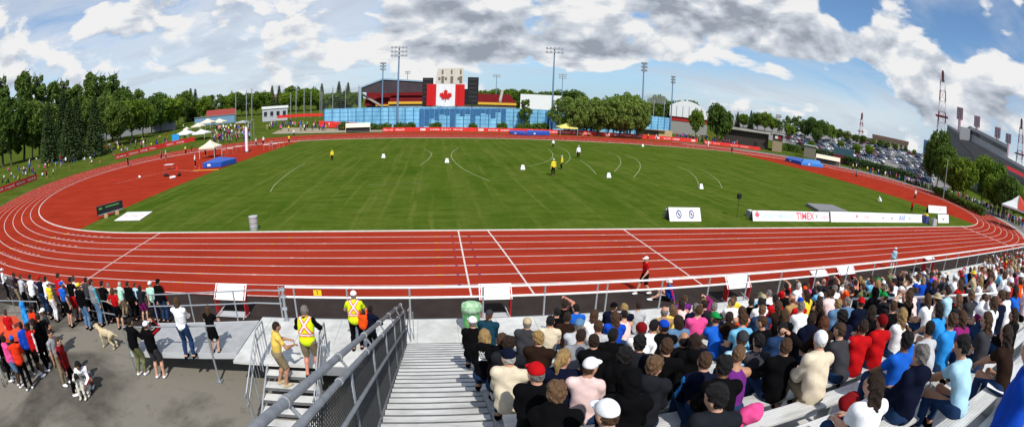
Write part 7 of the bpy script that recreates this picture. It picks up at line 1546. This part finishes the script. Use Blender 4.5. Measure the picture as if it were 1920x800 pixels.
stand(672, 655, 675, 553, 'person in hi-vis yellow vest and white hard cap by the fence', (T_, 'hi-vis yellow'), B_, ('short', 'grey'), ('cap', 'white'), 'rail', 0, 1.0, 'light', None, 'black', 'vest')
stand(699, 668, 702, 579, 'person in navy jacket with orange backpack at the deck fence', (J, 'navy'), B_, ('short', 'black'), None, 'rail', -25, 1.0, 'dark')
ALLP[-1]['label'] = 'person in navy jacket leaning beside the hi-vis vest'
bp = thing('backpack', 'orange and black backpack on the back of the navy-jacketed person', 'backpack', tuple(Vector(ALLP[-1].location)+Vector((-.13, -.22, 0))))
OR = cloth('orange')
V, F = nets([('e', (0, 0, 1.14), (.13, .075, .20), None), ('e', (0, -.06, 1.05), (.09, .045, .09), None), ('c', (-.08, .0, 1.30), (.08, 0, 1.30), .05, .05)], .02, .03, 0, .006, 12); o = obj('bag', npmesh('bag', V, F, [OR], None, True), bp)
for s_ in (-.09, .09):
    b = MB(); b.path([(s_, .02, 1.30), (s_, .12, 1.40), (s_, .22, 1.38), (s_, .27, 1.2)], .022, 6); o = b.build('strap', OR, None, origin=(0, 0, 0), smooth=True); o.parent = bp
# people on and beyond the track
stand(1205, 552, 1204, 485, 'person in red t-shirt, black shorts and white cap walking beside the track', (T_, 'red'), ('shorts', 'black'), ('short', 'brown'), ('cap', 'white'), 'walk', 95, 0, 'light', None, 'white')
stand(1252, 562, 1250, 530, 'person in blue and red top and white cap sitting on the apron', ('trim', 'royal blue'), ('shorts', 'black'), ('short', 'brown'), ('cap', 'white'), 'floor', 75, 0, 'light', None, 'white', None, 'red')
stand(1671, 505, 1669, 470, 'person in pale blue shirt and white sun hat standing by the outer lane', ('long', 'pale blue'), ('trousers', 'light grey'), ('short', 'grey'), ('hat', 'white'), 'stand', -30)
GO = 'officials standing on the infield'
for a in [(1037, 330, 1037, 300, 'official in yellow jacket and black trousers with red bib, nearest of the central pair', 'yellow', B_, 'white', 10), (1053, 318, 1054, 294, 'official in yellow jacket and white cap, behind the nearest yellow one', 'yellow', B_, 'white', 60),
          (1084, 298, 1084, 275, 'official in white shirt and black trousers on the infield', 'white', B_, 'white', 0), (1037, 277, 1036, 264, 'official in white shirt near the far edge of the infield', 'white', B_, 'white', 0), (623, 302, 623, 282, 'official in yellow jacket alone on the left half of the infield', 'yellow', B_, 'yellow', 30),
          (1709, 398, 1709, 378, 'official in red top and black trousers near the white banners', 'red', B_, None, -20), (1651, 381, 1651, 369, 'person in white crouching near the right end of the infield', 'white', ('trousers', 'white'), 'white', 0),
          (1372, 287, 1371, 276, 'official in dark clothes on the far bend of the track', 'dark brown', B_, None, 0), (240, 300, 240, 283, 'x', 'x', B_, None, 0)][:8]:
    stand(a[0], a[1], a[2], a[3], a[4], (J, a[5]), a[6], ('short', 'brown'), ('cap', a[7]) if a[7] else None, 'stand' if 'crouch' not in a[4] else 'squat', a[8], 0, 'light', GO)
GT = 'people around the jumps area'
for fx, fy, col, bc, l in [(240, 312, 'black', 'black', 'person in black at the inner edge of the left bend'), (303, 299, 'red', 'navy', 'person in red top at the left banner'), (311, 300, 'light grey', 'charcoal', 'person in grey t-shirt and white hat at the left banner'),
     (348, 290, 'yellow', 'black', 'person in yellow vest near the umbrella'), (366, 313, 'white', 'black', 'person in white shirt left of the blue landing mat'), (360, 286, 'black', 'black', 'person in black left of the umbrella'), (385, 293, 'black', 'black', 'person seated in black under the umbrella'), (403, 293, 'navy', 'black', 'person in navy under the umbrella'),
     (480, 274, 'white', 'black', 'person in white shirt and yellow cap by the hurdles'), (494, 272, 'white', 'black', 'second person in white and yellow cap by the hurdles'), (542, 269, 'yellow', 'black', 'person in yellow top on the far left bend'), (551, 256, 'white', 'navy', 'person in white at the far left start'),
     (199, 0, '', '', ''), (1605, 334, 'steel blue', 'black', 'person in grey-blue on the right bend'), (1605, 318, 'white', 'navy', 'person in white behind the right bend'), (1660, 331, 'pale pink', 'khaki', 'person in pink by the hedge'), (1715, 374, 'white', 'black', 'person with white shirt and camera on the right bend'),
     (1064, 246, 'dark grey', 'black', 'person under the yellow tent'), (1075, 247, 'white', 'black', 'person in white under the yellow tent'), (1092, 262, 'tan', 'red', 'person in tan top crossing the far straight'), (1230, 263, 'white', 'black', 'person in white by the far banner'), (1215, 262, 'yellow', 'black', 'person in yellow at the far banner'), (1328, 275, 'white', 'white', 'person in white beside the far bend'), (1320, 272, 'orange', 'black', 'person in orange near the far bend')]:
    if not l: continue
    hgt = 1.72; p = G(fx, fy, 0)
    person((p.x, p.y, 0), float(rng.uniform(-2, 2)), rnd(['stand', 'hips', 'arms', 'walk']), (T_, col), ('trousers', bc), ('short', rnd(['brown', 'black', 'dark brown'])), ('cap', 'white') if col in ('white', 'light grey') else (('cap', 'yellow') if 'yellow cap' in l else None), 'light', float(rng.uniform(.94, 1.06)), l, GT, None)
# sunbathers and families on the grass bank
GB = 'spectators resting on the grass bank'
bank = [(55, 303, 'white', 'lie'), (68, 300, 'mint', 'lie'), (46, 318, 'pale pink', 'lie'), (100, 302, 'pale pink', 'sit'), (125, 297, 'white', 'lie'), (92, 305, 'pink', 'lie'), (85, 312, 'white', 'floor'), (105, 318, 'beige', 'stand'), (130, 318, 'black', 'stand'), (16, 320, 'pink', 'floor'), (8, 335, 'white', 'floor'), (60, 322, 'teal', 'floor'),
        (80, 330, 'white', 'floor'), (101, 333, 'white', 'stand'), (88, 334, 'dark red', 'stand'), (172, 306, 'white', 'floor'), (190, 304, 'red', 'floor'), (155, 294, 'pale pink', 'lie'), (228, 284, 'white', 'floor'), (236, 281, 'pink', 'floor'), (180, 283, 'purple', 'floor'), (192, 285, 'white', 'floor'), (284, 273, 'yellow', 'floor'), (300, 258, 'yellow', 'floor'), (212, 292, 'charcoal', 'floor')]
for i, (px, py, c, po) in enumerate(bank):
    if po == 'sit': po = 'floor'
    # walk down the ray until it meets the terrain
    d = ray(px, py); t = 60.0; 
    while t < 400 and CAM[2]+d[2]*t > Tz(CAM[0]+d[0]*t, CAM[1]+d[1]*t): t += .5
    q = CAM+d*t; l = '%s person in %s on the grass bank, %s' % ({'lie': 'lying', 'floor': 'sitting', 'stand': 'standing'}[po], c, ['below the poplars', 'by the left edge', 'above the red banner', 'in the middle of the slope', 'near the spruces'][i % 5])
    if px < 50: l = '%s person in %s on the bank at the far left, %s' % (po.replace('floor', 'sitting').replace('lie', 'lying').replace('stand', 'standing'), c, 'nearest the track' if py > 325 else 'higher up')
    person((q[0], q[1], Tz(q[0], q[1])-.05), float(rng.uniform(-3, 3)), po, (T_, c), ('shorts', rnd(['black', 'denim', 'khaki'])), ('short', rnd(['brown', 'black', 'blond'])), None, 'tan', 1.0, l, GB, None)
# one mass of everyone too small to single out
lowp = []
for po in ('sit', 'lean', 'slump', 'stand'):
    s = skeleton(po); POSES_cur = po; Vb, Fb = nets(torso(s)+arms(s)+[('c', s['leg'][i][0], s['leg'][i][1], .09, .06) for i in (0, 1)]+[('c', s['leg'][i][1], s['leg'][i][2], .06, .05) for i in (0, 1)]+head(s)[:3], .055, .03, .008)
    c = Vb[Fb].mean(1); hd = (c-s['head'])@s['hR']; m = np.zeros(len(Fb), int)   # 0 top 1 skin 2 hair 3 legs
    isl = np.zeros(len(Fb), bool)
    for h_, k_, a_ in s['leg']:
        for a, b2 in ((h_, k_), (k_, a_)):
            t = np.clip(((c-a)@(b2-a))/((b2-a)@(b2-a)), .15, 1); isl |= np.linalg.norm(c-(a+t[:, None]*(b2-a)), axis=1) < .085
    isl &= c[:, 2] < s['pel'][2]+.06
    m[isl] = 3; hh = np.linalg.norm(hd, axis=1) < .155; m[hh] = 1; m[hh & ((hd[:, 2] > .035) | (hd[:, 1] < -.02)) & (hd[:, 2] > -.07)] = 2
    for sh, e, w in s['arm']:
        t = np.clip(((c-e)@(w-e))/((w-e)@(w-e)), .2, 1.3); m[np.linalg.norm(c-(e+t[:, None]*(w-e)), axis=1) < .06] = 1
    lowp.append((Vb, Fb, m))
CM = [cloth(c) for c in ['black', 'white', 'navy', 'charcoal', 'grey', 'light grey', 'red', 'blue', 'royal blue', 'light blue', 'green', 'yellow', 'pink', 'beige', 'brown', 'purple']]
HM = [HAIRC[k] for k in ('black', 'dark brown', 'brown', 'blond', 'grey')]+[cloth('white'), cloth('red')]; SM = [SKIN['light'], SKIN['tan']]
MATS = CM+HM+SM; nC, nH = len(CM), len(HM)
def mass(name, spots, label, cat):
    Vs, Fs, Ms = [], [], []; o = 0
    for (x, y, z, a, pi, s) in spots:
        V, F, m = lowp[pi]; R = Rz(a); Vs.append(V@R.T*s+np.array([x, y, z])); Fs.append(F+o); o += len(V)
        top = int(rng.choice([0, 0, 0, 1, 1, 1, 2, 2, 3, 4, 5, 6, 6, 7, 8, 9, 10, 11, 12, 13, 14, 15])); ha = nC+int(rng.integers(nH)); sk = nC+nH+int(rng.integers(2)); lg = int(rng.choice([0, 2, 3, 8, 13]))
        Ms.append(np.choose(m, [top, sk, ha, lg]))
    me = npmesh(name, np.concatenate(Vs), np.concatenate(Fs), MATS, np.concatenate(Ms), True); o = obj(name, me); tag(o, label, cat, None, 'stuff'); return o
spots = [(x, hipy(k)+rng.uniform(-.06, .06), tread_z(k), rng.normal(-.12, .2), int(rng.integers(3)), rng.uniform(.92, 1.06)) for dist, k, x, px, py in cand[NFILL:]]
mass('crowd', spots, 'dense crowd filling the far right end of the bleacher', 'crowd')
sp = []
for i in range(150):                      # standing around the right bend
    a = rng.uniform(-.83, .10) if i % 8 else rng.uniform(.1, .5); r = 50.2+abs(rng.normal(0, 2.0)); sp.append((HL+r*math.cos(a), r*math.sin(a), 0, rng.uniform(0, 6.3), 3, rng.uniform(.9, 1.05)))
mass('crowd', sp, 'crowd standing along the outside of the right-hand bend', 'crowd')
sp = []
for i in range(110):
    px = rng.uniform(395, 470); dist = rng.uniform(118, 150); q = A(px, 262, dist); sp.append((q.x, q.y, Tz(q.x, q.y), rng.uniform(0, 6.3), 3, rng.uniform(.9, 1.05)))
for i in range(70):
    px = rng.uniform(500, 660); q = A(px, 250, rng.uniform(132, 148)); sp.append((q.x, q.y, Tz(q.x, q.y), rng.uniform(0, 6.3), 3, rng.uniform(.9, 1.05)))
for i in range(90):
    px = rng.uniform(1265, 1385); q = A(px, 262, rng.uniform(150, 178)); sp.append((q.x, q.y, Tz(q.x, q.y)+.0, rng.uniform(0, 6.3), 3, rng.uniform(.9, 1.05)))
for i in range(90):
    px = rng.uniform(0, 360); py = np.interp(px, [0, 90, 210, 360], [352, 322, 290, 262])-abs(rng.normal(0, 10)); d = ray(px, py); t = 60.0
    while t < 400 and CAM[2]+d[2]*t > Tz(CAM[0]+d[0]*t, CAM[1]+d[1]*t): t += 1
    q = CAM+d*t; pi = 3 if rng.random() < .4 else int(rng.integers(3)); sp.append((q[0], q[1], Tz(q[0], q[1])-(.42 if pi < 3 else 0), rng.uniform(0, 6.3), pi, 1.0))
mass('crowd', sp, 'scattered far crowd behind the red banners and tents', 'crowd')

# ------------------------------------------------------------------ dogs, bags, canopy and the last few figures
def dog_mesh(pose):
    if pose == 'stand':
        pr = [('e', (0, .02, .50), (.125, .20, .145), None), ('e', (0, -.22, .50), (.105, .17, .115), None), ('e', (0, .20, .49), (.12, .13, .16), None), ('c', (0, .24, .56), (0, .40, .66), .085, .07), ('e', (0, .45, .69), (.075, .095, .075), None), ('c', (0, .50, .67), (0, .60, .645), .045, .036),
              ('c', (.065, .42, .73), (.085, .40, .64), .028, .022), ('c', (-.065, .42, .73), (-.085, .40, .64), .028, .022), ('c', (0, -.36, .54), (.05, -.56, .44), .032, .014)]
        for sx in (-.085, .085):
            pr += [('c', (sx, .22, .42), (sx, .20, .22), .058, .034), ('c', (sx, .20, .22), (sx, .22, .05), .032, .027), ('e', (sx, .25, .03), (.034, .055, .028), None)]
            pr += [('c', (sx, -.28, .46), (sx*1.1, -.20, .28), .088, .046), ('c', (sx*1.1, -.20, .28), (sx*1.1, -.36, .17), .042, .028), ('c', (sx*1.1, -.36, .17), (sx*1.1, -.34, .04), .028, .025), ('e', (sx*1.1, -.31, .03), (.034, .055, .028), None)]
    else:
        pr = [('e', (0, -.10, .26), (.17, .21, .20), None), ('e', (0, .08, .42), (.15, .16, .22), None), ('c', (0, .12, .58), (0, .20, .68), .11, .09), ('e', (0, .25, .74), (.095, .11, .09), None), ('c', (0, .30, .71), (0, .42, .68), .058, .045), ('c', (.085, .22, .79), (.11, .20, .68), .034, .026), ('c', (-.085, .22, .79), (-.11, .20, .68), .034, .026), ('c', (.05, -.28, .10), (.25, -.38, .06), .045, .02)]
        for sx in (-.10, .10):
            pr += [('c', (sx, .16, .38), (sx, .22, .20), .065, .042), ('c', (sx, .22, .20), (sx, .22, .05), .04, .035), ('e', (sx, .26, .035), (.045, .07, .034), None), ('c', (sx*1.3, -.12, .20), (sx*1.6, .08, .14), .10, .06), ('c', (sx*1.6, .08, .14), (sx*1.6, -.04, .05), .05, .036), ('e', (sx*1.6, .08, .035), (.045, .08, .034), None)]
    return nets(pr, .013, .028, 0, .003, 30)
def dog(loc, rz_, pose, mats, patch, label, s=1.0):
    V, F = dog_mesh(pose); c = V[F].mean(1); mi = np.zeros(len(F), int); 
    if patch:
        mi[(np.abs(c[:, 0]) > .02) & (c[:, 1] > .14) & (c[:, 2] > .66) & (c[:, 1] < .36)] = 1; mi[(c[:, 2] > .30) & (c[:, 1] < .02) & (c[:, 1] > -.26) & (c[:, 0] > -.05)] = 1
        mi[((c-np.array([.0, -.02, .50]))**2).sum(1) < .012] = 1
    ny = c[:, 1].max(); mi[c[:, 1] > ny-.025] = 2
    o = obj('dog', npmesh('dog', V, F, mats, mi, True)); o.location = loc; o.rotation_euler = (0, 0, rz_); o.scale = (s,)*3; tag(o, label, 'dog')
    z = .56 if pose == 'stand' else .60; y = .31 if pose == 'stand' else .15; b = MB(); q = [(.105*math.cos(k), y+.05*math.sin(k), z+.06*math.sin(k)) for k in np.linspace(0, 6.283, 17)]; b.path(q, .012, 5); cl = b.build('collar', REDP, None, origin=(0, 0, 0)); cl.parent = o
    return o
FURC = mat('cream fur', (.55, .45, .28), .9, 0, .15, 9, .6, 60); FURW = mat('white fur', (.62, .58, .50), .9, 0, .12, 9, .6, 60); FURB = mat('black fur', (.02, .018, .016), .9, 0, .2, 9, .6, 60); NOSE_ = mat('dog nose', (.01, .01, .01), .4)
p = G(206, 650, 0); dog((p.x, p.y, 0), math.radians(85), 'stand', [FURC, FURB, NOSE_], False, 'cream labrador-like dog standing on the asphalt facing left', 1.12)
p = G(158, 738, 0); dog((p.x+.12, p.y-.02, 0), math.radians(-165), 'sit', [FURW, FURB, NOSE_], True, 'large white dog with black patches sitting beside the bending person', 1.1)
GA2 = [(8, 690, 6, 612, 'person in black jacket at the far left edge near the red canopy', (J, 'black'), B_, ('short', 'black'), None, 'stand', 0, 'brown'), (100, 682, 88, 590, 'person in black t-shirt behind the black and orange jacket', (T_, 'black'), B_, ('short', 'dark brown'), None, 'hips', 60, 'tan'),
       (84, 662, 62, 575, 'person in tomato red t-shirt next to the bright blue hooded jacket', (T_, 'tomato'), ('shorts', 'black'), ('short', 'black'), None, 'arms', 170, 'dark'), (108, 668, 96, 585, 'person in charcoal t-shirt with white cap, right of the group', (T_, 'charcoal'), B_, ('short', 'black'), ('cap', 'white'), 'stand', 150, 'brown'),
       (22, 712, 8, 628, 'person in black and white jacket at the left edge of the group', ('stripe', 'black'), B_, ('short', 'black'), None, 'stand', -60, 'dark')]
for a in GA2:
    fx, fy, hx, hy, l, top, bot, hair, hat, pose, rz_, sk = a; stand(fx, fy, hx, hy, l, top, bot, hair, hat, pose, rz_, 0, sk, GA, 'white')
for a in [(52, 585, 45, 520, 'person in light grey t-shirt between the first two at the rail', (T_, 'light grey'), B_, ('short', 'brown'), None, 'rail', 0), (88, 590, 78, 522, 'person in navy t-shirt left of the plain white t-shirt', (T_, 'navy'), ('jeans', 'denim'), ('short', 'dark brown'), ('cap', 'red'), 'rail', 0),
          (176, 600, 168, 526, 'person in charcoal jacket behind the grey and cyan shirt', (J, 'charcoal'), B_, ('short', 'black'), None, 'rail', 0), (216, 600, 219, 536, 'person in cream t-shirt behind the red top', (T_, 'cream'), ('jeans', 'denim'), ('short', 'grey'), None, 'rail', 0), (264, 596, 262, 536, 'person in pale blue t-shirt between two dark jackets at the rail', (T_, 'pale blue'), B_, ('short', 'brown'), None, 'rail', 0)]:
    fx, fy, hx, hy, l, top, bot, hair, hat, pose, rz_ = a; stand(fx, fy, hx, hy, l, top, bot, hair, hat, pose, rz_, 0, 'light', GL)
p = UP(1950, 650, 1.62); k = max(0, min(NROW-1, int((Y0-p.y)/RD))); person((p.x, p.y, p.z-1.64), math.radians(15), 'stand', (J, 'royal blue'), B_, ('short', 'dark brown'), None, 'light', 1.0, 'person in blue and black jacket standing close by at the right edge', None, 'black', trim='black')
# white programme sheet on a bench
p = UP(1868, 720, .46); t = thing('paper_sheet', 'white paper sheet lying on the bench at the right', 'paper', tuple(p), .3); b = MB(); b.box((0, 0, .004), (.42, .30, .004)); o = b.build('sheet', WHITE, None, origin=(0, 0, 0)); o.parent = t
b = MB(); 
for i in range(5): b.box((0, -.10+.045*i, .0065), (.30, .006, .001))
o = b.build('printed_lines', GREYP, None, origin=(0, 0, 0)); o.parent = t
V, F = nets([('e', (0, 0, .1), (.16, .12, .10), None), ('e', (.10, .05, .12), (.10, .08, .07), None)], .016, .04, 0, .01, 16)
for px, py, c, l in ((1402, 790, 'pink', 'bright pink bundle of clothing on the bench at the bottom edge'), (1586, 768, 'dark red', 'dark red jacket bundle beside the white-shirted person')):
    p = UP(px, py, .47); t = thing('clothing_bundle', l, 'clothes', tuple(p)); obj('cloth', npmesh('bundle', V, F, [cloth(c)], None, True), t); b = MB(); b.path([(-.12, -.05, .02), (-.2, -.08, .01), (-.26, -.04, .01)], .025, 6); o = b.build('sleeve', cloth(c), None, origin=(0, 0, 0), smooth=True); o.parent = t
# red canopy at the left edge and a pushchair
a = G(-25, 655, 0); t = thing('red_canopy', 'low orange-red canopy sheet on dark poles at the left edge', 'canopy', tuple(a)); z = 1.05
pts = [G(-40, 590, z), G(30, 592, z), G(62, 626, z), G(-40, 640, z)]; b = MB(); c_ = sum(pts, Vector())/4+Vector((0, 0, .18))
b.add([tuple(p) for p in pts]+[tuple(c_)]+[tuple(p-Vector((0, 0, .18))) for p in pts], [(0, 1, 4), (1, 2, 4), (2, 3, 4), (3, 0, 4)]+[(5+i, 5+(i+1) % 4, (i+1) % 4, i) for i in range(4)]); b.build('canopy_sheet', mat('orange-red sheet', (.62, .07, .02), .7, 0, .1, 2), t)
for p in pts: b = MB(); b.tube((p.x, p.y, 0), (p.x, p.y, p.z), .02, 6); b.build('pole', DARKM, t)
a = G(18, 712, 0); t = thing('pushchair', 'dark pushchair with thin silver wheels at the left edge', 'pushchair', tuple(a), .8)
V, F = nets([('e', (0, 0, .55), (.20, .16, .22), None), ('e', (0, .1, .42), (.19, .25, .09), None), ('e', (0, -.06, .82), (.21, .20, .12), None)], .025, .04); obj('seat', npmesh('pushchair_seat', V, F, [BLACK], None, True), t)
for sx in (-.26, .26):
    b = MB(); b.path([(sx, .35, .15), (sx, -.1, .6), (sx, -.42, 1.02)], .013, 6); b.path([(sx, -.35, .15), (sx, .1, .55)], .013, 6); o = b.build('frame', STEEL, None, origin=(0, 0, 0)); o.parent = t
    for y in (-.35, .35):
        b = MB(); b.path([(sx, y+.14*math.cos(k), .15+.14*math.sin(k)) for k in np.linspace(0, 6.283, 17)], .014, 5); o = b.build('wheel', DARKM, None, origin=(0, 0, 0)); o.parent = t
b = MB(); b.tube((-.26, -.42, 1.02), (.26, -.42, 1.02), .018, 8); o = b.build('handle', BLACK, None, origin=(0, 0, 0)); o.parent = t
print('PEOPLE', len(ALLP))
